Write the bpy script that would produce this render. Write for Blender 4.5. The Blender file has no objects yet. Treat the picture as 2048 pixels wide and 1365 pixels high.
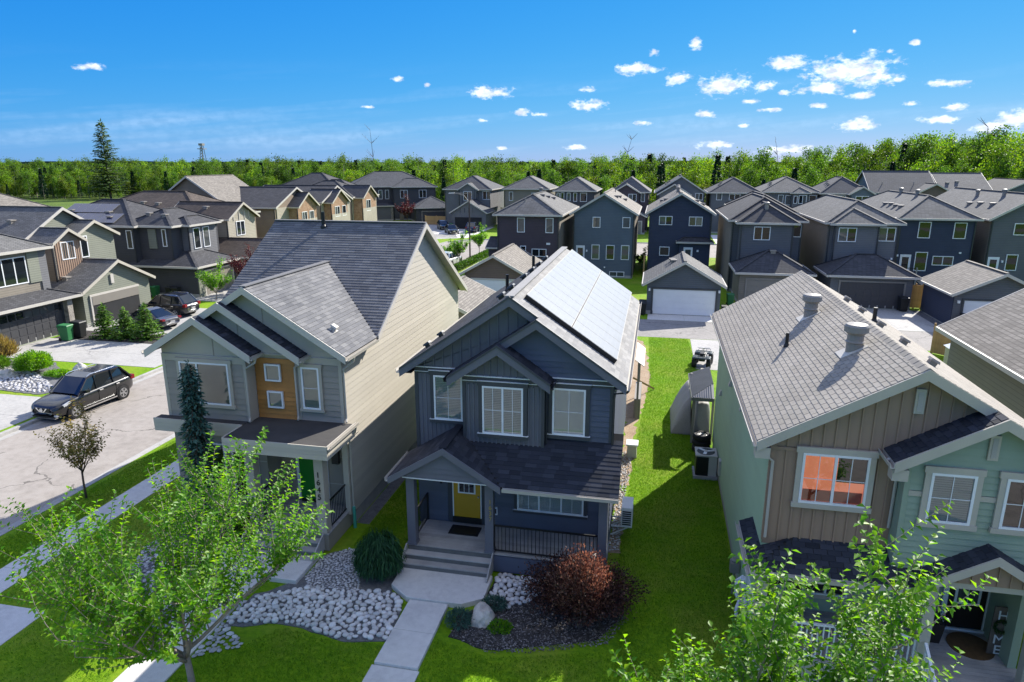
import bpy, bmesh, math, random
import numpy as np
from mathutils import Vector, Matrix

# ------------------------------------------------------------------ camera, sky, sun, exposure
scene = bpy.context.scene
C = scene.collection
R = math.radians
YAW = R(11.8); PITCH = R(14.673); CAMH = 12.0
cam_d = bpy.data.cameras.new('camera'); cam = bpy.data.objects.new('camera', cam_d); C.objects.link(cam)
cam.location = (0, 0, CAMH); cam.rotation_euler = (math.pi / 2 - PITCH, 0, YAW)
cam_d.lens = 24; cam_d.sensor_width = 36; cam_d.clip_start = .1; cam_d.clip_end = 12000
scene.camera = cam

SUN_AZ = R(28)      # clockwise from +Y
SUN_EL = R(34.3)
sun_d = bpy.data.lights.new('sun', 'SUN'); sun = bpy.data.objects.new('sun', sun_d); C.objects.link(sun)
sun_d.energy = 2.7; sun_d.angle = R(.5); sun_d.color = (1, .95, .86)
sdir = Vector((math.sin(SUN_AZ) * math.cos(SUN_EL), math.cos(SUN_AZ) * math.cos(SUN_EL), math.sin(SUN_EL)))
sun.rotation_euler = sdir.to_track_quat('Z', 'Y').to_euler()
sun.location = (60, 120, 80)

vs = scene.view_settings
vs.view_transform = 'Standard'; vs.look = 'None'; vs.exposure = 1.85; vs.gamma = 1; vs.use_curve_mapping = False
scene.cycles.use_denoising = True
scene.cycles.max_bounces = 6; scene.cycles.diffuse_bounces = 3; scene.cycles.glossy_bounces = 3
scene.cycles.transmission_bounces = 4; scene.cycles.transparent_max_bounces = 8
scene.cycles.caustics_reflective = False; scene.cycles.caustics_refractive = False
scene.cycles.sample_clamp_indirect = 6

world = bpy.data.worlds.new('World'); scene.world = world; world.use_nodes = True
world.cycles.sampling_method = 'MANUAL'; world.cycles.sample_map_resolution = 512
wt = world.node_tree; wn = wt.nodes; wl = wt.links; wn.clear()
def wmath(op, a, b=None, c=None):
    n = wn.new('ShaderNodeMath'); n.operation = op
    for i, v in enumerate((a, b, c)):
        if v is None: continue
        if isinstance(v, (int, float)): n.inputs[i].default_value = v
        else: wl.new(v, n.inputs[i])
    return n.outputs[0]
sky = wn.new('ShaderNodeTexSky'); sky.sky_type = 'NISHITA'; sky.sun_disc = False
sky.sun_elevation = SUN_EL; sky.sun_rotation = SUN_AZ; sky.altitude = 700
sky.air_density = 1.0; sky.dust_density = 0.15; sky.ozone_density = 3.5
tc = wn.new('ShaderNodeTexCoord'); sx = wn.new('ShaderNodeSeparateXYZ'); wl.new(tc.outputs['Generated'], sx.inputs[0])
az = wmath('ARCTAN2', sx.outputs[0], sx.outputs[1]); el = wmath('ARCSINE', sx.outputs[2])
cmb = wn.new('ShaderNodeCombineXYZ'); wl.new(az, cmb.inputs[0]); wl.new(wmath('MULTIPLY', el, 1.7), cmb.inputs[1])
def wnoise(scale, detail, rough, off=0.0):
    n = wn.new('ShaderNodeTexNoise'); n.inputs['Scale'].default_value = scale; n.inputs['Detail'].default_value = detail
    n.inputs['Roughness'].default_value = rough
    if off:
        ad = wn.new('ShaderNodeVectorMath'); ad.operation = 'ADD'; ad.inputs[1].default_value = (off, off * .7, off)
        wl.new(cmb.outputs[0], ad.inputs[0]); wl.new(ad.outputs[0], n.inputs['Vector'])
    else: wl.new(cmb.outputs[0], n.inputs['Vector'])
    return n.outputs['Fac']
def sky_dir(px, py):       # direction (azimuth, elevation) of a spot in the sky
    x, u, f = px - 1024, 682.5 - py, 1365.3
    y = f * math.cos(PITCH) + u * math.sin(PITCH); z = -f * math.sin(PITCH) + u * math.cos(PITCH)
    return math.atan2(x, y) - YAW, math.atan2(z, math.hypot(x, y))
cumulus = [(980,186,52,15),(1268,139,52,12),(1392,88,13,13),(1308,105,11,9),(1355,158,30,13),(1450,170,58,24),(1530,172,24,11),(1577,126,40,17),
  (1700,142,92,30),(1745,158,50,16),(1640,178,52,14),(1895,168,38,8),(1915,213,23,9),(1180,212,42,12),(1410,228,22,8),(1040,225,20,9),(1080,230,20,6),
  (1175,180,24,6),(1715,250,38,14),(1985,255,40,12),(2040,238,46,18),(1880,240,42,7),(1720,192,22,8),(1795,160,12,5),(1545,220,24,5),(1565,185,13,5),(965,242,12,5),(1005,297,12,4),
  (180,134,28,7),(795,160,13,7),(735,214,14,4),(855,170,8,6),(1500,203,20,5),(1490,252,14,6),(1285,246,20,6),(1635,212,18,5),(1830,85,10,5),(1708,62,4,4),(1780,103,8,4),(1570,300,55,11),(1430,290,40,9),(1150,296,26,7),(1820,208,16,5),
  (2140,180,60,20),(2230,240,70,22),(2330,150,60,20),(2470,210,80,24),(-120,190,30,9),(-260,150,44,12)]
fld = None
edge = wnoise(46, 6, .62); edge2 = wnoise(150, 3, .6, 3.1)
for px, py, rx, ry in cumulus:
    a0, e0 = sky_dir(px, py)
    du = wmath('MULTIPLY', wmath('SUBTRACT', az, a0), 1365 / rx); dv = wmath('MULTIPLY', wmath('SUBTRACT', el, e0), 1365 / ry)
    d = wmath('SUBTRACT', 1.0, wmath('SQRT', wmath('MULTIPLY_ADD', du, du, wmath('MULTIPLY', dv, dv))))
    fld = d if fld is None else wmath('MAXIMUM', fld, d)
f1 = wmath('MULTIPLY_ADD', wmath('SUBTRACT', edge, .53), 2.3, fld)
f1 = wmath('MULTIPLY_ADD', wmath('SUBTRACT', edge2, .5), 1.0, f1)
mask = wn.new('ShaderNodeMapRange'); mask.interpolation_type = 'SMOOTHSTEP'; wl.new(f1, mask.inputs[0])
mask.inputs[1].default_value = -.02; mask.inputs[2].default_value = .75
# thin high streaks near the horizon
cb2 = wn.new('ShaderNodeCombineXYZ'); wl.new(wmath('MULTIPLY', az, 1.6), cb2.inputs[0]); wl.new(wmath('MULTIPLY_ADD', az, -2.0, wmath('MULTIPLY', el, 22)), cb2.inputs[1])
st = wn.new('ShaderNodeTexNoise'); st.inputs['Scale'].default_value = 1.5; st.inputs['Detail'].default_value = 4; wl.new(cb2.outputs[0], st.inputs['Vector'])
band = wn.new('ShaderNodeMapRange'); wl.new(el, band.inputs[0]); band.inputs[1].default_value = .14; band.inputs[2].default_value = .03; band.interpolation_type = 'SMOOTHSTEP'
strk = wn.new('ShaderNodeMapRange'); wl.new(st.outputs['Fac'], strk.inputs[0]); strk.inputs[1].default_value = .48; strk.inputs[2].default_value = .75; strk.inputs[4].default_value = .2
# denser cumulus above the view, added as fill light for the shaded fronts
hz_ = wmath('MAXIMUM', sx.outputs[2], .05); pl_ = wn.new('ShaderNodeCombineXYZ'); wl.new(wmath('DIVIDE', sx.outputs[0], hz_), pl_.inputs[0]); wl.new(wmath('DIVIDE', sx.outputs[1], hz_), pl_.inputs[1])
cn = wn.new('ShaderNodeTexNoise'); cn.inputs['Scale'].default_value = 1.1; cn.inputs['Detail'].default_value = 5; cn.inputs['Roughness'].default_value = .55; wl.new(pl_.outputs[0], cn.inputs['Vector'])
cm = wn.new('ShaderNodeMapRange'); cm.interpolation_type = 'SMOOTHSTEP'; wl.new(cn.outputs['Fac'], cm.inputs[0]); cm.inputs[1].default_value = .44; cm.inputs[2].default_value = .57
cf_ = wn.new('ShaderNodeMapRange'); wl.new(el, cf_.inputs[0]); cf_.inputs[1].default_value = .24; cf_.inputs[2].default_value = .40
fill_clouds = wmath('MULTIPLY', wmath('MULTIPLY', cm.outputs[0], cf_.outputs[0]), .93)
cover = wmath('MAXIMUM', fill_clouds, wmath('MAXIMUM', wmath('MULTIPLY', mask.outputs[0], .9), wmath('MULTIPLY', strk.outputs[0], band.outputs[0])))
sp = wn.new('ShaderNodeSeparateColor'); wl.new(sky.outputs[0], sp.inputs[0]); cc = wn.new('ShaderNodeCombineColor')
for ch, (gain, gam) in enumerate(((1.25, 1.75), (1.8, .68), (2.88, .2))):      # clear northern summer blue
    wl.new(wmath('MULTIPLY', wmath('POWER', wmath('DIVIDE', sp.outputs[ch], 10.0), gam), gain), cc.inputs[ch])
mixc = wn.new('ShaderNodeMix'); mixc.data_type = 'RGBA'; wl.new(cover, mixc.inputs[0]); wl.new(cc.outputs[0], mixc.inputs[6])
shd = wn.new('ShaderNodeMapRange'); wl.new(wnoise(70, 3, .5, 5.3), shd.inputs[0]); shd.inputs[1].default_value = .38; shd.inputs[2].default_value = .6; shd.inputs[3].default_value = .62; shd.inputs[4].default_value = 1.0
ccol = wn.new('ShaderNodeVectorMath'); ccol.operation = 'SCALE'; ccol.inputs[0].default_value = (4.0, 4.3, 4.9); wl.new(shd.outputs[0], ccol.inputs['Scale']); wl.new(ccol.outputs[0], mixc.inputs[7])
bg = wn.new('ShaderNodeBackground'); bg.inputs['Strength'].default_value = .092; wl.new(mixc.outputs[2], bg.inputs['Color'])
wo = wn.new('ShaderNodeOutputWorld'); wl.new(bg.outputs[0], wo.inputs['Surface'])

# ------------------------------------------------------------------ mesh helpers
WM = {}                                      # world matrix of every thing (parts share it)
I4 = Matrix.Identity(4)
class MB:
    def __init__(s): s.v = []; s.f = []
    def poly(s, pts): 
        n = len(s.v); s.v += [tuple(p) for p in pts]; s.f.append(tuple(range(n, n + len(pts)))); return s
    def hexa(s, p):                          # 8 corners: bottom ring 0-3, top ring 4-7
        n = len(s.v); s.v += [tuple(q) for q in p]
        s.f += [(n+3,n+2,n+1,n), (n+4,n+5,n+6,n+7), (n,n+1,n+5,n+4), (n+1,n+2,n+6,n+5), (n+2,n+3,n+7,n+6), (n+3,n,n+4,n+7)]
        return s
    def box(s, x0, x1, y0, y1, z0, z1):
        return s.hexa([(x0,y0,z0),(x1,y0,z0),(x1,y1,z0),(x0,y1,z0),(x0,y0,z1),(x1,y0,z1),(x1,y1,z1),(x0,y1,z1)])
    def fbox(s, O, sd, n, s0, s1, z0, z1, d0, d1):   # box on a wall: along sd, up z, out along n
        O, sd, n = Vector(O), Vector(sd), Vector(n); u = Vector((0,0,1))
        P = lambda a, b, c: O + sd * a + u * b + n * c
        return s.hexa([P(s0,z0,d1),P(s1,z0,d1),P(s1,z0,d0),P(s0,z0,d0),P(s0,z1,d1),P(s1,z1,d1),P(s1,z1,d0),P(s0,z1,d0)])
    def prism(s, pts, ext):                  # polygon extruded along ext
        n = len(s.v); k = len(pts); e = Vector(ext)
        s.v += [tuple(p) for p in pts] + [tuple(Vector(p) + e) for p in pts]
        s.f.append(tuple(range(n + k - 1, n - 1, -1))); s.f.append(tuple(range(n + k, n + 2 * k)))
        for i in range(k):
            j = (i + 1) % k; s.f.append((n + i, n + j, n + k + j, n + k + i))
        return s
    def bar(s, p, q, w, h=None, up=(0,0,1)):
        p, q = Vector(p), Vector(q); d = (q - p).normalized(); h = h or w
        up = Vector(up); a = d.cross(up)
        if a.length < 1e-4: a = d.cross(Vector((0,1,0)))
        a.normalize(); b = a.cross(d).normalized(); a *= w / 2; b *= h / 2
        return s.hexa([p-a-b, p+a-b, q+a-b, q-a-b, p-a+b, p+a+b, q+a+b, q-a+b])
    def tube(s, pts, rad, n=8, cap=True):
        pts = [Vector(p) for p in pts]; k = len(pts); rad = rad if isinstance(rad, (list, tuple)) else [rad] * k
        base = len(s.v); ref = None
        for i, p in enumerate(pts):
            d = (pts[min(i+1,k-1)] - pts[max(i-1,0)]).normalized()
            if ref is None:
                ref = d.cross(Vector((0,0,1))); 
                if ref.length < 1e-3: ref = Vector((1,0,0))
            ref = (ref - d * ref.dot(d)); 
            if ref.length < 1e-4: ref = d.orthogonal()
            ref.normalize(); b = d.cross(ref)
            for j in range(n):
                t = 2 * math.pi * j / n; s.v.append(tuple(p + (ref * math.cos(t) + b * math.sin(t)) * rad[i]))
        for i in range(k - 1):
            for j in range(n):
                a = base + i * n + j; b2 = base + i * n + (j + 1) % n
                s.f.append((a, b2, b2 + n, a + n))
        if cap:
            s.f.append(tuple(base + j for j in range(n - 1, -1, -1))); s.f.append(tuple(base + (k-1)*n + j for j in range(n)))
        return s
    def lathe(s, c, prof, n=16):             # prof: (r, z)
        base = len(s.v); c = Vector(c)
        for r, z in prof:
            for j in range(n):
                t = 2*math.pi*j/n; s.v.append((c.x + r*math.cos(t), c.y + r*math.sin(t), c.z + z))
        k = len(prof)
        for i in range(k-1):
            for j in range(n):
                a = base + i*n + j; b = base + i*n + (j+1) % n
                s.f.append((a, b, b+n, a+n))
        s.f.append(tuple(base + j for j in range(n-1,-1,-1))); s.f.append(tuple(base+(k-1)*n+j for j in range(n)))
        return s
    def xform(s, M, start=0):
        s.v[start:] = [tuple(M @ Vector(p)) for p in s.v[start:]]; return s
    def mesh(s, name, m, smooth=False):
        me = bpy.data.meshes.new(name); me.from_pydata(s.v, [], s.f)
        if m is not None: me.materials.append(m)
        if smooth: me.polygons.foreach_set('use_smooth', [True] * len(me.polygons))
        return me
    def build(s, name, m, parent=None, smooth=False, local=False, kind=None, bevel=0, label=None):
        if parent is not None and not local:
            inv = WM[parent.name].inverted()
            s.v = [tuple(inv @ Vector(p)) for p in s.v]
        o = bpy.data.objects.new(name, s.mesh(name, m, smooth)); C.objects.link(o)
        if parent is not None: o.parent = parent; WM[o.name] = WM[parent.name]
        else: WM[o.name] = I4
        if kind: o['kind'] = kind
        if label: o['label'] = label
        if bevel:
            b = o.modifiers.new('b', 'BEVEL'); b.width = bevel; b.segments = 2; b.limit_method = 'ANGLE'; b.angle_limit = R(40)
        return o
def tag(o, label, cat, group=None, kind=None):
    o['label'] = label; o['category'] = cat
    if group: o['group'] = group
    if kind: o['kind'] = kind
    return o
def thing(name, label, cat, loc=(0,0,0), rot=0, group=None):
    o = bpy.data.objects.new(name, None); C.objects.link(o); o.location = loc; o.rotation_euler = (0,0,rot); o.empty_display_size = .2
    WM[o.name] = Matrix.Translation(loc) @ Matrix.Rotation(rot, 4, 'Z')
    return tag(o, label, cat, group)
def struct(name, mb, m, smooth=False):
    o = mb.build(name, m, smooth=smooth); o['kind'] = 'structure'; return o
def inst(name, me, parent, Mw):              # one more piece sharing its mesh, Mw in world space
    o = bpy.data.objects.new(name, me); C.objects.link(o)
    if parent is not None:
        o.parent = parent; o.matrix_local = WM[parent.name].inverted() @ Mw; WM[o.name] = Mw
    else: o.matrix_world = Mw; WM[o.name] = Mw
    return o
def copy_thing(root, loc, rot, label=None, group=None, scale=1.0):
    r = root.copy(); C.objects.link(r); r.location = loc; r.rotation_euler = (0,0,rot); r.scale = (scale,)*3
    if label: r['label'] = label
    if group: r['group'] = group
    for ch in root.children:
        c = ch.copy(); C.objects.link(c); c.parent = r
        for g in ch.children:
            d = g.copy(); C.objects.link(d); d.parent = c
    WM[r.name] = Matrix.Translation(loc) @ Matrix.Rotation(rot, 4, 'Z')
    return r

# ------------------------------------------------------------------ materials
def newmat(name):
    m = bpy.data.materials.new(name); m.use_nodes = True; nt = m.node_tree; nt.nodes.clear()
    out = nt.nodes.new('ShaderNodeOutputMaterial'); p = nt.nodes.new('ShaderNodeBsdfPrincipled'); nt.links.new(p.outputs[0], out.inputs[0])
    return m, nt, p, out
def nmath(nt, op, a, b=None, c=None):
    n = nt.nodes.new('ShaderNodeMath'); n.operation = op
    for i, v in enumerate((a, b, c)):
        if v is None: continue
        if isinstance(v, (int, float)): n.inputs[i].default_value = v
        else: nt.links.new(v, n.inputs[i])
    return n.outputs[0]
def coords(nt, world=False):
    if world:
        g = nt.nodes.new('ShaderNodeNewGeometry'); return g.outputs['Position']
    t = nt.nodes.new('ShaderNodeTexCoord'); return t.outputs['Object']
def noise(nt, vec, scale, detail=3, rough=.55):
    n = nt.nodes.new('ShaderNodeTexNoise'); n.inputs['Scale'].default_value = scale; n.inputs['Detail'].default_value = detail
    n.inputs['Roughness'].default_value = rough; nt.links.new(vec, n.inputs['Vector']); return n.outputs['Fac']
def scaled(nt, col, fac):                    # colour times factor
    v = nt.nodes.new('ShaderNodeVectorMath'); v.operation = 'SCALE'
    if isinstance(col, (tuple, list)): v.inputs[0].default_value = col[:3]
    else: nt.links.new(col, v.inputs[0])
    if isinstance(fac, (int, float)): v.inputs['Scale'].default_value = fac
    else: nt.links.new(fac, v.inputs['Scale'])
    return v.outputs[0]
def mixcol(nt, fac, a, b):
    n = nt.nodes.new('ShaderNodeMix'); n.data_type = 'RGBA'
    if isinstance(fac, (int, float)): n.inputs[0].default_value = fac
    else: nt.links.new(fac, n.inputs[0])
    for i, c in ((6, a), (7, b)):
        if isinstance(c, (tuple, list)): n.inputs[i].default_value = tuple(c[:3]) + (1,)
        else: nt.links.new(c, n.inputs[i])
    return n.outputs[2]
def bumpn(nt, p, h, strength=.4, dist=.02):
    b = nt.nodes.new('ShaderNodeBump'); b.inputs['Strength'].default_value = strength; b.inputs['Distance'].default_value = dist
    nt.links.new(h, b.inputs['Height']); nt.links.new(b.outputs[0], p.inputs['Normal'])
def ramp(nt, fac, stops):
    n = nt.nodes.new('ShaderNodeValToRGB'); nt.links.new(fac, n.inputs[0]); r = n.color_ramp
    while len(r.elements) < len(stops): r.elements.new(.5)
    for e, (pos, c) in zip(r.elements, stops): e.position = pos; e.color = tuple(c[:3]) + (1,)
    return n.outputs[0]
def rnd01(nt):                               # a random per piece, whether an object of its own or an island
    o = nt.nodes.new('ShaderNodeObjectInfo'); g = nt.nodes.new('ShaderNodeNewGeometry')
    return nmath(nt, 'FRACT', nmath(nt, 'ADD', o.outputs['Random'], g.outputs['Random Per Island']))
def M(name, col, rough=.7, var=.14, scale=2.5, fine=40, bump=.15, metal=0, spec=.4, piece=0.0):
    m, nt, p, _ = newmat(name); v = coords(nt)
    f = nmath(nt, 'MULTIPLY_ADD', nmath(nt, 'SUBTRACT', noise(nt, v, scale, 4), .5), var * 3, 1.0)
    f = nmath(nt, 'MULTIPLY_ADD', nmath(nt, 'SUBTRACT', noise(nt, v, fine, 2), .5), var * 1.6, f)
    if piece: f = nmath(nt, 'MULTIPLY_ADD', nmath(nt, 'SUBTRACT', rnd01(nt), .5), piece * 2, f)
    nt.links.new(scaled(nt, col, f), p.inputs['Base Color'])
    p.inputs['Roughness'].default_value = rough; p.inputs['Metallic'].default_value = metal; p.inputs['Specular IOR Level'].default_value = spec
    if bump: bumpn(nt, p, noise(nt, v, fine, 3), bump, .01)
    return m
def M_shingle(name, tones, rough=.85):       # built shingle tabs
    m, nt, p, _ = newmat(name); v = coords(nt, True)
    c = ramp(nt, rnd01(nt), [(i / len(tones), t) for i, t in enumerate(tones)]); 
    f = nmath(nt, 'MULTIPLY_ADD', nmath(nt, 'SUBTRACT', noise(nt, v, 220, 2, .7), .5), .7, 1.0)
    f = nmath(nt, 'MULTIPLY_ADD', nmath(nt, 'SUBTRACT', noise(nt, v, .7, 4), .5), .5, f)
    nt.links.new(scaled(nt, c, f), p.inputs['Base Color']); p.inputs['Roughness'].default_value = rough; p.inputs['Specular IOR Level'].default_value = .25
    bumpn(nt, p, noise(nt, v, 260, 2, .7), .5, .004)
    return m
def M_roof_far(name, col, var=.22):          # shingles too far off to pick apart
    m, nt, p, _ = newmat(name); t = nt.nodes.new('ShaderNodeTexCoord'); s = nt.nodes.new('ShaderNodeSeparateXYZ'); nt.links.new(t.outputs['Object'], s.inputs[0])
    cb = nt.nodes.new('ShaderNodeCombineXYZ'); nt.links.new(nmath(nt, 'ADD', s.outputs[0], s.outputs[1]), cb.inputs[0]); nt.links.new(nmath(nt, 'MULTIPLY', s.outputs[2], 1.9), cb.inputs[1])
    b = nt.nodes.new('ShaderNodeTexBrick'); nt.links.new(cb.outputs[0], b.inputs['Vector']); b.inputs['Scale'].default_value = 1
    b.inputs['Brick Width'].default_value = .34; b.inputs['Row Height'].default_value = .15; b.inputs['Mortar Size'].default_value = .018
    b.inputs['Color1'].default_value = (1 - var,)*3 + (1,); b.inputs['Color2'].default_value = (1 + var,)*3 + (1,); b.inputs['Mortar'].default_value = (.55,)*3 + (1,)
    f = nmath(nt, 'MULTIPLY_ADD', nmath(nt, 'SUBTRACT', noise(nt, t.outputs['Object'], .6, 4), .5), .5, 1.0)
    f = nmath(nt, 'MULTIPLY_ADD', nmath(nt, 'SUBTRACT', noise(nt, t.outputs['Object'], 25, 2), .5), .5, f)
    nt.links.new(scaled(nt, scaled(nt, b.outputs['Color'], f), 1.0), p.inputs['Base Color'])
    mu = nt.nodes.new('ShaderNodeVectorMath'); mu.operation = 'MULTIPLY'; nt.links.new(scaled(nt, b.outputs['Color'], f), mu.inputs[0]); mu.inputs[1].default_value = col[:3]
    nt.links.new(mu.outputs[0], p.inputs['Base Color']); p.inputs['Roughness'].default_value = .85; p.inputs['Specular IOR Level'].default_value = .25
    bumpn(nt, p, b.outputs['Fac'], -.5, .02)
    return m
def M_siding_far(name, col, pitch=.16):      # lap siding too far off to pick apart
    m, nt, p, _ = newmat(name); t = nt.nodes.new('ShaderNodeTexCoord'); s = nt.nodes.new('ShaderNodeSeparateXYZ'); nt.links.new(t.outputs['Object'], s.inputs[0])
    saw = nmath(nt, 'FRACT', nmath(nt, 'DIVIDE', s.outputs[2], pitch))
    line = nmath(nt, 'LESS_THAN', saw, .13)
    f = nmath(nt, 'MULTIPLY_ADD', nmath(nt, 'SUBTRACT', noise(nt, t.outputs['Object'], .8, 4), .5), .35, 1.0)
    f = nmath(nt, 'MULTIPLY_ADD', line, -.3, f)
    nt.links.new(scaled(nt, col, f), p.inputs['Base Color']); p.inputs['Roughness'].default_value = .6; p.inputs['Specular IOR Level'].default_value = .35
    bumpn(nt, p, nmath(nt, 'SUBTRACT', 1.0, saw), .7, .02)
    return m
def M_ground(name, cols, scales=(1.2, 14, 90), rough=.9, bump=.3, bdist=.03, world=True, spec=.2, cracks=0, stain=0, dry=None):
    m, nt, p, _ = newmat(name); v = coords(nt, world)
    n1 = noise(nt, v, scales[0], 4); n2 = noise(nt, v, scales[1], 3); n3 = noise(nt, v, scales[2], 2, .7)
    a = nmath(nt, 'MULTIPLY_ADD', n2, .55, nmath(nt, 'MULTIPLY', n1, .45))
    c = ramp(nt, a, [(.32 + .36 * i / (len(cols) - 1), k) for i, k in enumerate(cols)])
    c = scaled(nt, c, nmath(nt, 'MULTIPLY_ADD', nmath(nt, 'SUBTRACT', n3, .5), 1.1, 1.0))
    if stain:
        sn = noise(nt, v, .9, 5, .65); mr = nt.nodes.new('ShaderNodeMapRange'); nt.links.new(sn, mr.inputs[0]); mr.inputs[1].default_value = .55; mr.inputs[2].default_value = .8; mr.inputs[3].default_value = 1; mr.inputs[4].default_value = 1 - stain
        c = scaled(nt, c, mr.outputs[0])
    if cracks:
        dn = nt.nodes.new('ShaderNodeTexNoise'); dn.inputs['Scale'].default_value = 1.1; dn.inputs['Detail'].default_value = 4; nt.links.new(v, dn.inputs['Vector'])
        va = nt.nodes.new('ShaderNodeVectorMath'); va.operation = 'MULTIPLY_ADD'; nt.links.new(dn.outputs['Color'], va.inputs[0]); va.inputs[1].default_value = (1.6,1.6,0); nt.links.new(v, va.inputs[2])
        vo = nt.nodes.new('ShaderNodeTexVoronoi'); vo.feature = 'DISTANCE_TO_EDGE'; vo.inputs['Scale'].default_value = .16; nt.links.new(va.outputs[0], vo.inputs['Vector'])
        ln_ = nmath(nt, 'LESS_THAN', vo.outputs['Distance'], .0045); gate = nmath(nt, 'GREATER_THAN', noise(nt, v, .12, 2), .47)
        c = scaled(nt, c, nmath(nt, 'MULTIPLY_ADD', nmath(nt, 'MULTIPLY', ln_, gate), -cracks, 1.0))
    if dry:
        dm = nt.nodes.new('ShaderNodeMapRange'); nt.links.new(noise(nt, v, .35, 5, .65), dm.inputs[0]); dm.inputs[1].default_value = .46; dm.inputs[2].default_value = .72; dm.inputs[4].default_value = .8
        c = mixcol(nt, dm.outputs[0], c, dry)
    nt.links.new(c, p.inputs['Base Color']); p.inputs['Roughness'].default_value = rough; p.inputs['Specular IOR Level'].default_value = spec
    if bump: bumpn(nt, p, n3, bump, bdist)
    return m
def M_leaf(name, cols, trans=.45, rough=.45, tmul=(1.5, 1.5, .5), perobj=0.0):
    m, nt, p, out = newmat(name); v = coords(nt)
    c = ramp(nt, rnd01(nt), [(i / len(cols), k) for i, k in enumerate(cols)])
    f = nmath(nt, 'MULTIPLY_ADD', nmath(nt, 'SUBTRACT', noise(nt, v, .9, 2), .5), .7, 1.0)
    oi = nt.nodes.new('ShaderNodeObjectInfo'); f = nmath(nt, 'MULTIPLY', f, nmath(nt, 'MULTIPLY_ADD', oi.outputs['Random'], perobj, 1 - perobj/2))
    c = scaled(nt, c, f)
    nt.links.new(c, p.inputs['Base Color']); p.inputs['Roughness'].default_value = rough; p.inputs['Specular IOR Level'].default_value = .35
    tr = nt.nodes.new('ShaderNodeBsdfTranslucent')
    mu = nt.nodes.new('ShaderNodeVectorMath'); mu.operation = 'MULTIPLY'; nt.links.new(c, mu.inputs[0]); mu.inputs[1].default_value = tmul
    nt.links.new(mu.outputs[0], tr.inputs[0])
    mx = nt.nodes.new('ShaderNodeMixShader'); mx.inputs[0].default_value = trans
    nt.links.new(p.outputs[0], mx.inputs[1]); nt.links.new(tr.outputs[0], mx.inputs[2]); nt.links.new(mx.outputs[0], out.inputs[0])
    return m
def M_glass(name):                           # thin clear pane
    m, nt, p, out = newmat(name); nt.nodes.remove(p)
    fr = nt.nodes.new('ShaderNodeFresnel'); fr.inputs[0].default_value = 1.6
    t = nt.nodes.new('ShaderNodeBsdfTransparent'); t.inputs[0].default_value = (.82,.86,.86,1)
    g = nt.nodes.new('ShaderNodeBsdfGlossy'); g.inputs['Roughness'].default_value = .015
    mx = nt.nodes.new('ShaderNodeMixShader'); nt.links.new(nmath(nt, 'MULTIPLY_ADD', fr.outputs[0], 1.0, .06), mx.inputs[0])
    nt.links.new(t.outputs[0], mx.inputs[1]); nt.links.new(g.outputs[0], mx.inputs[2]); nt.links.new(mx.outputs[0], out.inputs[0])
    return m
def M_pane_dark(name, a=(.012,.016,.02), b=(.10,.11,.11)):   # pane with a dim room or curtain behind it, told apart pane by pane
    m, nt, p, _ = newmat(name); v = coords(nt)
    r = rnd01(nt)
    c = mixcol(nt, nmath(nt, 'MULTIPLY', nmath(nt, 'GREATER_THAN', r, .62), .8), a, b)
    c = scaled(nt, c, nmath(nt, 'MULTIPLY_ADD', noise(nt, v, 1.3, 2), 1.2, .4))
    nt.links.new(c, p.inputs['Base Color']); p.inputs['Roughness'].default_value = .03; p.inputs['Specular IOR Level'].default_value = .6
    p.inputs['IOR'].default_value = 1.5
    bumpn(nt, p, noise(nt, v, 1.1, 1), .04, .05)
    return m
m_white = M('white_vinyl', (.78,.79,.8), .4, .05, 3, 60, 0)
m_trim_grey = M('pale_grey_trim', (.50,.47,.42), .55, .08, 2, 50, .05)
m_trim_dark = M('charcoal_trim', (.055,.06,.07), .5, .12, 2, 50, .06)
m_gutter_dark = M('charcoal_metal', (.028,.031,.038), .35, .1, 2, 40, 0, 0, .5)
m_gutter_tan = M('tan_metal_gutter', (.46,.43,.38), .4, .08, 2, 40, 0)
m_main_lap = M('slate_blue_lap', (.088,.10,.142), .55, .14, 1.2, 60, .15, piece=.09)
m_main_batten = M('slate_board', (.135,.138,.165), .55, .12, 1.2, 60, .12, piece=.06)
m_tan_lap = M('tan_lap', (.50,.46,.385), .6, .06, .6, 60, .12, piece=.07)
m_grey_lap = M('warm_grey_lap', (.31,.275,.235), .6, .1, 1.0, 60, .12, piece=.05)
m_grey_panel = M('warm_grey_panel', (.44,.395,.325), .6, .08, 1, 50, .08)
m_cedar = M('cedar_lap', (.46,.20,.05), .5, .2, 2.2, 30, .15, piece=.12)
m_brown_board = M('brown_board', (.33,.225,.16), .6, .1, 1.0, 50, .1)
m_sage_bounce = M('sage_bounce_lap', (.34,.47,.31), .6, .08, .8, 60, .1, piece=.03)  # same sage siding, greener and lighter: sunny lawn bounce put into the colour
m_sage_lap = M('sage_lap', (.29,.36,.275), .6, .08, .8, 60, .1, piece=.03)
m_beige_trim = M('beige_trim', (.47,.43,.36), .55, .08, 2, 50, .05)
m_concrete = M_ground('concrete', [(.30,.29,.275), (.38,.37,.35), (.43,.415,.39)], (.5, 5, 120), .85, .12, .004, cracks=.3, stain=.2)
m_concrete_b = M_ground('grey_concrete', [(.52,.50,.48), (.60,.58,.55), (.65,.63,.60)], (.6, 6, 130), .85, .12, .004, stain=.2)
m_found = M('foundation_concrete', (.36,.35,.33), .9, .2, 2, 30, .3)
m_road = M_ground('road_asphalt', [(.25,.225,.20), (.31,.28,.25), (.345,.315,.285)], (.35, 3, 160), .85, .2, .004, cracks=.5, stain=.22)
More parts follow.
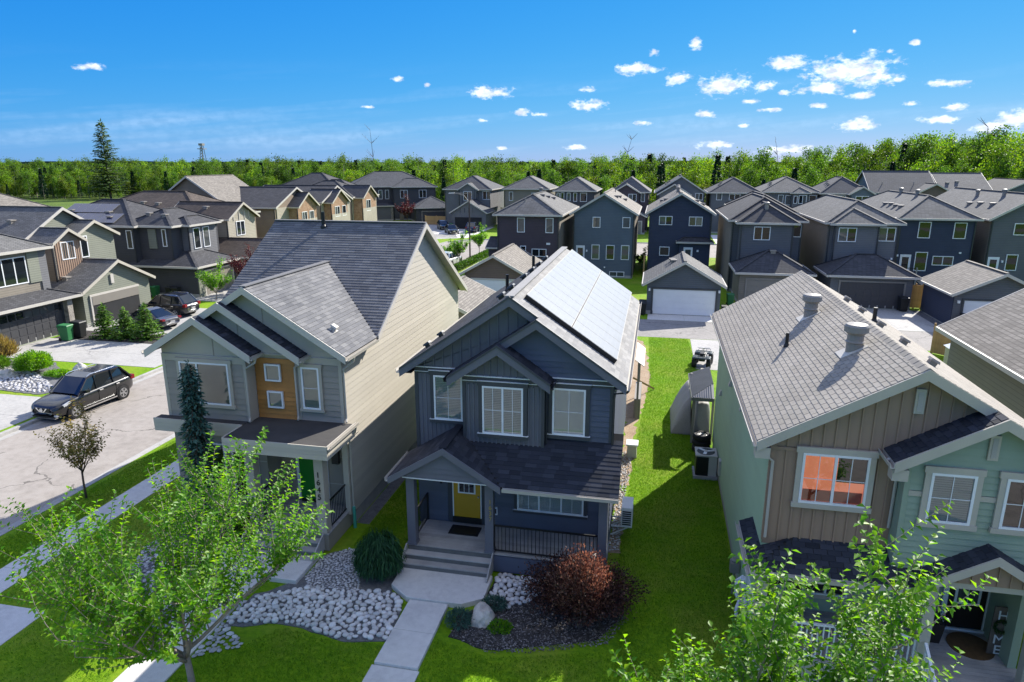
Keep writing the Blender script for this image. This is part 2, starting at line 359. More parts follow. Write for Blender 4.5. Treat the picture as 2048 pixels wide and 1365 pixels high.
m_alley = M_ground('alley_asphalt', [(.21,.20,.19), (.26,.245,.23), (.31,.29,.27)], (.4, 3.5, 140), .88, .2, .004, cracks=.5, stain=.25)
m_lawn = M_ground('lawn_grass', [(.075,.185,.003), (.145,.28,.004), (.225,.345,.008)], (.55, 7, 55), .9, .6, .05, dry=(.27,.29,.04))
m_wild = M_ground('rough_meadow', [(.05,.09,.012), (.085,.14,.02), (.13,.17,.03)], (.03, .4, 6), .95, .4, .2)
m_dirt = M_ground('bare_earth', [(.22,.15,.09), (.34,.25,.17), (.40,.32,.23)], (1.5, 12, 80), .95, .5, .03)
m_mulch = M_ground('dark_bark_mulch', [(.025,.023,.022), (.055,.05,.047), (.14,.13,.125)], (6, 40, 120), .95, .8, .04)
m_stone_bed = M_ground('stone_bed_base', [(.08,.08,.085), (.16,.16,.165), (.22,.22,.22)], (5, 30, 90), .95, .7, .03)
m_stone = M('river_stone', (.58,.56,.54), .75, .16, 9, 60, .15, piece=.22)
m_stone_sm = M('pea_stone', (.45,.44,.44), .8, .2, 9, 60, .15, piece=.3)
m_boulder = M('limestone', (.50,.46,.40), .85, .3, 5, 30, .6)
m_black = M('black_plastic', (.012,.012,.013), .45, .15, 3, 60, .05)
m_blackmetal = M('black_metal', (.01,.01,.011), .4, .1, 3, 60, 0, 0, .5)
m_rubber = M('rubber', (.014,.014,.015), .8, .15, 3, 60, .1)
m_steel = M('steel', (.5,.5,.5), .35, .1, 4, 50, 0, .9)
m_greycap = M('grey_painted_metal', (.25,.23,.205), .5, .1, 4, 50, .05)
m_deck = M('grey_deck_board', (.38,.37,.355), .75, .25, 2, 45, .3, piece=.14)
m_fencewood = M('cedar_fence', (.40,.245,.10), .75, .25, 2, 40, .3, piece=.15)
m_yellow = M('yellow_paint', (.52,.295,.02), .4, .06, 3, 50, .03)
m_green_door = M('green_paint', (.012,.20,.022), .35, .05, 3, 50, .02)
m_black_door = M('espresso_paint', (.022,.017,.015), .4, .1, 3, 50, .02)
m_gold = M('brass_numeral', (.42,.33,.10), .35, .05, 3, 50, 0, .6)
m_underlay = M('roof_underlay', (.02,.02,.021), .95, .1, 2, 30, 0)  # dark roof deck colour seen between shingle tabs
m_blind = M('blind_slat', (.82,.80,.74), .6, .05, 3, 40, 0)
m_tan_reflect = M('tan_reflection', (.70,.64,.52), .6, .06, 3, 40, 0)  # beige sheet behind the glass, painting in the panes' tan reflection
m_curtain = M('pale_curtain', (.85,.86,.85), .8, .06, 2, 30, .1)
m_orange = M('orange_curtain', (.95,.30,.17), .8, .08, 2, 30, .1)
m_red = M('red_quilt', (.95,.12,.04), .8, .1, 2, 30, .1)
m_room = M('dim_room', (.02,.021,.023), .9, .3, 1, 10, 0)
m_glass = M_glass('clear_glass'); m_pane = M_pane_dark('dim_window_pane'); 
m_pane2 = M_pane_dark('blind_window_pane', (.22,.22,.20), (.42,.42,.40))
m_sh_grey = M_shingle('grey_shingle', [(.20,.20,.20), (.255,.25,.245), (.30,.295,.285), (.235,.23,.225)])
m_sh_shade = M_shingle('shaded_shingle', [(.018,.021,.029), (.032,.036,.049), (.046,.051,.067), (.024,.028,.038)])  # dark bluish tones put the shade of shaded slopes into the shingle colour
m_sh_1645 = M_shingle('slate_grey_shingle', [(.105,.107,.115), (.15,.15,.155), (.185,.184,.185), (.13,.131,.137)])
m_sh_tan = M_shingle('weathered_tan_shingle', [(.27,.245,.21), (.30,.272,.235), (.325,.295,.255), (.285,.26,.222)])
# far finishes
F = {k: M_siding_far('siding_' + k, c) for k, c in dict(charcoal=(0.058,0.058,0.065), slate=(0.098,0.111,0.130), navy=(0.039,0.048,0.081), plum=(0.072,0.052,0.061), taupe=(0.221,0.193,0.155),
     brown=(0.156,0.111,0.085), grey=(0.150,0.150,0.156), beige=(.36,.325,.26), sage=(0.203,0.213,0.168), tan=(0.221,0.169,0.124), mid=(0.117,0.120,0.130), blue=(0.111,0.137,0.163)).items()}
RF = {k: M_roof_far('roof_' + k, c) for k, c in dict(charcoal=(.065,.065,.07), grey=(.135,.133,.13), brown=(.095,.075,.062), tan=(.21,.19,.165), slate=(.085,.088,.095)).items()}
m_garage_white = M('white_garage_door', (.72,.73,.75), .45, .04, 2, 40, 0)
m_garage_dark = M('dark_garage_door', (.06,.06,.064), .45, .08, 2, 40, 0)
m_garage_tan = M('taupe_garage_door', (.22,.20,.17), .5, .06, 2, 40, 0)
m_stoneface = M_ground('ledge_stone', [(.16,.14,.12), (.32,.29,.25), (.42,.39,.34)], (2, 6, 30), .9, .6, .04, False)
m_farstone_orange = M_ground('orange_stone', [(.22,.14,.09), (.32,.20,.13), (.40,.29,.2)], (2, 6, 30), .9, .4, .04, False)

# ------------------------------------------------------------------ ground, roads, pavements
def slab(name, pts, z0, z1, m, stuffname=None):
    mb = MB(); mb.prism([(x, y, z0) for x, y in pts], (0, 0, z1 - z0)); return struct(name, mb, m)
def wob(pts, a=.05, seg=.3, seed=1):
    rnd = random.Random(seed); out = []
    for (x0, y0), (x1, y1) in zip(pts, pts[1:] + pts[:1]):
        L = math.hypot(x1-x0, y1-y0); k = max(1, int(L/seg))
        for i in range(k): f = i/k; out.append((x0+(x1-x0)*f + rnd.uniform(-a,a), y0+(y1-y0)*f + rnd.uniform(-a,a)))
    return out
def rect(x0, x1, y0, y1): return [(x0,y0),(x1,y0),(x1,y1),(x0,y1)]
struct('ground', MB().poly([(-9000,-3000,-.17),(9000,-3000,-.17),(9000,9000,-.17),(-9000,9000,-.17)]), m_wild)
SE_EDGE = [(-20.75,8.4),(-20.75,46),(-22.3,74),(-22.9,84),(-22.2,88.5),(-20.2,91.2),(-17,92),(150,92)]
NW_EDGE = [(-28.95,-40),(-28.95,46),(-31.2,80),(-32.6,97),(-32,103),(-29.5,106.6),(-25,108),(150,108)]
slab('road', [(-29.6,-40),(-20.3,-40),(-20.3,.1),(150,.1),(150,8.8),(-20.3,8.8),(-20.3,46),(-22,74),(-22.4,84),(-21.8,88),(-20,90.7),(-17,91.6),(150,91.6),(150,108.4),(-25,108.4),(-30,107.2),(-33,103.6),(-33.4,97),(-31.8,80),(-29.6,46)], -.166, -.12, m_road)
slab('lawn', SE_EDGE + [(150,8.4)], -.16, 0, m_lawn)
slab('lawn', NW_EDGE + [(150,150),(-60,150),(-120,120),(-120,-40)], -.16, -.004, m_lawn)
slab('lawn', [(-20.75,-40),(150,-40),(150,-.3),(-20.75,-.3)], -.16, 0, m_lawn)
def kerb(edge, w, z=.012):
    mb = MB()
    for (a, b) in zip(edge[:-1], edge[1:]):
        d = Vector((b[0]-a[0], b[1]-a[1], 0)); L = d.length; d.normalize(); n = Vector((-d.y, d.x, 0)) * w
        k = max(1, int(L / 3))
        if L > 60: k = 1
        for i in range(k):
            p = Vector((a[0],a[1],-.155)) + d * (L*i/k + .006); q = Vector((a[0],a[1],-.155)) + d * (L*(i+1)/k - .006)
            mb.prism([p, q, q + n, p + n] if w > 0 else [p + n, q + n, q, p], (0,0,.155+z))
    return struct('kerb', mb, m_concrete)
kerb(SE_EDGE, .22); kerb(NW_EDGE, -.24)
kerb([(-20.75,8.4),(60,8.4)], -.2)
# gutters: a band of concrete at the road edge
mb = MB()
for edge, w in ((SE_EDGE[:7], .32), (NW_EDGE[:7], -.34)):
    for a, b in zip(edge[:-1], edge[1:]):
        d = Vector((b[0]-a[0], b[1]-a[1], 0)).normalized(); n = Vector((-d.y, d.x, 0)) * w
        if w < 0: n = -n * -1
        p, q = Vector((a[0],a[1],-.116)) + n * .7, Vector((b[0],b[1],-.116)) + n * .7
        mb.poly([p, q, q + n, p + n])
struct('gutter_strip', mb, m_concrete)
def paving(name, x0, x1, y0, y1, nx, ny, m, z0=-.05, z1=.012, gap=.012):
    base = struct(name, MB().box(x0+.02, x1-.02, y0+.02, y1-.02, z0, z1 - .014), m_found)
    for i in range(nx):
        for j in range(ny):
            a, b = x0 + (x1-x0)*i/nx, x0 + (x1-x0)*(i+1)/nx; c, d = y0 + (y1-y0)*j/ny, y0 + (y1-y0)*(j+1)/ny
            MB().box(a+gap/2, b-gap/2, c+gap/2, d-gap/2, z0, z1 + .001*((i*3+j*5) % 3)).build('paving_slab', m, base)
    return base
paving('sidewalk', -19.02, -17.92, 13.4, 46.4, 1, 22, m_concrete_b)
paving('sidewalk', -18.6, -15.9, 11.95, 13.38, 2, 1, m_concrete_b)
paving('sidewalk', -15.0, 30, 7.0+1.6, 9.9, 28, 1, m_concrete_b)
paving('driveway', -41.5, -29.2, 34.2, 39.0, 4, 2, m_concrete)
paving('driveway', -41.9, -29.2, 41.4, 50.2, 4, 3, m_concrete)
paving('driveway', -36.0, -29.2, 23.2, 28.3, 2, 2, m_concrete)
paving('driveway', -40.9, -30.2, 53.0, 60.2, 3, 2, m_concrete)
slab('planting_bed', rect(-41.2, -29.3, 39.06, 41.36), -.02, .02, m_mulch)
slab('rear_alley', rect(-20, 120, 48.0, 53.6), -.05, .006, m_alley)
paving('garage_apron', -.3, 5.4, 53.64, 55.7, 2, 1, m_concrete_b)
paving('garage_apron', 7.3, 13.2, 53.64, 61.2, 2, 2, m_concrete_b)
paving('garage_apron', 14.9, 21.2, 53.64, 61.6, 2, 2, m_concrete)
paving('garage_apron', 22.3, 27.3, 53.64, 55.2, 2, 1, m_concrete)
paving('parking_pad', 2.75, 7.6, 40.6, 47.9, 2, 2, m_concrete)
paving('parking_pad', 8.6, 16.6, 44.6, 47.9, 2, 1, m_concrete)
slab('bare_soil_strip', wob([(-.94,24.2),(-.55,24.4),(-.42,27.5),(-.5,31),(-.12,33.6),(.1,38),(-.05,42),(-.4,46.6),(-1.6,47.6),(-2.6,44),(-.95,31)], .12), -.01, .006, m_dirt)
slab('bare_soil_strip', wob([(-.96,19.4),(-.62,19.6),(-.6,23.8),(-.94,24.1)], .12), -.01, .005, m_dirt)
slab('gravel_strip', rect(-9.55, -9.1, 19.6, 33), -.01, .007, m_stone_bed)
slab('gravel_yard', rect(21.2, 22.2, 54.2, 61.5), -.01, .006, m_stone_bed)
paving('driveway', -37.6, -30.2, 108.3, 128.6, 2, 4, m_concrete_b)
slab('driveway', [(-47.5,131),(-43.0,139),(-31.5,107.8),(-35.5,105.6)], -.02, .012, m_concrete)
for gx in (-16.6, -7.4, 2.0, 11.5, 21.5, 31): slab('driveway', rect(gx-2.4, gx+2.4, 108.3, 122), -.02, .01, m_concrete_b)
# entrance pads and walks of the two near houses
def conc(name, pts, z0, z1): 
    o = MB().prism([(x,y,z0) for x,y in pts], (0,0,z1-z0)).build(name, m_concrete_b, bevel=.012); o['kind'] = 'structure'; return o
conc('entrance_pad', [(-6.98,16.3),(-6.35,15.82),(-4.75,15.82),(-4.2,16.2),(-4.2,17.3),(-7.0,17.3)], -.05, .16)
conc('garden_walk', rect(-6.25,-5.12,14.55,15.81), -.05, .10); conc('garden_walk', rect(-6.25,-5.12,13.28,14.54), -.05, .10)
conc('garden_walk', rect(-6.3,-5.07,9.92,13.26), -.05, .03)
conc('entrance_pad', rect(-12.5,-9.78,15.9,17.35), -.05, .15)
conc('garden_walk', rect(-12.1,-10.9,13.9,15.89), -.05, .10); conc('garden_walk', rect(-12.1,-10.9,9.92,13.89), -.05, .04)
slab('mulch_bed', wob([(-4.15,16.6),(-4.15,16.0),(-4.75,15.5),(-4.75,14.6),(-3.6,14.35),(-2.4,14.75),(-1.0,15.3),(-.35,16.3),(-.4,17.5),(-.95,17.7),(-4.1,17.7)], .06), -.02, .03, m_mulch)
slab('stone_bed', wob([(-10.7,15.2),(-9.75,16.2),(-9.75,17.4),(-9.1,18.0),(-8.3,18.2),(-7.1,17.3),(-6.95,16.2),(-6.4,15.75),(-6.3,14.1),(-7.4,13.9),(-9.3,14.25),(-10.85,13.7)], .06), -.02, .02, m_stone_bed)
slab('stone_bed', wob([(-15.4,18.6),(-12.65,18.6),(-12.6,16.0),(-12.2,14.3),(-12.2,13.3),(-13.4,13.0),(-14.6,14.4),(-15.6,16.6)], .06), -.02, .02, m_stone_bed)
slab('mulch_bed', wob([(-15.5,18.7),(-12.3,18.7),(-12.5,17.5),(-14.9,17.7)], .06), -.01, .03, m_mulch)
slab('stone_bed', wob([(-38.5,29.2),(-31.8,28.6),(-31.0,29.6),(-32.6,31.3),(-36,33.9),(-39.5,33.9)], .06), -.02, .02, m_stone_bed)

m_orange.node_tree.nodes['Principled BSDF'].inputs['Emission Color'].default_value = (1,.30,.16,1); m_orange.node_tree.nodes['Principled BSDF'].inputs['Emission Strength'].default_value = .16   # glow added to the cloth itself to brighten it; no lamp behind
m_riser = M('shaded_riser', (.13,.13,.125), .8, .25, 3, 40, .3)  # darkened so the shade on the risers is in the colour
# ------------------------------------------------------------------ builders for near houses
UP = Vector((0,0,1)); CAMP = Vector((0,0,CAMH))
def span(poly, t):                            # s-intervals of a polygon at height t
    xs = []
    for (a, b), (c, d) in zip(poly, poly[1:] + poly[:1]):
        if (b <= t < d) or (d <= t < b): xs.append(a + (c - a) * (t - b) / (d - b))
    xs.sort(); return list(zip(xs[::2], xs[1::2]))
def wall_core(parent, m, O, sd, n, poly, thick=.18, name='wall'):
    O, sd, n = Vector(O), Vector(sd), Vector(n)
    return MB().prism([O + sd*s + UP*z for s, z in poly], -n*thick).build(name, m, parent)
def laps(parent, m, O, sd, n, poly, e=.17, out=.024, name='siding_board'):
    O, sd, n = Vector(O), Vector(sd), Vector(n); z0 = min(p[1] for p in poly); z1 = max(p[1] for p in poly)
    k = max(1, round((z1 - z0) / e)); e = (z1 - z0) / k
    for i in range(k):
        a, b = z0 + i*e, z0 + (i+1)*e; A = span(poly, a + 1e-4); B = span(poly, b - 1e-4); Mi = span(poly, (a+b)/2)
        for j, (m0, m1) in enumerate(Mi):
            lo = A[j] if j < len(A) and len(A) == len(Mi) else (m0, m1); hi = B[j] if j < len(B) and len(B) == len(Mi) else (m0, m1)
            if lo[1] - lo[0] < .02: continue
            P = lambda s, z, d: O + sd*s + UP*z + n*d
            MB().hexa([P(lo[0],a,out),P(lo[1],a,out),P(lo[1],a,.001),P(lo[0],a,.001),P(hi[0],b,.005),P(hi[1],b,.005),P(hi[1],b,.001),P(hi[0],b,.001)]).build(name, m, parent)
def battens(parent, m, O, sd, n, poly, e=.30, w=.045, out=.03, name='batten'):
    O, sd, n = Vector(O), Vector(sd), Vector(n); T = [(z, s) for s, z in poly]
    s0 = min(p[0] for p in poly); s1 = max(p[0] for p in poly); k = max(1, round((s1 - s0) / e)); e = (s1 - s0) / k
    for i in range(1, k):
        for z0, z1 in span(T, s0 + i*e):
            if z1 - z0 > .06: MB().fbox(O, sd, n, s0+i*e-w/2, s0+i*e+w/2, z0, z1, .001, out).build(name, m, parent)
class Shingles:
    """tabs of one house: the 300 nearest become pieces, the rest one mesh"""
    def __init__(s, w=.30, e=.145, thick=.013, gap=.006, stagger=.5): s.w, s.e, s.t, s.gap, s.st = w, e, thick, gap, stagger; s.items = []; s.rest = []
    def field(s, roof, m, O, sd, n_up, poly, rnd=None):
        """O world origin, sd along the eave, n_up up the slope (unit); poly in (s,t)"""
        O, sd, up = Vector(O), Vector(sd), Vector(n_up); nrm = sd.cross(up).normalized()
        if nrm.z < 0: nrm = -nrm
        t0 = min(p[1] for p in poly); t1 = max(p[1] for p in poly); row = 0; t = t0; rr = rnd or random.Random(7)
        while t < t1 - .03:
            off = (row % 2) * s.w * s.st + (rr.random() * s.w if s.st == .37 else 0)
            tm = min(t + s.e * .5, t1 - .01)
            for a, b in span(poly, tm):
                k = math.floor((a - off) / s.w); x = off + k * s.w
                while x < b:
                    l, r = max(x, a), min(x + s.w, b)
                    if r - l > .03:
                        full = (r - l) > s.w - 1e-4
                        s.items.append((roof, m, O + sd*((l+r)/2) + up*t, sd, up, nrm, r - l, min(s.e + .02, t1 - t + .01), full))
                    x += s.w
            t += s.e; row += 1
    def geo(s, mb, c, sd, up, n, w, L):
        h = sd * ((w - s.gap) / 2); th = s.t
        P = lambda a, t, d: c + a + up*t + n*d
        mb.hexa([P(-h,0,0),P(h,0,0),P(h,L,0),P(-h,L,0),P(-h,0,th),P(h,0,th),P(h,L,.003),P(-h,L,.003)])
    def finish(s, most=300):
        full = sorted([i for i in s.items if i[8]], key=lambda i: (i[2] - CAMP).length); near = full[:most]; ids = set(map(id, near))
        me = {}
        for it in near:
            roof, m, c, sd, up, n, w, L, _ = it; key = (m.name, round(L, 3))
            if key not in me:
                mb = MB(); s.geo(mb, Vector((0,0,0)), Vector((1,0,0)), Vector((0,1,0)), Vector((0,0,1)), w, L); me[key] = mb.mesh('shingle', m)
            Mw = Matrix((sd.to_4d(), up.to_4d(), n.to_4d(), Vector((0,0,0,1)))).transposed(); Mw[3] = (0,0,0,1); Mw.translation = c
            inst('shingle', me[key], roof, Mw)
        groups = {}
        for it in s.items:
            if id(it) not in ids: groups.setdefault((it[0].name, it[1].name), []).append(it)
        for (rn, mn), its in groups.items():
            mb = MB()
            for it in its: s.geo(mb, it[2], it[3], it[4], it[5], it[6], it[7])
            mb.build('shingles', its[0][1], its[0][0], kind='stuff')
def roof_slab(parent, pts, m=None, thick=.14, name='roof'):
    pts = [Vector(p) for p in pts]; return MB().prism([p - UP*thick for p in pts], UP*thick).build(name, m or m_underlay, parent)
def rake(parent, a, b, m, h=.22, t=.045, name='fascia', d=(0,-1,0)):     # sloping barge board whose top edge runs a-b
    a, b, d = Vector(a), Vector(b), Vector(d)
    return MB().prism([a - UP*h, b - UP*h, b, a], d * t).build(name, m, parent)
def gutter(parent, a, b, m, out, name='gutter', w=.11, h=.11):
    a, b, out = Vector(a), Vector(b), Vector(out); mb = MB()
    mb.prism([a, a + out*.015, a + out*.015 - UP*(h-.015), a + out*(w-.04) - UP*(h-.015), a + out*(w-.012) - UP*.012, a + out*(w-.012), a + out*w, a + out*(w-.02) - UP*h, a - UP*h], b - a)
    return mb.build(name, m, parent)
def downspout(parent, pts, m, r=.036): return MB().tube(pts, r, 6).build('downspout', m, parent, smooth=False)
def window(parent, O, sd, n, w, h, fr=None, trim=None, tw=.10, cols=(1,), mun=None, back='room', pane=None, sill=True, head=True, side=True, depth=.07, frw=.055, label=None):
    """O lower left corner on the wall face. cols: relative sash widths; mun: (nx, ny) grille bars per sash; back: room / blind / curtain material"""
    O, sd, n = Vector(O), Vector(sd), Vector(n); fr = fr or m_white; mb = MB()
    mb.fbox(O, sd, n, 0, w, 0, frw, 0, depth); mb.fbox(O, sd, n, 0, w, h-frw, h, 0, depth)
    mb.fbox(O, sd, n, 0, frw, frw, h-frw, 0, depth); mb.fbox(O, sd, n, w-frw, w, frw, h-frw, 0, depth)
    tot = sum(cols); s = 0; cells = []
    for i, c in enumerate(cols):
        a = s / tot * w + (frw if i == 0 else frw*.55); s += c; b = s / tot * w - (frw if i == len(cols)-1 else frw*.55); cells.append((a, b))
        if i < len(cols)-1: mb.fbox(O, sd, n, b, b + frw*1.1, frw, h-frw, 0, depth - .012*(i % 2) - .004)
    wo = mb.build('window', fr, parent, label=label)
    for a, b in cells:
        q = [O + sd*a + UP*frw + n*(depth*.62), O + sd*b + UP*frw + n*(depth*.62), O + sd*b + UP*(h-frw) + n*(depth*.62), O + sd*a + UP*(h-frw) + n*(depth*.62)]
        MB().poly(q).build('pane', pane or m_glass, wo)
        if mun:
            mb = MB(); nx, ny = mun
            for i in range(1, nx): x = a + (b-a)*i/nx; mb.fbox(O, sd, n, x-.008, x+.008, frw, h-frw, depth*.5, depth*.72)
            for i in range(1, ny): z = frw + (h-2*frw)*i/ny; mb.fbox(O, sd, n, a, b, z-.008, z+.008, depth*.52, depth*.7)
            mb.build('grille', fr, wo)
        if pane is None:
            if back == 'blind':
                mb = MB(); k = int((h - 2*frw) / .052)
                for i in range(k):
                    z = frw + (i+.5)*(h-2*frw)/k
                    P = lambda s_, z_, d_: O + sd*s_ + UP*z_ + n*d_
                    mb.poly([P(a,z-.019,.034),P(b,z-.019,.034),P(b,z+.019,.012),P(a,z+.019,.012)])
                mb.build('blind', m_blind, wo); MB().fbox(O, sd, n, a, b, frw, h-frw, .002, .006).build('room', m_room, wo)
            else:
                mt = m_room if back == 'room' else back
                MB().fbox(O, sd, n, a, b, frw, h-frw, .002, .012).build('backing_sheet' if mt is not m_room else 'room', mt, wo)
    if trim:
        if side:
            for a, b in ((-tw, 0), (w, w + tw)): MB().fbox(O, sd, n, a, b, 0, h, .001, depth*.8).build('trim', trim, wo)
        if head: MB().fbox(O, sd, n, -tw-.03, w+tw+.03, h, h+tw*1.2, .001, depth*.95).build('trim', trim, wo)
        if sill: MB().fbox(O, sd, n, -tw-.03, w+tw+.03, -tw, 0, .001, depth*1.15).build('sill', trim, wo)
    if trim is m_trim_dark:
        for z in (h + tw*1.2, -.012): MB().fbox(O, sd, n, -tw-.04, w+tw+.04, z, z+.016, .001, depth*1.25).build('drip_edge', m_white, wo)
    return wo
def numerals(parent, txt, O, sd, n, size, m, step, name='numeral'):
    O, sd, n = Vector(O), Vector(sd), Vector(n)
    for i, ch in enumerate(txt):
        cu = bpy.data.curves.new('numeral', 'FONT'); cu.body = ch; cu.size = size; cu.extrude = .008; cu.align_x = 'CENTER'
        tmp = bpy.data.objects.new('tmp', cu); C.objects.link(tmp); dg = bpy.context.evaluated_depsgraph_get()
        me = bpy.data.meshes.new_from_object(tmp.evaluated_get(dg)); bpy.data.objects.remove(tmp)
        me.materials.clear(); me.materials.append(m)
        Mw = Matrix((sd.to_4d(), UP.to_4d(), n.to_4d(), Vector((0,0,0,1)))).transposed(); Mw[3] = (0,0,0,1); Mw.translation = O + n*.012 - UP*step*i
        inst(name, me, parent, Mw)
def box_vent(parent, p, nrm, m, s=.3):
    p, nrm = Vector(p), Vector(nrm).normalized(); Mx = Matrix.Translation(p) @ nrm.to_track_quat('Z', 'Y').to_matrix().to_4x4()
    mb = MB().box(-s*.7, s*.7, -s*.7, s*.7, -.02, .015).box(-s*.42, s*.42, -s*.42, s*.42, .01, .12)
    mb.hexa([(-s*.6,-s*.6,.11),(s*.6,-s*.6,.11),(s*.6,s*.6,.11),(-s*.6,s*.6,.11),(-s*.5,-s*.5,.17),(s*.5,-s*.5,.17),(s*.5,s*.5,.17),(-s*.5,s*.5,.17)])
    mb.xform(Mx); return mb.build('roof_vent', m, parent)
def pipe_vent(parent, p, m, h=.5, r=.06):
    p = Vector(p); return MB().lathe(p, [(r*1.9,-.15),(r*1.7,.03),(r*1.05,.1),(r,.12),(r,h),(r*.7,h)], 12).build('vent_pipe', m, parent, smooth=False)
def deck(parent, x0, x1, y0, y1, z, m, w=.14, base=None):
    b = MB().box(x0+.03, x1-.03, y0+.03, y1, .02, z-.035).build('deck_frame', base or m, parent)
    k = round((y1 - y0) / w)
    for i in range(k):
        a = y0 + (y1-y0)*i/k; MB().box(x0, x1, a+.004, y0+(y1-y0)*(i+1)/k-.004, z-.03, z).build('deck_board', m, b)
    return b
def railing(parent, a, b, z0, z1, m, step=.11, post=.04, bal=.018, ends=True):
    a, b = Vector(a), Vector(b); mb = MB(); A = lambda z: Vector((0,0,z))
    mb.bar(a + A(z1), b + A(z1), post, .05); mb.bar(a + A(z0+.08), b + A(z0+.08), post*.8, .04)
    if ends:
        for p in (a, b): mb.bar(p + A(z0), p + A(z1+.02), post*1.1, post*1.1)
    r = mb.build('railing', m, parent); L = (b - a).length; k = int(L / step); me = None
    d = (b - a).normalized()
    me = MB().bar((0,0,z0+.09), (0,0,z1-.02), bal, bal).mesh('baluster', m)
    for i in range(1, k): inst('baluster', me, r, Matrix.Translation(a + d * (L * i / k)))
    return r
def slope_dir(dx, dy, s):                     # unit vector up a slope of grade s heading (dx,dy)
    return Vector((dx, dy, s)).normalized()

# ================================================================== slate-blue house 1637
W = 19.32; X0, X1 = -7.13, -.95; S = .682; RX, RZ = -4.04, 8.24
Hm = thing('house', 'dark slate blue two-storey house with yellow front door and covered porch', 'house', (-4.04, 25, 0))
zr = lambda x: RZ - abs(x - RX) * S            # top surface of the main roof
g2x, g2z = -3.19, RZ - .85 * S; bx, bz = -4.28, None
zl = lambda x: g2z - (g2x - x) * S             # left slope shared by the two front gables
bz = zl(bx)
wall = wall_core(Hm, m_main_lap, (X0, W, 0), (1,0,0), (0,-1,0), [(0,.5),(X1-X0,.5),(X1-X0,zr(X1)-.2),(RX-X0,RZ-.2),(0,zr(X0)-.2)])
MB().box(X0+.02, X1-.02, W+.02, 30.75, 0, .5).build('foundation', m_found, Hm)
for x, n in ((X0, -1), (X1, 1)):
    wl_ = wall_core(Hm, m_main_lap if n < 0 else m_grey_panel, (x, W+.18 if n < 0 else 19.05, 0), (0,1,0), (n,0,0), [(0,.5),(30.75-W-.18,.5),(30.75-W-.18,5.75),(0,5.75)], .18)
    laps(wl_, m_main_lap, (x, W+.01 if n < 0 else 19.05, 0), (0,1,0), (n,0,0), [(0,.5),(30.7-W,.5),(30.7-W,5.7),(0,5.7)], .175)
wall_core(Hm, m_main_lap, (X0, 30.75, 0), (1,0,0), (0,1,0), [(0,.5),(X1-X0,.5),(X1-X0,zr(X1)-.2),(RX-X0,RZ-.2),(0,zr(X0)-.2)])
# upper left wall: board and batten, up into the main gable
battens(wall, m_main_batten, (X0, W, 0), (1,0,0), (0,-1,0), [(.06,3.1),(1.78,3.1),(1.78,5.66),(.06,5.66)], .14)
MB().box(X0+.02, -5.3, W-.012, W, 3.05, 5.9).build('board_panel', m_main_batten, wall)
gp = [(X0+.02,5.86),(-3.2,5.86),(-3.2,zr(-3.2)-.3),(RX,RZ-.3),(X0+.02,zr(X0)-.3)]
MB().prism([(x, W-.012, z) for x, z in gp], (0,.011,0)).build('board_panel', m_main_batten, wall)
battens(wall, m_main_batten, (0, W-.012, 0), (1,0,0), (0,-1,0), [(X0+.05,5.9),(-3.3,5.9),(-3.3,zr(-3.3)-.28),(RX,RZ-.28),(X0+.05,zr(X0)-.24)], .29)
# right wall (lap) and its gable, standing a little proud
Y2 = W - .3
w2 = wall_core(Hm, m_main_lap, (0, Y2, 0), (1,0,0), (0,-1,0), [(-4.6,3.3),(X1,3.3),(X1,zr(X1)-.2),(g2x,g2z-.2),(-4.6,zl(-4.6)-.2)], .28)
laps(w2, m_main_lap, (0, Y2, 0), (1,0,0), (0,-1,0), [(-2.95,3.6),(X1-.02,3.6),(X1-.02,5.62),(-2.95,5.62)], .17, .034)
laps(w2, m_main_lap, (0, Y2, 0), (1,0,0), (0,-1,0), [(-4.55,5.86),(X1-.02,5.86),(X1-.02,zr(X1)-.24),(g2x,g2z-.27),(-4.55,zl(-4.55)-.27)], .17, .034)
# bay
YB = W - .6; B0, B1 = -5.42, -2.93
zb_r = lambda x: bz - (x - bx) * S
w3 = wall_core(Hm, m_main_batten, (0, YB, 0), (1,0,0), (0,-1,0), [(B0,3.55),(B1,3.55),(B1,zb_r(B1)-.2),(bx,bz-.2),(B0,zl(B0)-.2)], .58)
battens(w3, m_main_batten, (0, YB, 0), (1,0,0), (0,-1,0), [(B0+.05,3.75),(B1-.05,3.75),(B1-.05,5.62),(B0+.05,5.62)], .14)
battens(w3, m_main_batten, (0, YB, 0), (1,0,0), (0,-1,0), [(B0+.05,5.86),(B1-.05,5.86),(B1-.05,zb_r(B1)-.25),(bx,bz-.25),(B0+.05,zl(B0)-.25)], .2)
for x in (B0, B1-.09): MB().box(x-.002, x+.092, YB-.035, YB+.1, 3.6, 5.7).build('corner_board', m_trim_dark, w3)
for x, y in ((X0-.012, W), (X1-.1, Y2)): MB().box(x, x+.112, y-.035, y+.1, 3.2, 5.72).build('corner_board', m_trim_dark, wall)
for a, b, y in ((X0, B0-.01, W), (B0, B1, YB), (B1+.01, X1, Y2)):
    t = MB().box(a, b, y-.045, y, 5.66, 5.86).build('belt_trim', m_trim_dark, wall)
    MB().box(a-.01, b+.01, y-.07, y, 5.86, 5.89).build('drip_edge', m_white, t)
    MB().box(a-.005, b+.005, y-.055, y-.046, 5.715, 5.735).build('drip_edge', m_white, t)
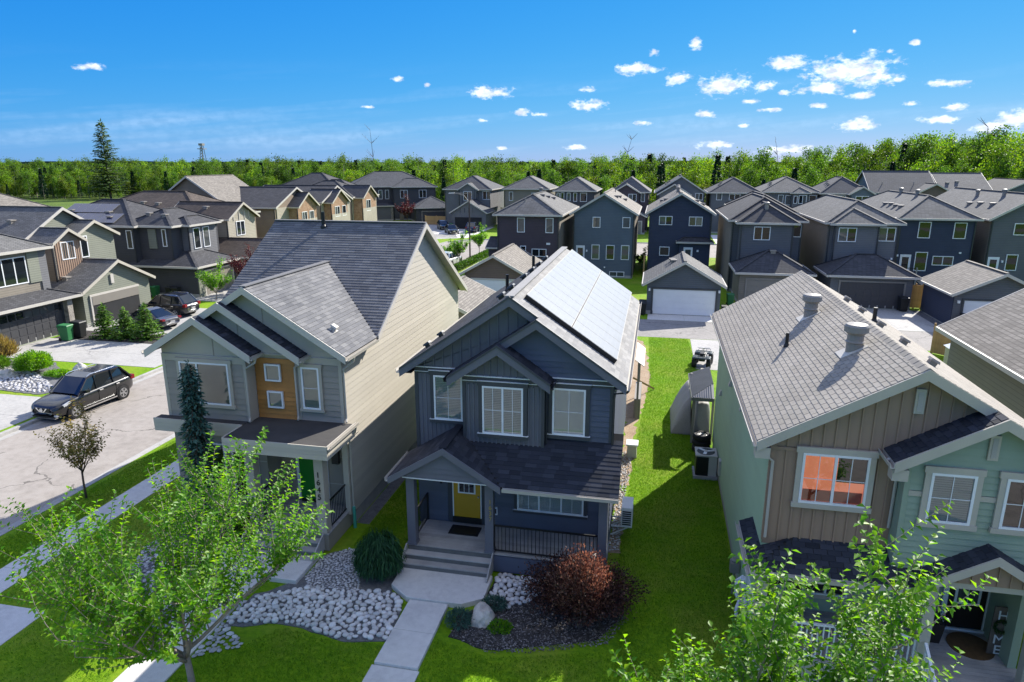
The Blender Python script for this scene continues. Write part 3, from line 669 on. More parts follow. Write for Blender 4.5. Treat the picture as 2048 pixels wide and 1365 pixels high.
# upper windows
window(Hm, (-6.5, W-.044, 4.2), (1,0,0), (0,-1,0), .92, 1.44, trim=m_trim_dark, tw=.12, mun=(2,2), back='blind')
window(Hm, (-4.8, YB-.033, 4.1), (1,0,0), (0,-1,0), 1.24, 1.5, trim=m_trim_dark, tw=.12, cols=(1,1), mun=(2,2), back='blind')
window(Hm, (-2.73, Y2-.036, 4.12), (1,0,0), (0,-1,0), .98, 1.46, trim=m_trim_dark, tw=.12, mun=(2,2), back=m_curtain)
# roofs
sh = Shingles(.33, .15, .014, .004, .37)
FY = W - .35; E0, E1 = -7.5, -.58
rl = roof_slab(Hm, [(E0,FY,zr(E0)),(RX,FY,RZ),(RX,31.1,RZ),(E0,31.1,zr(E0))])
F2 = Y2 - .35
rr = roof_slab(Hm, [(RX,FY,RZ),(g2x,FY,g2z),(g2x,F2,g2z),(E1,F2,zr(E1)),(E1,31.1,zr(E1)),(RX,31.1,RZ)])
u = Vector((-1,0,S)).normalized(); Lr = math.hypot(RX-E1, RZ-zr(E1)); c1 = (E1-g2x) * math.hypot(1,S)
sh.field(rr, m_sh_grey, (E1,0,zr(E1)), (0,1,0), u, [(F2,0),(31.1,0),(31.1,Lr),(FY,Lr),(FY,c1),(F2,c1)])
u = Vector((1,0,S)).normalized(); Ll = math.hypot(RX-E0, RZ-zr(E0))
sh.field(rl, m_sh_shade, (E0,31.1,zr(E0)), (0,-1,0), u, [(0,0),(31.1-FY,0),(31.1-FY,Ll),(0,Ll)])
FB = YB - .35; eL = -5.8; eR = -2.72
r2a = roof_slab(Hm, [(bx,F2,zl(bx)),(g2x,F2,g2z),(g2x,W,g2z),(bx,W,zl(bx))])
r2b = roof_slab(Hm, [(eL,FB,zl(eL)),(bx,FB,bz),(bx,W,bz),(eL,W,zl(eL))])
r2c = roof_slab(Hm, [(bx,FB,bz),(eR,FB,zb_r(eR)),(eR,Y2,zb_r(eR)),(bx,Y2,bz)])
u = Vector((-1,0,S)).normalized(); sh.field(r2c, m_sh_shade, (eR,0,zb_r(eR)), (0,1,0), u, [(FB,0),(Y2,0),(Y2,(eR-bx)*math.hypot(1,S)),(FB,(eR-bx)*math.hypot(1,S))])
u = Vector((1,0,S)).normalized(); 
sh.field(r2b, m_sh_shade, (eL,W,zl(eL)), (0,-1,0), u, [(0,0),(W-FB,0),(W-FB,(bx-eL)*math.hypot(1,S)),(0,(bx-eL)*math.hypot(1,S))])
sh.field(r2a, m_sh_shade, (bx,W,bz), (0,-1,0), u, [(0,0),(W-F2,0),(W-F2,(g2x-bx)*math.hypot(1,S)),(0,(g2x-bx)*math.hypot(1,S))])
rc = MB().bar((RX, FY, RZ+.015), (RX, 31.1, RZ+.015), .26, .035).build('ridge_cap', m_sh_grey, rl)
for a, b in (((E0,FY,zr(E0)),(RX,FY,RZ)), ((RX,FY,RZ),(g2x,FY,g2z)), ((bx,F2,zl(bx)),(g2x,F2,g2z)), ((g2x,F2,g2z),(E1,F2,zr(E1))), ((eL,FB,zl(eL)),(bx,FB,bz)), ((bx,FB,bz),(eR,FB,zb_r(eR)))):
    a, b = Vector(a) - UP*.005, Vector(b) - UP*.005; rake(Hm, a, b, m_main_batten, .27)
    rake(Hm, a + UP*.03, b + UP*.03, m_trim_dark, .07, .062, 'drip_edge')
for x, y0, y1, s_ in ((E0,FY-.04,31.1,-1), (E1,F2-.04,31.1,1)):
    gutter(Hm, (x, y0, zr(x)-.03), (x, y1, zr(x)-.03), m_trim_grey, (s_,0,0), h=.12, w=.12)
    MB().box(min(x,x-s_*.35), max(x,x-s_*.35), y0+.1, y1-.05, zr(x)-.17, zr(x)-.155).build('soffit', m_trim_dark, Hm)
gutter(Hm, (eL, FB-.04, zl(eL)-.03), (eL, W, zl(eL)-.03), m_gutter_dark, (-1,0,0)); gutter(Hm, (eR, FB-.04, zb_r(eR)-.03), (eR, Y2, zb_r(eR)-.03), m_gutter_dark, (1,0,0))
downspout(Hm, [(E1+.06,18.75,5.7),(E1+.02,18.8,5.62),(X1+.02,18.96,5.5),(X1+.02,18.96,3.6)], m_gutter_dark)
downspout(Hm, [(eR+.06,18.5,5.68),(B1+.04,18.78,5.52),(B1+.04,18.8,3.85)], m_gutter_dark)
nl = Vector((-S,0,1)); 
for y in (20.6, 22.1, 24.4, 26.0, 27.6, 29.3): box_vent(rl, (RX-.55, y, zr(RX-.55)), nl, m_gutter_dark, .24)
for x, y in ((RX-1.0, 23.3), (RX-.7, 26.9)): pipe_vent(rl, (x, y, zr(x)), m_black, .62, .06)
for y in (21.5, 20.1): box_vent(rl, (E0+.6, y, zr(E0+.6)), nl, m_gutter_dark, .2)
# porch
PY = 17.4; PS = .59; pe = 3.0; zp = lambda y: pe + (y - PY) * PS
px_, pz, GS = -5.67, 4.06, .625; zg = lambda x: pz - abs(x - px_) * GS
gL, gR = -7.38, -3.97; yv = PY + (pz - pe) / PS
ps = roof_slab(Hm, [(gR,PY,pe),(-.62,PY,pe),(-.62,W,zp(W)),(px_,W,zp(W)),(px_,yv,pz)], thick=.1)
hyp = math.hypot(1, PS); sh.field(ps, m_sh_shade, (0,PY,pe), (1,0,0), Vector((0,1,PS)).normalized(), [(gR,0),(-.62,0),(-.62,(Y2-PY)*hyp),(B1,(Y2-PY)*hyp),(B1,(YB-PY)*hyp),(B0,(YB-PY)*hyp),(B0,(W-PY)*hyp),(px_,(W-PY)*hyp),(px_,(yv-PY)*hyp)])
pl = roof_slab(Hm, [(gL,PY-.03,zg(gL)),(px_,PY-.03,pz),(px_,W,pz),(gL,W,zg(gL))], thick=.1)
pr = roof_slab(Hm, [(px_,PY-.03,pz),(gR,PY-.03,zg(gR)),(px_,yv,pz)], thick=.1)
hg = math.hypot(1, GS)
sh.field(pl, m_sh_shade, (gL,W,zg(gL)), (0,-1,0), Vector((1,0,GS)).normalized(), [(0,0),(W-PY+.03,0),(W-PY+.03,(px_-gL)*hg),(0,(px_-gL)*hg)])
sh.field(pr, m_sh_shade, (gR,PY-.03,zg(gR)), (0,1,0), Vector((-1,0,GS)).normalized(), [(0,0),(.02,0),(yv-PY+.03,(gR-px_)*hg),(0,(gR-px_)*hg)])
MB().bar((px_,PY-.03,pz+.012),(px_,W-.02,pz+.012),.22,.03).build('ridge_cap', m_sh_shade, pl)
gw = wall_core(Hm, m_main_batten, (0,PY+.1,0), (1,0,0), (0,-1,0), [(-7.0,2.97),(-4.32,2.97),(px_,pz-.14)], .12, 'porch_gable')
laps(gw, m_main_batten, (0,PY+.1,0), (1,0,0), (0,-1,0), [(-6.9,3.02),(-4.42,3.02),(px_,pz-.17)], .17, .034)
for a, b in (((gL,PY-.03,zg(gL)),(px_,PY-.03,pz)), ((px_,PY-.03,pz),(gR,PY-.03,zg(gR)))): rake(Hm, a, b, m_main_batten, .2)
gutter(Hm, (gR+.05, PY, pe-.01), (-.62, PY, pe-.01), m_trim_grey, (0,-1,0)); gutter(Hm, (gL, PY-.05, zg(gL)-.02), (gL, W, zg(gL)-.02), m_trim_grey, (-1,0,0))
MB().box(-6.98, -.93, 17.72, 17.94, 2.84, 2.96).build('beam', m_main_batten, Hm)
MB().box(-6.98, -4.3, 17.47, 17.499, 2.965, 2.995).build('drip_edge', m_white, Hm)
for x, (a, b) in ((-.93, (.24, 0)), (-6.98, (0, .24))): MB().box(x-a*.9, x+b*.9, 17.941, W, 2.84, 2.95).build('beam', m_main_batten, Hm)
MB().box(-6.9, -1.0, 17.95, W, 2.955, 2.97).build('porch_ceiling', m_main_batten, Hm)
dk = deck(Hm, -6.98, -.92, 17.72, W-.02, .62, m_deck, .14, m_main_lap)
MB().box(-4.34, -.92, 17.70, 17.719, .05, .56).build('skirt_panel', m_main_lap, dk)
for x in (-6.84, -4.4, -1.05):
    p = MB().box(x-.13, x+.13, 17.72, 17.98, .625, 2.84).build('porch_post', m_main_batten, Hm, bevel=.01)
    MB().box(x-.15, x+.15, 17.70, 18.0, .622, .70).build('post_base', m_main_batten, p)
numerals(p0 := [o for o in Hm.children if o.name.startswith('porch_post')][1], '1637', (-4.36, 17.72, 2.26), (1,0,0), (0,-1,0), .2, m_gold, .185)
sp_ = None
for i in range(3):
    z = .62 - .155*(i+1); y1 = 17.72 - .27*i
    t = MB().box(-6.98, -4.32, y1-.28, y1-.005, z-.035, z).build('step_tread', m_deck, Hm)
    MB().box(-6.96, -4.34, y1-.02, y1-.008, z+.002, z+.12).build('riser', m_riser, t)
for x in (-7.03, -4.31): MB().prism([(x,17.7,.08),(x,16.9,.08),(x,16.88,.24),(x,17.7,.66)], (.04,0,0)).build('stair_stringer', m_deck, Hm)
railing(Hm, (-6.84,17.99,0), (-6.84,W-.03,0), .62, 1.56, m_blackmetal); railing(Hm, (-4.26,17.82,0), (-1.19,17.82,0), .62, 1.52, m_blackmetal)
railing(Hm, (-1.05,17.99,0), (-1.05,W-.03,0), .62, 1.52, m_blackmetal)
laps(wall, m_main_lap, (0,W,0), (1,0,0), (0,-1,0), [(X0+.02,.66),(-6.16,.66),(-6.16,2.86),(X0+.02,2.86)], .17, .034)
laps(wall, m_main_lap, (0,W,0), (1,0,0), (0,-1,0), [(-4.86,.66),(X1-.02,.66),(X1-.02,2.86),(-4.86,2.86)], .17, .034)
d = MB().box(-5.95, -5.06, W-.05, W-.01, .86, 2.86).build('door', m_yellow, Hm)
for a, b in ((-5.83,-5.72),(-5.66,-5.55),(-5.47,-5.36),(-5.30,-5.19)): MB().box(a, b, W-.056, W-.05, 1.0, 1.58).build('door_panel', m_yellow, d, bevel=.006)
MB().box(-5.8, -5.22, W-.066, W-.048, 1.7, 2.62).build('door_light_frame', m_white, d); MB().box(-5.75, -5.27, W-.07, W-.0665, 1.75, 2.57).build('pane', m_pane, d)
for x in (-5.59, -5.43): MB().box(x-.008, x+.008, W-.075, W-.0705, 1.75, 2.57).build('grille', m_white, d)
MB().lathe((0,0,0), [(.012,0),(.03,.02),(.032,.045),(.02,.06)], 10).xform(Matrix.Translation((-5.12,W-.05,1.62)) @ Matrix.Rotation(R(90),4,'X')).build('handle', m_steel, d)
MB().box(-5.98, -5.03, W-.09, W-.02, .66, .855).build('threshold', m_black, Hm)
for a, b, c, e in ((-6.14,-5.96,.64,2.9),(-5.05,-4.87,.64,2.9)): MB().box(a, b, W-.04, W-.001, c, e).build('door_trim', m_trim_dark, Hm)
for a, b in ((-5.985,-5.952),(-5.058,-5.025)): MB().box(a, b, W-.06, W-.01, .857, 2.9).build('door_jamb', m_white, Hm)
window(Hm, (-3.85, W-.036, 1.34), (1,0,0), (0,-1,0), 2.1, 1.05, trim=m_trim_dark, tw=.1, cols=(1,1,1), mun=(2,1), back='blind')
MB().box(-4.66, -4.5, W-.07, W-.016, 1.05, 1.32).build('meter_box', m_white, Hm); MB().box(-4.63, -4.53, W-.076, W-.0705, 1.1, 1.27).build('meter_dial', m_black, Hm)
MB().box(-6.38, -6.3, W-.12, W-.01, 2.0, 2.22).build('porch_light', m_blackmetal, Hm)
sh.finish(300)
# door mat lies on the deck
o = MB().box(-5.95, -4.98, 18.55, 19.1, .624, .64).build('door_mat', m_rubber); MB().box(-5.87, -5.06, 18.62, 19.03, .64, .645).build('mat_inset', m_black, o)
tag(o, 'black rectangular doormat before the yellow door', 'doormat')
# solar array on the right slope
ar = thing('solar_array', 'large rooftop solar array in two rows on the slate blue house', 'solar panels', (-2.4, 26, 7))
m_solar, nt, p, _ = newmat('solar_glass'); v = coords(nt)
bk = nt.nodes.new('ShaderNodeTexBrick'); bk.offset = 0; nt.links.new(nt.nodes.new('ShaderNodeUVMap').outputs[0], bk.inputs['Vector']); bk.inputs['Scale'].default_value = 1
bk.inputs['Brick Width'].default_value = 1/6; bk.inputs['Row Height'].default_value = .1; bk.inputs['Mortar Size'].default_value = .0022
bk.inputs['Color1'].default_value = (.20,.205,.215,1); bk.inputs['Color2'].default_value = (.225,.23,.24,1); bk.inputs['Mortar'].default_value = (.27,.27,.27,1)  # pale grey cells carry part of the sky glare in their colour
nt.links.new(bk.outputs['Color'], p.inputs['Base Color']); p.inputs['Roughness'].default_value = .295; p.inputs['Specular IOR Level'].default_value = .45; p.inputs['IOR'].default_value = 1.5
bumpn(nt, p, noise(nt, v, 55, 2, .8), .12, .002)
un = Vector((-1,0,S)).normalized(); nn = Vector((S,0,1)).normalized()
def solar_panel(parent, c, a, u_, n_, wa, hu, m, fm):     # a along, u up-slope
    c, a, u_, n_ = map(Vector, (c, a, u_, n_)); P = lambda x, y, z: c + a*x + u_*y + n_*z
    mb = MB(); mb.hexa([P(0,0,0),P(wa,0,0),P(wa,hu,0),P(0,hu,0),P(0,0,.04),P(wa,0,.04),P(wa,hu,.04),P(0,hu,.04)])
    o = mb.build('panel', fm, parent)
    g = MB(); g.v = [P(.012,.012,.0425),P(wa-.012,.012,.0425),P(wa-.012,hu-.012,.0425),P(.012,hu-.012,.0425)]; g.f = [(0,1,2,3)]
    go = g.build('panel_glass', m, o); uv = go.data.uv_layers.new(name='UVMap')
    for l, c_ in zip(uv.data, ((0,0),(1,0),(1,1),(0,1))): l.uv = c_
    return o
for row, t0 in enumerate((.52, 2.2)):
    for k in range(11):
        y = 19.75 + k * 1.015; base = Vector((E1, y, zr(E1))) + un*t0 + nn*.12
        solar_panel(ar, base, (0,1,0), un, nn, 1.005, 1.655, m_solar, m_greycap)
for t in (.85, 1.9, 2.55, 3.55):
    b = Vector((E1, 19.72, zr(E1))) + un*t + nn*.06; MB().bar(b, b + Vector((0,11.2,0)), .05, .07, nn).build('rail', m_blackmetal, ar)
b = Vector((E1, 19.74, zr(E1))) + un*.52 + nn*.01; MB().prism([b, b + un*3.335, b + un*3.335 + nn*.13, b + nn*.13], (0,.012,0)).build('skirt', m_black, ar)
# ================================================================== tan and grey house 1645
A0, A1 = -15.65, -9.57; S5 = .62
Ht = thing('house', 'tan-sided grey house with cedar panel, green door and three stepped front gables', 'house', (-12.6, 25, 0))
RY, RZ5 = 26.95, 9.6; zm = lambda y: RZ5 - abs(y - RY) * S5
YF, YP, YB5 = 18.75, 19.25, 32.5
pk = [(-14.1, 7.3), (-13.4, 7.735), (-12.6, 8.23)]        # peaks on one shared left slope
zle = lambda x: pk[0][1] - (pk[0][0] - x) * S5
sideP = [(YP,.5),(YB5,.5),(YB5,zm(YB5)-.12),(RY,RZ5-.12),(zm_y := RY-(RZ5-6.2)/S5, 6.08),(YP,6.08)]
sw = wall_core(Ht, m_tan_lap, (A1,0,0), (0,1,0), (1,0,0), sideP)
laps(sw, m_tan_lap, (A1,0,0), (0,1,0), (1,0,0), sideP, .205, .017)
wall_core(Ht, m_tan_lap, (A0,0,0), (0,1,0), (-1,0,0), sideP)
wall_core(Ht, m_tan_lap, (A0,YB5,0), (1,0,0), (0,1,0), [(0,.5),(A1-A0,.5),(A1-A0,6.1),(0,6.1)])
MB().box(A0+.02, A1-.02, 19.7, YB5-.02, 0, .5).build('foundation', m_found, Ht)
# upper front walls: left bay forward, cedar panel and right bay
zr1 = lambda x: pk[0][1] - (x - pk[0][0]) * S5; zr2 = lambda x: pk[1][1] - (x - pk[1][0]) * S5; zr3 = lambda x: pk[2][1] - (x - pk[2][0]) * S5
C1, C2 = -12.62, -11.18
wa = wall_core(Ht, m_grey_panel, (0,YF,0), (1,0,0), (0,-1,0), [(A0,3.78),(C1,3.78),(C1,zr1(C1)-.18),(pk[0][0],pk[0][1]-.18),(A0,zle(A0)-.18)], .5)
laps(wa, m_grey_lap, (0,YF,0), (1,0,0), (0,-1,0), [(A0+.1,3.8),(C1-.1,3.8),(C1-.1,5.72),(A0+.1,5.72)], .2, .03)
wb = wall_core(Ht, m_grey_panel, (0,YP,0), (1,0,0), (0,-1,0), [(C1-1.2,3.78),(A1,3.78),(A1,6.2),(pk[2][0],pk[2][1]-.18),(C1-1.2,zle(C1-1.2)-.18)], .2)
laps(wb, m_cedar, (0,YP-.03,0), (1,0,0), (0,-1,0), [(C1+.02,3.8),(C2,3.8),(C2,5.85),(C1+.02,5.85)], .155, .03)
MB().box(C1+.02, C2, YP-.03, YP-.001, 3.8, 5.85).build('cedar_backing', m_cedar, wb)
laps(wb, m_grey_lap, (0,YP,0), (1,0,0), (0,-1,0), [(C2+.1,3.8),(A1-.1,3.8),(A1-.1,5.75),(C2+.1,5.75)], .2, .03)
wc = wall_core(Ht, m_grey_panel, (0,YP-.2,0), (1,0,0), (0,-1,0), [(C1-1.6,6.0),(-10.9,6.0),(-10.9,zr2(-10.9)-.18),(pk[1][0],pk[1][1]-.18),(C1-1.6,zle(C1-1.6)-.18)], .19)
for x, y, z1 in ((A0-.01,YF,5.9),(C1-.1,YF,5.9),(C2,YP,5.9),(A1-.1,YP,5.9)): MB().box(x, x+.112, y-.03, y+.08, 3.8, z1).build('corner_board', m_grey_panel, Ht)
for a, b, y in ((A0,C1,YF),(C2,A1,YP)):
    t = MB().box(a, b, y-.035, y, 5.74, 5.95).build('belt_trim', m_grey_panel, Ht); MB().box(a-.01, b+.01, y-.055, y, 5.95, 5.966).build('drip_edge', m_trim_grey, t)
MB().box(C1, C2-.3, YP-.24, YP-.2, 6.05, 6.065).build('drip_edge', m_trim_grey, Ht)
for x, y, z0, z1 in ((-13.75,YF,5.97,zr1(-13.75)-.3),(-13.0,YP-.2,6.1,zr2(-13.0)-.3),(-12.2,YP,6.4,zr3(-12.2)-.3)): MB().box(x, x+.03, y-.012, y, z0, z1).build('panel_joint', m_grey_lap, Ht)
window(Ht, (-15.0, YF-.032, 4.32), (1,0,0), (0,-1,0), 1.78, 1.42, trim=m_grey_panel, tw=.1, cols=(.36,.64), back=m_tan_reflect)
window(Ht, (-12.22, YP-.064, 5.1), (1,0,0), (0,-1,0), .56, .58, tw=0, back=m_tan_reflect); window(Ht, (-12.2, YP-.064, 4.18), (1,0,0), (0,-1,0), .56, .58, back=m_tan_reflect)
window(Ht, (-10.95, YP-.032, 4.22), (1,0,0), (0,-1,0), .62, 1.42, trim=m_grey_panel, tw=.09, back=m_tan_reflect, mun=(1,2))
# roofs
s5 = Shingles(.33, .15, .018, .004, .37); h5 = math.hypot(1, S5)
X0r, X1r = A0-.33, A1+.33
ef = zm_y; eb = 33.0
rf = roof_slab(Ht, [(X0r,ef,zm(ef)),(X1r,ef,zm(ef)),(X1r,RY,RZ5),(X0r,RY,RZ5)]); rb = roof_slab(Ht, [(X1r,RY,RZ5),(X1r,eb,zm(eb)),(X0r,eb,zm(eb)),(X0r,RY,RZ5)])
yv = lambda x: RY - (RZ5 - zr3(x)) / S5        # valley with the big right-hand gable
tv = lambda y: (y - ef) * h5
s5.field(rf, m_sh_1645, (0,ef,zm(ef)), (1,0,0), Vector((0,1,S5)).normalized(), [(X0r,0),(-14.9,0),(pk[2][0],tv(yv(pk[2][0]))),(X1r-.02,tv(yv(X1r-.02))),(X1r,0),(X1r,tv(RY)),(X0r,tv(RY))])
g = [18.4, 18.72, 18.92]                        # rake planes of the three gables
gr = [-12.22, -10.72, X1r]
zrs = (zr1, zr2, zr3); backs = (YP-.2, YP, yv)
for i in range(3):
    x, z = pk[i]; zz = zrs[i]
    if i < 2:
        r_ = roof_slab(Ht, [(x,g[i],z),(gr[i],g[i],zz(gr[i])),(gr[i],backs[i],zz(gr[i])),(x,backs[i],z)])
        s5.field(r_, m_sh_shade, (gr[i],0,zz(gr[i])), (0,1,0), Vector((-1,0,S5)).normalized(), [(g[i],0),(backs[i],0),(backs[i],(gr[i]-x)*h5),(g[i],(gr[i]-x)*h5)])
    else:
        y0, y1 = yv(gr[i]), yv(x)
        r_ = roof_slab(Ht, [(x,g[i],z),(gr[i],g[i],zz(gr[i])),(gr[i],y0,zz(gr[i])),(x,y1,z)])
        s5.field(r_, m_sh_1645, (gr[i],0,zz(gr[i])), (0,1,0), Vector((-1,0,S5)).normalized(), [(g[i],0),(y0,0),(y1,(gr[i]-x)*h5),(g[i],(gr[i]-x)*h5)])
        box_vent(r_, (-10.15, 20.0, zz(-10.15)), (S5,0,1), m_trim_grey, .2)
        MB().bar((x,g[i],z+.012),(x,y1,z+.012),.24,.03).build('ridge_cap', m_sh_1645, r_)
    xl = X0r if i == 0 else pk[i-1][0]
    rl_ = roof_slab(Ht, [(xl,g[i],zle(xl)),(x,g[i],z),(x,24.7,z),(xl,24.7,zle(xl))])
    rake(Ht, (xl,g[i],zle(xl)), (x,g[i],z), m_trim_grey, .24); rake(Ht, (x,g[i],z), (gr[i],g[i],zz(gr[i])), m_trim_grey, .24)
    gutter(Ht, (gr[i],g[i]-.04,zz(gr[i])-.03), (gr[i],(backs[i] if i < 2 else yv(gr[i])-.05),zz(gr[i])-.03), m_gutter_tan, (1,0,0))
MB().bar((X0r,RY,RZ5+.012),(X1r,RY,RZ5+.012),.26,.035).build('ridge_cap', m_sh_1645, rf)
for a, b in (((X1r,ef,zm(ef)),(X1r,RY,RZ5)),((X1r,RY,RZ5),(X1r,eb,zm(eb)))): rake(Ht, a, b, m_trim_grey, .22, .045, d=(1,0,0))
MB().prism([(A1,ef,zm(ef)-.15),(A1,RY,RZ5-.15),(A1,RY,RZ5-.16),(A1,ef,zm(ef)-.16)], (.33,0,0)).build('soffit', m_trim_grey, Ht)
MB().prism([(A1,RY,RZ5-.15),(A1,eb,zm(eb)-.15),(A1,eb,zm(eb)-.16),(A1,RY,RZ5-.16)], (.33,0,0)).build('soffit', m_trim_grey, Ht)
gutter(Ht, (X0r,eb,zm(eb)-.03), (X1r,eb,zm(eb)-.03), m_gutter_tan, (0,1,0)); gutter(Ht, (X0r,g[0]-.04,zle(X0r)-.03), (X0r,24,zle(X0r)-.03), m_gutter_tan, (-1,0,0))
pipe_vent(rf, (-13.6, 26.6, zm(26.6)), m_black, .62, .075)
for x, y, xe, yw in ((gr[0]+.06,18.6,C1+.02,18.68),(gr[1]+.06,18.9,C2+.03,19.17),(gr[2]+.06,19.4,A1+.05,19.3)):
    downspout(Ht, [(x,y,6.0),(x-.04,y,5.86),(xe,yw-.02,5.62),(xe,yw-.02,3.95),(xe+.05,yw-.14,3.86)], m_gutter_tan)
# porch and pent roof
pr1 = MB().box(-12.72, A1+.3, 17.35, YP-.001, 3.62, 3.79).build('porch_roof', m_underlay, Ht); pr2 = MB().box(A0-.33, -12.721, 18.43, YF-.001, 3.62, 3.79).build('porch_roof', m_underlay, Ht)
m_membrane = M('asphalt_membrane', (.055,.052,.05), .9, .3, 1.5, 60, .3)
MB().box(-12.7, A1+.28, 17.37, YP-.03, 3.79, 3.798).build('membrane', m_membrane, pr1); MB().box(A0-.3, -12.72, 18.45, YF-.03, 3.79, 3.797).build('membrane', m_membrane, pr2)
for k in range(3):
    z0, z1 = 3.36 + .15*k, 3.505 + .15*k
    for a, b, y in ((-12.74, A1+.32, 17.31-.006*k), (A0-.35, -12.745, 18.39-.006*k)): MB().box(a, b, y, y+.04, z0, z1).build('fascia', m_tan_lap, Ht)
    MB().box(A1+.281+.006*k, A1+.32+.006*k, 17.352, YP, z0, z1).build('fascia', m_tan_lap, Ht)
    MB().box(-12.76-.006*k, -12.722, 17.352, 18.38, z0, z1).build('fascia', m_tan_lap, Ht)
gutter(Ht, (A1+.33,17.3,3.82), (A1+.33,YP+.1,3.82), m_gutter_tan, (1,0,0))
downspout(Ht, [(A1+.4,19.2,3.72),(A1+.33,19.25,3.5),(A1+.07,19.35,3.3),(A1+.07,19.35,.75)], m_gutter_tan)
m_teal = M('teal_pipe', (.07,.38,.30), .5, .05, 3, 40, 0); MB().tube([(A1+.1,19.3,.0),(A1+.1,19.3,.78)], .055, 10).build('drain_pipe', m_teal, Ht)
MB().box(-12.7, A1+.26, 17.4, 19.66, 3.34, 3.36).build('porch_ceiling', m_grey_panel, Ht)
LW = 19.68
lw = wall_core(Ht, m_grey_lap, (0,LW,0), (1,0,0), (0,-1,0), [(-12.3,.4),(A1,.4),(A1,3.4),(-12.3,3.4)])
lw2 = wall_core(Ht, m_grey_lap, (0,18.85,0), (1,0,0), (0,-1,0), [(A0,.3),(-12.25,.3),(-12.25,3.4),(A0,3.4)], .8)
for z in (1.35, 2.35): MB().box(-12.2, A1-.02, LW-.006, LW, z, z+.02).build('panel_joint', m_trim_grey, lw)
for z in (1.35, 2.35): MB().box(A0+.02, -12.27, 18.844, 18.85, z, z+.02).build('panel_joint', m_trim_grey, lw2)
window(Ht, (-14.7, 18.835, 1.0), (1,0,0), (0,-1,0), .95, 1.9, back=m_room); window(Ht, (-13.5, 18.835, 1.0), (1,0,0), (0,-1,0), .95, 1.9, back=m_room)
dk = deck(Ht, -12.38, A1-.05, 17.72, LW-.02, .62, m_deck, .14, m_grey_lap)
for x in (-12.2, -9.82): MB().box(x-.15, x+.15, 17.74, 18.06, .623, 3.36).build('porch_post', m_grey_panel, Ht, bevel=.01)
pp = [o for o in Ht.children if o.name.startswith('porch_post')][1]
numerals(pp, '1645', (-9.84, 17.74, 2.55), (1,0,0), (0,-1,0), .27, m_blackmetal, .25)
for i in range(3):
    z = .62 - .155*(i+1); y1 = 17.72 - .27*i
    t = MB().box(-12.38, -9.82, y1-.28, y1-.005, z-.035, z).build('step_tread', m_deck, Ht); MB().box(-12.36, -9.84, y1-.02, y1-.008, z+.002, z+.12).build('riser', m_riser, t)
for x in (-12.42, -9.81): MB().prism([(x,17.7,.08),(x,16.9,.08),(x,16.88,.24),(x,17.7,.66)], (.04,0,0)).build('stair_stringer', m_deck, Ht)
railing(Ht, (-12.2,18.07,0), (-12.2,18.83,0), .62, 1.58, m_blackmetal); railing(Ht, (-9.72,18.07,0), (-9.72,LW-.04,0), .62, 1.58, m_blackmetal)
d = MB().box(-11.55, -10.62, LW-.05, LW-.01, .72, 2.98).build('door', m_green_door, Ht)
MB().box(-11.0, -10.74, LW-.062, LW-.049, .95, 2.8).build('door_light_frame', m_white, d); MB().box(-10.96, -10.78, LW-.066, LW-.0625, 1.0, 2.75).build('pane', m_pane, d)
MB().lathe((0,0,0), [(.012,0),(.035,.02),(.036,.045),(.02,.06)], 10).xform(Matrix.Translation((-10.86,LW-.066,1.72)) @ Matrix.Rotation(R(90),4,'X')).build('handle', m_steel, d)
for a, b in ((-11.66,-11.56),(-10.61,-10.5)): MB().box(a, b, LW-.07, LW-.005, .7, 3.1).build('door_jamb', m_white, Ht)
MB().box(-11.56, -10.61, LW-.09, LW-.02, .623, .715).build('threshold', m_black, Ht)
MB().box(-10.3, -10.05, LW-.14, LW-.01, 2.15, 2.75).build('wall_lantern', m_blackmetal, Ht)
s5.finish(300)

# ================================================================== brown and sage house at the right
Hr = thing('house', 'brown and sage green house with weathered tan shingle roof and orange-curtained window', 'house', (5.8, 22, 0))
SR = .576; RX3, RZ3 = 5.78, 7.79; zR = lambda x: RZ3 - abs(x - RX3) * SR
e0, e1 = 2.5, 9.06; w0, w1 = 2.86, 8.7; FYr, BYr = 15.21, 28.95; YW = 15.5
cr = wall_core(Hr, m_brown_board, (0,YW,0), (1,0,0), (0,-1,0), [(w0,3.2),(w1,3.2),(w1,zR(w1)-.18),(RX3,RZ3-.18),(w0,zR(w0)-.18)])
battens(cr, m_brown_board, (0,YW,0), (1,0,0), (0,-1,0), [(w0+.1,3.3),(5.65,3.3),(5.65,5.62),(w0+.1,5.62)], .255, .04)
battens(cr, m_brown_board, (0,YW,0), (1,0,0), (0,-1,0), [(w0+.1,5.72),(w1,5.72),(w1,zR(w1)-.22),(RX3,RZ3-.22),(w0+.1,zR(w0)-.22)], .255, .04)
MB().box(w0-.02, 5.5, YW-.04, YW, 5.62, 5.70).build('belt_trim', m_brown_board, cr)
sd_ = wall_core(Hr, m_sage_bounce, (w0,0,0), (0,1,0), (-1,0,0), [(YW+.01,.35),(28.65,.35),(28.65,5.95),(YW+.01,5.95)])
laps(sd_, m_sage_bounce, (w0,0,0), (0,1,0), (-1,0,0), [(YW+.02,.4),(28.64,.4),(28.64,5.9),(YW+.02,5.9)], .15, .022)
wall_core(Hr, m_sage_lap, (w1,0,0), (0,1,0), (1,0,0), [(YW+.01,.35),(28.65,.35),(28.65,5.95),(YW+.01,5.95)])
wall_core(Hr, m_sage_lap, (0,28.65,0), (1,0,0), (0,1,0), [(w0,.35),(w1,.35),(w1,zR(w1)-.18),(RX3,RZ3-.18),(w0,zR(w0)-.18)])
MB().box(w0+.02, w1-.02, 16.5, 28.6, 0, .36).build('foundation', m_found, Hr)
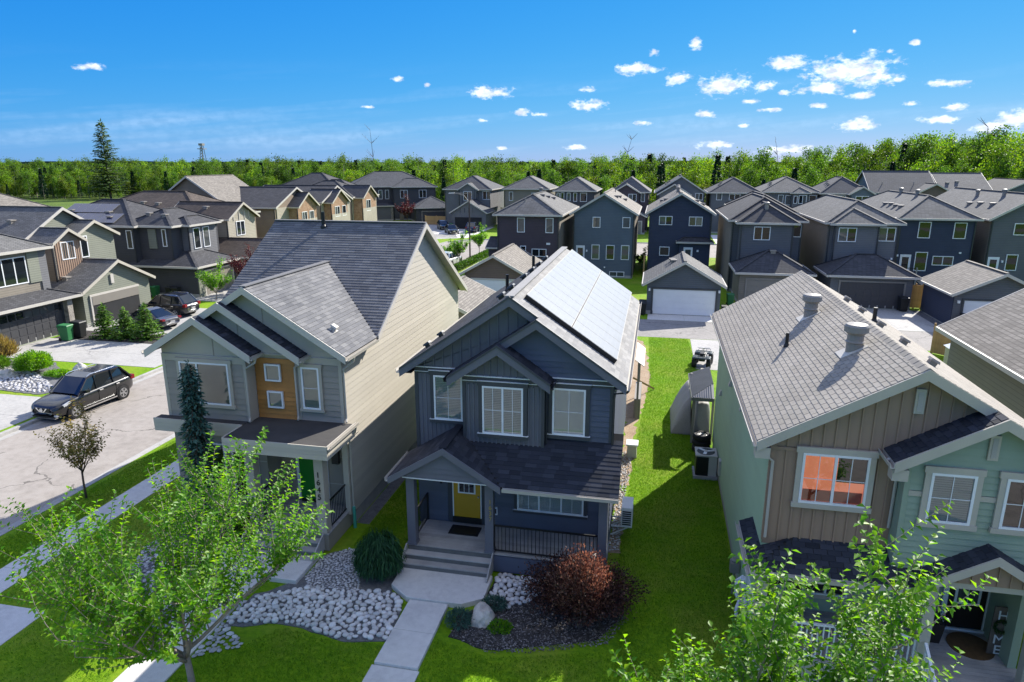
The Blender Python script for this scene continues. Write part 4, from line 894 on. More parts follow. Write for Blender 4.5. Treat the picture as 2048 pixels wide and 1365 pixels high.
MB().box(w0-.02, w0+.1, YW-.035, YW+.06, 3.3, 5.75).build('corner_board', m_brown_board, cr)
# sage bay with its gable
YS = 15.05; p2x = 7.19; p2z = zR(p2x); zls = lambda x: p2z - (p2x - x) * SR; q0 = 5.58
cs = wall_core(Hr, m_sage_lap, (0,YS,0), (1,0,0), (0,-1,0), [(q0,3.2),(w1,3.2),(w1,zR(w1)-.16),(p2x,p2z-.16),(q0,zls(q0)-.16)], .44)
laps(cs, m_sage_lap, (0,YS,0), (1,0,0), (0,-1,0), [(q0+.1,3.3),(w1,3.3),(w1,zR(w1)-.2),(p2x,p2z-.2),(q0+.1,zls(q0+.1)-.2)], .15, .028)
MB().box(q0-.01, q0+.1, YS-.035, YS+.05, 3.3, 5.95).build('corner_board', m_sage_lap, cs)
MB().box(q0+.1, w1, YS-.04, YS, 4.98, 5.10).build('belt_trim', m_beige_trim, cs)
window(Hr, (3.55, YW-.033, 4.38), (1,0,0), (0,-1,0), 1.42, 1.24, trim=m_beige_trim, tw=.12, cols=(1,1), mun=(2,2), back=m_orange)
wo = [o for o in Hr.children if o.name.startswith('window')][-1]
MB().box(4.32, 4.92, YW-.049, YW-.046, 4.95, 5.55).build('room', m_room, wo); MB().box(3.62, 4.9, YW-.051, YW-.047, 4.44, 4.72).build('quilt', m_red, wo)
window(Hr, (6.06, YS-.031, 4.42), (1,0,0), (0,-1,0), .88, 1.16, trim=m_beige_trim, tw=.12, mun=(2,2), back='blind'); window(Hr, (7.5, YS-.031, 4.42), (1,0,0), (0,-1,0), 1.1, 1.16, trim=m_beige_trim, tw=.12, mun=(3,2), back=m_room)
for x, y, z in ((5.68,YW-.02,6.72),(7.05,YS-.026,5.95)):
    v_ = MB().box(x, x+.2, y-.05, y, z, z+.56).build('attic_vent', m_beige_trim, Hr)
    for k in range(9): MB().hexa([(x+.05,y-.07,z+.06+.05*k),(x+.15,y-.07,z+.06+.05*k),(x+.15,y-.052,z+.06+.05*k),(x+.05,y-.052,z+.06+.05*k),(x+.05,y-.055,z+.1+.05*k),(x+.15,y-.055,z+.1+.05*k),(x+.15,y-.052,z+.1+.05*k),(x+.05,y-.052,z+.1+.05*k)]).build('louvre', m_beige_trim, v_)
s3 = Shingles(.305, .143, .014, .02, .5); h3 = math.hypot(1, SR)
ra = roof_slab(Hr, [(e0,FYr,zR(e0)),(RX3,FYr,RZ3),(RX3,BYr,RZ3),(e0,BYr,zR(e0))])
FS = YS - .33
rb = roof_slab(Hr, [(RX3,FYr,RZ3),(p2x,FYr,p2z),(p2x,FS,p2z),(e1,FS,zR(e1)),(e1,BYr,zR(e1)),(RX3,BYr,RZ3)])
s3.field(ra, m_sh_tan, (e0,BYr,zR(e0)), (0,-1,0), Vector((1,0,SR)).normalized(), [(0,0),(BYr-FYr,0),(BYr-FYr,(RX3-e0)*h3),(0,(RX3-e0)*h3)])
s3.field(rb, m_sh_tan, (e1,0,zR(e1)), (0,1,0), Vector((-1,0,SR)).normalized(), [(FS,0),(BYr,0),(BYr,(e1-RX3)*h3),(FYr,(e1-RX3)*h3),(FYr,(e1-p2x)*h3),(FS,(e1-p2x)*h3)])
sl = 5.22; rs = roof_slab(Hr, [(sl,FS,zls(sl)),(p2x,FS,p2z),(p2x,YW,p2z),(sl,YW,zls(sl))])
s3.field(rs, m_sh_shade, (sl,YW,zls(sl)), (0,-1,0), Vector((1,0,SR)).normalized(), [(0,0),(YW-FS,0),(YW-FS,(p2x-sl)*h3),(0,(p2x-sl)*h3)])
k = 46
for i in range(k):
    y = FYr + (BYr-FYr)*i/k; MB().hexa([(RX3-.15,y,RZ3-.075),(RX3+.15,y,RZ3-.075),(RX3+.15,y+.31,RZ3-.083),(RX3-.15,y+.31,RZ3-.083),(RX3-.012,y,RZ3+.03),(RX3+.012,y,RZ3+.03),(RX3+.012,y+.31,RZ3+.018),(RX3-.012,y+.31,RZ3+.018)]).build('ridge_shingle', m_sh_tan, ra)
for a, b in (((e0,FYr,zR(e0)),(RX3,FYr,RZ3)),((RX3,FYr,RZ3),(p2x,FYr,p2z)),((sl,FS,zls(sl)),(p2x,FS,p2z)),((p2x,FS,p2z),(e1,FS,zR(e1)))): rake(Hr, a, b, m_beige_trim, .24)
for x, y in ((e0, FYr), (sl, FS)): MB().box(x-.02, x+.3, y-.001, y+.28, zR(e0)-.42 if x == e0 else zls(sl)-.42, (zR(e0) if x == e0 else zls(sl))-.16).build('eave_return', m_beige_trim, Hr)
gutter(Hr, (e0,FYr-.04,zR(e0)-.02), (e0,BYr,zR(e0)-.02), m_trim_grey, (-1,0,0)); gutter(Hr, (sl,FS-.04,zls(sl)-.02), (sl,YW,zls(sl)-.02), m_trim_grey, (-1,0,0))
MB().box(e0, w0, FYr+.3, BYr-.05, zR(e0)-.17, zR(e0)-.155).build('soffit', m_beige_trim, Hr)
downspout(Hr, [(e0-.04,15.4,5.75),(e0+.05,15.42,5.6),(w0+.05,15.42,5.35),(w0+.05,15.42,3.4)], m_gutter_tan); downspout(Hr, [(sl-.04,15.0,5.8),(q0-.05,15.38,5.5),(q0-.05,15.42,3.95)], m_gutter_tan)
for x, y in ((5.1, 18.2), (4.95, 22.7)):
    z = zR(x); t = MB().lathe((x,y,z-.12), [(.2,0),(.2,.28),(.24,.32),(.2,.36),(.19,.5),(.25,.56),(.29,.58),(.29,.72),(.25,.77),(.08,.8)], 20).build('roof_vent', m_greycap, ra)
    Mx = Matrix.Translation((x,y,z+.012)) @ Matrix.Rotation(-math.atan(SR),4,'Y'); MB().box(-.42,.28,-.3,.3,0,.012).xform(Mx).build('flashing', m_trim_grey, t)
pipe_vent(ra, (3.95, 20.7, zR(3.95)), m_black, .42, .05)
for y in (17.2, 19.2, 21.2, 23.2, 25.0): box_vent(rb, (RX3+.75, y, zR(RX3+.75)), (SR,0,1), m_greycap, .2)
pipe_vent(rb, (RX3+.9, 22.2, zR(RX3+.9)), m_black, .45, .06)
# wrap-around porch roof
PE = 2.95; PSr = .56; pf, plx = 14.66, 2.52; zpr = lambda y: PE + (y-pf)*PSr
hx = plx + (YW - pf) * 1.25
t1 = roof_slab(Hr, [(plx,pf,PE),(6.0,pf,PE),(6.0,YW,zpr(YW)),(hx,YW,zpr(YW))], thick=.09)
t2 = roof_slab(Hr, [(plx,pf,PE),(hx,YW,zpr(YW)),(w0,YW,PE+.153),(w0,16.9,PE+.153),(plx,16.9,PE)], thick=.09)
hp = math.hypot(1, PSr); s3.field(t1, m_sh_shade, (0,pf,PE), (1,0,0), Vector((0,1,PSr)).normalized(), [(plx,0),(6.0,0),(6.0,(YW-pf)*hp),(hx,(YW-pf)*hp)])
upl = Vector((1,0,.45)).normalized(); s3.field(t2, m_sh_shade, (plx,16.9,PE+.02), (0,-1,0), upl, [(0,0),(16.9-pf,0),(1.4,(hx-plx)*1.05),(1.4,.38),(0,.38)])
gutter(Hr, (plx-.02,pf,PE), (5.9,pf,PE), m_trim_grey, (0,-1,0)); gutter(Hr, (plx,pf-.1,PE), (plx,16.9,PE), m_trim_grey, (-1,0,0))
# porch gable over the door
PGx, PGz, PGy = 7.41, 4.0, 14.5; zpg = lambda x: PGz - abs(x - PGx)*.6; pgl, pgr = 6.02, 8.8
t3 = roof_slab(Hr, [(pgl,PGy,zpg(pgl)),(PGx,PGy,PGz),(PGx,YS,PGz),(pgl,YS,zpg(pgl))], thick=.09); t4 = roof_slab(Hr, [(PGx,PGy,PGz),(pgr,PGy,zpg(pgr)),(pgr,YS,zpg(pgr)),(PGx,YS,PGz)], thick=.09)
hq = math.hypot(1,.6); s3.field(t3, m_sh_shade, (pgl,YS,zpg(pgl)), (0,-1,0), Vector((1,0,.6)).normalized(), [(0,0),(YS-PGy,0),(YS-PGy,(PGx-pgl)*hq),(0,(PGx-pgl)*hq)])
s3.field(t4, m_sh_shade, (pgr,0,zpg(pgr)), (0,1,0), Vector((-1,0,.6)).normalized(), [(PGy,0),(YS,0),(YS,(pgr-PGx)*hq),(PGy,(pgr-PGx)*hq)])
gq = wall_core(Hr, m_brown_board, (0,PGy+.15,0), (1,0,0), (0,-1,0), [(6.25,3.2),(8.57,3.2),(PGx,PGz-.1)], .1, 'porch_gable'); battens(gq, m_brown_board, (0,PGy+.15,0), (1,0,0), (0,-1,0), [(6.3,3.22),(8.52,3.22),(PGx,PGz-.14)], .24, .03)
for a, b in (((pgl,PGy,zpg(pgl)),(PGx,PGy,PGz)),((PGx,PGy,PGz),(pgr,PGy,zpg(pgr)))): rake(Hr, a, b, m_beige_trim, .2)
MB().box(6.12, 8.7, PGy+.2, PGy+.4, 3.04, 3.2).build('beam', m_beige_trim, Hr); MB().box(2.75, 6.1, 14.78, 14.98, 2.74, 2.86).build('beam', m_beige_trim, Hr)
ZD = .62; LR = 16.85
dk = deck(Hr, 2.72, 8.72, 14.8, LR, ZD, m_deck, .14, m_beige_trim)
lr = wall_core(Hr, m_sage_lap, (0,LR,0), (1,0,0), (0,-1,0), [(w0,.5),(w1,.5),(w1,3.3),(w0,3.3)]); laps(lr, m_sage_lap, (0,LR,0), (1,0,0), (0,-1,0), [(w0,.65),(w1,.65),(w1,3.2),(w0,3.2)], .15, .028)
for x, y in ((2.86,14.92),(6.4,14.92),(8.58,14.92)): MB().box(x-.12,x+.12,y-.12,y+.12,ZD+.002,3.04 if x > 6.2 else 2.74).build('porch_post', m_beige_trim, Hr, bevel=.01)
railing(Hr, (2.98,14.9,0), (6.27,14.9,0), ZD, ZD+.95, m_white, .12, .06, .032); railing(Hr, (2.84,15.04,0), (2.84,LR-.05,0), ZD, ZD+.95, m_white, .12, .06, .032)
for x in (6.42, 8.56):
    hr_ = MB().bar((x,14.75,ZD+.92),(x,13.75,ZD+.3),.06,.06).bar((x,13.75,.02),(x,13.75,ZD+.36),.07,.07).build('handrail', m_white, Hr)
    for k in range(7): y = 14.68-.125*k; zt = ZD+.92-(14.75-y)*.62; MB().bar((x,y,max(.05,zt-.9)),(x,y,zt),.03,.03).build('baluster', m_white, hr_)
for i in range(3):
    z = ZD - .19*(i+1); MB().box(6.46, 8.52, 14.79-.27*(i+1), 14.79-.27*i-.004, z-.17, z).build('step_tread', m_deck, Hr)
window(Hr, (3.7, LR-.031, 1.15), (1,0,0), (0,-1,0), 1.6, 1.25, trim=m_beige_trim, tw=.1, cols=(1,1,1), back=m_room)
d = MB().box(7.62, 8.48, LR-.06, LR-.03, ZD+.06, ZD+2.1).build('door', m_black_door, Hr)
MB().box(7.76, 8.34, LR-.072, LR-.059, ZD+.72, ZD+1.85).build('door_light_frame', m_white, d); MB().box(7.82, 8.28, LR-.077, LR-.0725, ZD+.78, ZD+1.79).build('pane', m_pane, d); MB().box(8.04, 8.055, LR-.083, LR-.078, ZD+.78, ZD+1.79).build('grille', m_white, d)
for a, b in ((7.5,7.615),(8.485,8.6)): MB().box(a, b, LR-.08, LR-.029, ZD+.003, ZD+2.2).build('door_jamb', m_white, Hr)
MB().box(7.5, 8.6, LR-.14, LR-.081, ZD+.003, ZD+.06).build('threshold', m_white, Hr)
s3.finish(300)
# things fixed on the sage side wall
for y, z in ((23.6,4.5),(20.4,4.75),(26.4,3.2)):
    MB().hexa([(w0-.12,y-.1,z),(w0-.01,y-.1,z),(w0-.01,y+.1,z),(w0-.12,y+.1,z),(w0-.06,y-.08,z+.2),(w0-.01,y-.08,z+.2),(w0-.01,y+.08,z+.2),(w0-.06,y+.08,z+.2)]).build('wall_vent', m_trim_grey, Hr)
gm = MB().box(w0-.3,w0-.06,17.95,18.2,.75,1.05); gm.lathe((w0-.18,18.07,1.05),[(.1,0),(.11,.06),(.06,.1)],12); gm.tube([(w0-.18,18.07,.75),(w0-.18,18.07,.0)],.03,8); gm.tube([(w0-.1,18.2,.9),(w0-.1,18.4,.9),(w0-.02,18.45,.9)],.03,8)
gm.build('gas_meter', m_greycap, Hr)
pw = MB().tube([(w0-.05,17.5,.9),(w0-.18,17.45,.85),(w0-.2,17.2,.6),(w0-.12,17.1,.45),(w0-.2,16.9,.35),(w0-.2,16.85,.15)],.05,10); pw.tube([(w0-.05,17.2,1.15),(w0-.2,17.1,1.1),(w0-.22,16.95,.8)],.05,10); pw.box(w0-.12,w0-.01,16.95,17.15,.9,1.2); pw.box(w0-.1,w0-.01,16.6,16.8,.5,.8)
pw.build('furnace_vents', m_white, Hr)
MB().box(w0-.1,w0-.01,24.6,24.9,.6,1.2).build('electrical_box', m_trim_grey, Hr)
# ------------------------------------------------------------------ builder for the other houses and garages
class House:
    def __init__(s, label, c, name='house', cat='house', group=None, T=None):
        s.T = T; s.o = thing(name, label, cat, (c[0], c[1], 0) if T is None else tuple(T @ Vector((c[0], c[1], 0))), 0, group)
    def b(s, mb, name, m, parent=None, **k):
        if s.T is not None: mb.xform(s.T)
        return mb.build(name, m, parent or s.o, **k)
    def block(s, x0, x1, y0, y1, e, roof, pitch, wm, rm, oh=.38, z0=0, trim=None, gable_mat=None, wall=True, vents=0):
        """roof: hip, gx (ridge along x), gy (ridge along y), pent_f (rising away from the front)"""
        trim = trim or m_trim_grey; mb = MB(); cx, cy = (x0+x1)/2, (y0+y1)/2
        if wall: mb.box(x0, x1, y0, y1, z0, e)
        rise = {'gx': (y1-y0)/2*pitch, 'gy': (x1-x0)/2*pitch}.get(roof, 0)
        if wall and roof == 'gx': mb.prism([(x0,y0,e),(x0,y1,e),(x0,cy,e+rise)], (x1-x0,0,0))
        if wall and roof == 'gy': mb.prism([(x0,y0,e),(x1,y0,e),(cx,y0,e+rise)], (0,y1-y0,0))
        w = s.b(mb, 'wall', wm) if wall else None
        if wall and e > 5:
            for x in (x0+.06, x1-.06): s.b(MB().box(x-.05, x+.05, y0-.09, y0-.005, z0+.1, e-.25), 'downspout', m_gutter_dark, w)
        if wall: s.b(MB().box(x0-.015, x1+.015, y0-.015, y1+.015, 0, .3), 'foundation', m_found, w)
        X0, X1, Y0, Y1 = x0-oh, x1+oh, y0-oh, y1+oh; ze = e - oh*pitch*.5 + .1; t = .16; r = MB()
        if roof == 'hip':
            half = min(X1-X0, Y1-Y0)/2; zr_ = ze + half*pitch
            if X1-X0 >= Y1-Y0: a, c = (X0+half,cy,zr_), (X1-half,cy,zr_)
            else: a, c = (cx,Y0+half,zr_), (cx,Y1-half,zr_)
            lo = [(X0,Y0,ze),(X1,Y0,ze),(X1,Y1,ze),(X0,Y1,ze)]
            if X1-X0 >= Y1-Y0: fs = [(lo[0],lo[1],c,a),(lo[1],lo[2],c),(lo[2],lo[3],a,c),(lo[3],lo[0],a)]; caps = [(lo[0],a),(lo[1],c),(lo[2],c),(lo[3],a),(a,c)]
            else: fs = [(lo[0],lo[1],a),(lo[1],lo[2],c,a),(lo[2],lo[3],c),(lo[3],lo[0],a,c)]; caps = [(lo[0],a),(lo[1],a),(lo[2],c),(lo[3],c),(a,c)]
            for f in fs: r.poly(f)
            r.poly([(X0,Y1,ze-.01),(X1,Y1,ze-.01),(X1,Y0,ze-.01),(X0,Y0,ze-.01)])
            ro = s.b(r, 'roof', rm); cp = MB()
            for p, q in caps:
                if (Vector(p)-Vector(q)).length > .3: cp.bar(Vector(p)+UP*.02, Vector(q)+UP*.02, .24, .05)
            s.b(cp, 'ridge_cap', rm, ro)
            g = MB(); g.box(X0-.06,X1+.06,Y0-.06,Y0+.02,ze-t,ze+.02); g.box(X0-.06,X1+.06,Y1-.02,Y1+.06,ze-t,ze+.02); g.box(X0-.06,X0+.02,Y0+.02,Y1-.02,ze-t,ze+.02); g.box(X1-.02,X1+.06,Y0+.02,Y1-.02,ze-t,ze+.02)
            s.b(g, 'eave_trim', trim, ro)
        elif roof in ('gx', 'gy'):
            if roof == 'gy':
                half = (X1-X0)/2; zr_ = ze + half*pitch
                r.prism([(X0,Y0,ze-t),(cx,Y0,zr_-t),(X1,Y0,ze-t),(X1,Y0,ze),(cx,Y0,zr_),(X0,Y0,ze)], (0,Y1-Y0,0))
                ro = s.b(r, 'roof', rm); cp = MB().bar((cx,Y0,zr_+.02),(cx,Y1,zr_+.02),.24,.05); s.b(cp, 'ridge_cap', rm, ro)
                g = MB()
                for yy, d in ((Y0,-.05),(Y1,.05)):
                    g.prism([(X0,yy,ze-t-.06),(cx,yy,zr_-t-.06),(cx,yy,zr_+.01),(X0,yy,ze+.01)], (0,d,0)); g.prism([(cx,yy,zr_-t-.06),(X1,yy,ze-t-.06),(X1,yy,ze+.01),(cx,yy,zr_+.01)], (0,d,0))
                g.box(X0-.08,X0,Y0,Y1,ze-t,ze-.01); g.box(X1,X1+.08,Y0,Y1,ze-t,ze-.01); s.b(g, 'eave_trim', trim, ro)
            else:
                half = (Y1-Y0)/2; zr_ = ze + half*pitch
                r.prism([(X0,Y0,ze-t),(X0,cy,zr_-t),(X0,Y1,ze-t),(X0,Y1,ze),(X0,cy,zr_),(X0,Y0,ze)], (X1-X0,0,0))
                ro = s.b(r, 'roof', rm); cp = MB().bar((X0,cy,zr_+.02),(X1,cy,zr_+.02),.24,.05); s.b(cp, 'ridge_cap', rm, ro)
                g = MB()
                for xx, d in ((X0,-.05),(X1,.05)):
                    g.prism([(xx,Y0,ze-t-.06),(xx,cy,zr_-t-.06),(xx,cy,zr_+.01),(xx,Y0,ze+.01)], (d,0,0)); g.prism([(xx,cy,zr_-t-.06),(xx,Y1,ze-t-.06),(xx,Y1,ze+.01),(xx,cy,zr_+.01)], (d,0,0))
                g.box(X0,X1,Y0-.08,Y0,ze-t,ze-.01); g.box(X0,X1,Y1,Y1+.08,ze-t,ze-.01); s.b(g, 'eave_trim', trim, ro)
        s.last = (ro, X0, X1, Y0, Y1, ze, zr_, roof, pitch)
        return ro
    def zroof(s, x, y):
        ro, X0, X1, Y0, Y1, ze, zr_, roof, p = s.last
        d = {'gy': min(x-X0, X1-x), 'gx': min(y-Y0, Y1-y)}.get(roof, min(x-X0, X1-x, y-Y0, Y1-y)); return ze + d*p
    def vent(s, pts, m=None, kind='box', h=.5, r=.18):
        ro = s.last[0]
        for x, y in pts:
            z = s.zroof(x, y); mb = MB()
            if kind == 'box': mb.box(x-.2,x+.2,y-.2,y+.2,z-.1,z+.14); mb.box(x-.26,x+.26,y-.26,y+.26,z+.1,z+.2)
            elif kind == 'pipe': mb.lathe((x,y,z-.1), [(.06,0),(.06,h)], 8)
            else: mb.lathe((x,y,z-.15), [(r,0),(r,h),(r*1.35,h+.05),(r*1.35,h+.2),(r*.5,h+.26)], 12)
            s.b(mb, 'vent_pipe' if kind == 'pipe' else 'roof_vent', m or m_greycap, ro)
    def win(s, face, plane, lst, fr=None, sash=1, pane=None, name='window', mw=.07):
        for a, z, w, h in lst:
            O, sd, n = {'f': ((a, plane, z), (1,0,0), (0,-1,0)), 'r': ((plane, a, z), (0,1,0), (1,0,0)), 'l': ((plane, a+w, z), (0,-1,0), (-1,0,0))}[face]
            mb = MB(); k = sash if sash > 1 else (2 if w > 1.25 and name == 'window' else 1)
            mb.fbox(O, sd, n, 0, w, 0, mw, 0, .06); mb.fbox(O, sd, n, 0, w, h-mw, h, 0, .06); mb.fbox(O, sd, n, 0, mw, mw, h-mw, 0, .06); mb.fbox(O, sd, n, w-mw, w, mw, h-mw, 0, .06)
            for i in range(1, k): mb.fbox(O, sd, n, w*i/k-mw/2, w*i/k+mw/2, mw, h-mw, 0, .055)
            wo = s.b(mb, name, fr or m_white)
            for i in range(k):
                q = MB().fbox(O, sd, n, w*i/k+mw*.7, w*(i+1)/k-mw*.7, mw*.9, h-mw*.9, .01, .03); s.b(q, 'pane', pane or m_pane, wo)
    def door(s, face, plane, a, z, w, h, m=None):
        O, sd, n = {'f': ((a, plane, z), (1,0,0), (0,-1,0)), 'r': ((plane, a, z), (0,1,0), (1,0,0))}[face]
        mb = MB().fbox(O, sd, n, 0, w, 0, h, 0, .05); d = s.b(mb, 'door', m or m_white); s.b(MB().fbox(O, sd, n, w*.2, w*.8, h*.3, h*.88, .05, .06), 'pane', m_pane, d)
    def garage_door(s, face, plane, a, z, w, h, m, rows=4, cols=8, frame=None, lights=0):
        O, sd, n = {'f': ((a, plane, z), (1,0,0), (0,-1,0)), 'r': ((plane, a, z), (0,1,0), (1,0,0))}[face]
        fm = frame or m_trim_grey; mb = MB().fbox(O, sd, n, -.14, 0, 0, h+.14, 0, .07); mb.fbox(O, sd, n, w, w+.14, 0, h+.14, 0, .07); mb.fbox(O, sd, n, 0, w, h, h+.14, 0, .07)
        f = s.b(mb, 'garage_door_frame', fm)
        d = s.b(MB().fbox(O, sd, n, 0, w, 0, h, -.02, .012), 'garage_door', m)
        for i in range(rows):
            for j in range(cols):
                a0, a1, b0, b1 = w*j/cols+.05, w*(j+1)/cols-.05, h*i/rows+.05, h*(i+1)/rows-.05
                s.b(MB().fbox(O, sd, n, a0, a1, b0, b1, .012, .03), 'door_panel', m_pane if (lights and i == rows-1) else m, d)
    def rb(s, x0, x1, y0, y1, z0, z1, name, m, parent=None): return s.b(MB().box(x0,x1,y0,y1,z0,z1), name, m, parent)

EXTRA = []
# ---- row behind the alley
h = House('plum-brown two-storey house with hip roof beyond the brown garage', (-13, 77)); EV = 6.8
h.block(-16.2,-9.75,70,84.5,EV,'hip',.53,F['plum'],RF['grey']); h.vent([(-13.6,71.9)],kind='pipe'); h.vent([(-12.4,76),(-12.0,77.4),(-11.6,78.8)]); h.vent([(-13.2,79.5)],kind='turbine')
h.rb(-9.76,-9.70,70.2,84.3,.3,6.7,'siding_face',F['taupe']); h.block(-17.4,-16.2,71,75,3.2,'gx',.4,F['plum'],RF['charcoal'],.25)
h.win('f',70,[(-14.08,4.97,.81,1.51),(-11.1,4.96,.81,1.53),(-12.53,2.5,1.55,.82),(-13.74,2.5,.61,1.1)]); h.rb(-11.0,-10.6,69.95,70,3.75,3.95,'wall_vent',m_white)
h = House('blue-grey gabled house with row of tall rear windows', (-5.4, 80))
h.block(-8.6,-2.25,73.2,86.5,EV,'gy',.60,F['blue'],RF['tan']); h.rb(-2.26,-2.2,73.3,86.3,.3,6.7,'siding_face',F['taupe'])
h.vent([(-4.4,77),(-4.2,79.5),(-3.6,80.2)]); h.vent([(-4.9,83)],kind='pipe')
h.win('f',73.2,[(-6.59,5.3,.83,1.13),(-3.47,5.32,.82,1.12),(-6.62,1.95,.86,1.57),(-5.08,1.95,.89,1.56),(-3.5,1.97,.86,1.55),(-4.65,.15,1.59,.56)]); h.door('f',73.2,-8.27,1.3,.93,2.1); EXTRA.append((h,-8.5,-7.0,73.2,1.25,1)); h.rb(-7.2,-7.05,73.05,73.2,2.75,2.95,'wall_lamp',m_white); h.rb(-5.25,-5.1,73.12,73.2,1.05,1.2,'wall_vent',m_white)
h = House('navy blue gabled house behind the white-door garage', (2.5, 82))
h.block(-.75,5.65,75,88,EV,'gy',.60,F['navy'],RF['tan']); h.vent([(.9,78),(.5,80),(4.2,78),(4.9,79)]); h.vent([(2.2,80),(2.3,84)],kind='turbine')
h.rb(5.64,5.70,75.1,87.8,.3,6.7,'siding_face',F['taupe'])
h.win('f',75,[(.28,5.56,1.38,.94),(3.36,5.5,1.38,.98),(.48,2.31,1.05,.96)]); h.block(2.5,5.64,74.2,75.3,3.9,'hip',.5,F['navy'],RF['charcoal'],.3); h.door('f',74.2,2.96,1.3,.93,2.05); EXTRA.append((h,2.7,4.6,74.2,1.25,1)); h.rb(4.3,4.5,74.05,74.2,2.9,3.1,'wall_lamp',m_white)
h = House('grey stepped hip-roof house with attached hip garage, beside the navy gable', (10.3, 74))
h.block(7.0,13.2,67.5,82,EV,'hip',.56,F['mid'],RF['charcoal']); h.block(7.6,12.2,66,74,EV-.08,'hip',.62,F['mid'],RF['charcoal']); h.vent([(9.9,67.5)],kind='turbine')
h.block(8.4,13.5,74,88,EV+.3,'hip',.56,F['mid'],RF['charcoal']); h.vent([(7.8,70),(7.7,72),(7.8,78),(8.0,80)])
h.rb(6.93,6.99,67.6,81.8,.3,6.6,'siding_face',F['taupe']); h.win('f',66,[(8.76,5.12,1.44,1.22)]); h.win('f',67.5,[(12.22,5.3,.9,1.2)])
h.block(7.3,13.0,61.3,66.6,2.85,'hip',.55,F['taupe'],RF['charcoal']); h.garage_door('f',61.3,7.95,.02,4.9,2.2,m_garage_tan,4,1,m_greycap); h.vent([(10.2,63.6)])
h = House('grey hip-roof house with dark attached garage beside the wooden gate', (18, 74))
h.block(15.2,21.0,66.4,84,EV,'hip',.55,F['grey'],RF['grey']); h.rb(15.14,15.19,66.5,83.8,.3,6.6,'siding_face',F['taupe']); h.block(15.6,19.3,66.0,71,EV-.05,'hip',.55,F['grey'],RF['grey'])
h.vent([(17,72)]); h.vent([(18.6,76.5)],kind='turbine'); h.vent([(20.0,78)],kind='turbine'); h.win('f',66,[(15.95,5.13,1.5,1.26)]); h.win('f',66.4,[(19.35,5.2,1.4,1.23)]); h.rb(20.6,20.75,66.3,66.4,3.6,3.75,'wall_lamp',m_white)
h.block(14.75,21.15,61.7,66.4,2.8,'hip',.55,F['grey'],RF['charcoal']); h.garage_door('f',61.7,15.55,.02,4.95,2.2,m_garage_dark,4,8,m_greycap)
h = House('navy house with long grey ridge roof and two round roof vents', (26.5, 80))
h.block(23.1,29.7,73,92,EV,'hip',.55,F['navy'],RF['grey']); h.vent([(26.2,84)],kind='turbine'); h.vent([(26.2,79)],kind='turbine'); h.vent([(24.2,77),(24.2,78.6),(24.3,80.4),(24.2,82)])
h.win('f',73,[(24.75,4.91,1.1,1.56),(27.84,4.91,1.1,1.54),(24.82,1.73,1.1,1.85),(26.38,2.32,1.84,.91)]); h.door('f',73,23.5,1.3,.98,2.0); EXTRA.append((h,23.2,24.8,73,1.25,1)); h.rb(28.6,28.8,72.9,73,3.5,3.65,'wall_vent',m_white); h.rb(23.15,23.3,72.85,73,3.1,3.3,'wall_lamp',m_white)
h = House('charcoal gabled house at the right edge of the back row', (35, 80))
h.block(31.2,38.2,73.5,92,EV,'gy',.60,F['mid'],RF['grey']); h.vent([(32.6,80),(32.4,82),(32.7,77.5)]); h.vent([(33.8,84)],kind='turbine'); h.vent([(34.2,79)],kind='turbine')
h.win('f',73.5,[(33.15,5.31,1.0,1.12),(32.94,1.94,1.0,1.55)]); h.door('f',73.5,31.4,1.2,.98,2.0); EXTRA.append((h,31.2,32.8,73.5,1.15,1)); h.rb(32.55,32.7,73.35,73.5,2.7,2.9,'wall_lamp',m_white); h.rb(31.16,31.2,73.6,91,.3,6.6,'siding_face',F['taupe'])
def landing(h, x0, x1, y1, z, side=1):
    h.rb(x0,x1,y1-1.3,y1-.01,z-.16,z,'deck',m_deck)
    for x in (x0+.06,x1-.06): h.rb(x-.05,x+.05,y1-1.28,y1-1.18,0,z+.95,'deck_post',m_deck)
    h.rb(x0,x1,y1-1.26,y1-1.2,z+.86,z+.93,'handrail',m_blackmetal)
    for k in range(int((x1-x0)/.14)): h.rb(x0+.1+.14*k,x0+.12+.14*k,y1-1.24,y1-1.22,z,z+.88,'baluster',m_blackmetal)
    for k in range(5): h.rb(x1+.02+.27*k if side > 0 else x0-.29-.27*k, x1+.29+.27*k if side > 0 else x0-.02-.27*k, y1-1.2,y1-.2,z-.22*(k+1)-.05,z-.22*(k+1),'step',m_deck)
for e_ in EXTRA: landing(*e_)
# ---- garages along the alley
h = House('detached slate garage with white door beside the lawn', (2.5, 58.5), 'garage', 'garage')
h.block(-.45,5.3,55.7,61.2,2.55,'gy',.58,F['slate'],RF['grey'],.36); h.garage_door('f',55.7,.05,.02,4.88,2.08,m_garage_white,4,1,m_trim_dark); h.vent([(1.6,58.4),(1.5,59.6)])
for x in (-.32, 5.12): h.rb(x,x+.14,55.55,55.7,1.95,2.15,'wall_lamp',m_white)
h = House('brown detached garage with tan roof behind the blue house ridge', (-13.7, 61), 'garage', 'garage')
h.block(-16.3,-11.0,57.6,65.6,2.6,'gy',.55,F['brown'],RF['tan'],.34); h.garage_door('f',57.6,-15.6,.02,4.2,2.0,m_garage_white,4,1,m_trim_grey)
h = House('low grey-roofed garage behind the tan gable wall', (-13.3, 43), 'garage', 'garage')
h.block(-16.2,-10.4,40,46.6,2.6,'gy',.45,F['taupe'],RF['tan'],.34)
h = House('charcoal garage with white door and wide tan roof by the wooden fence', (24.8, 58), 'garage', 'garage')
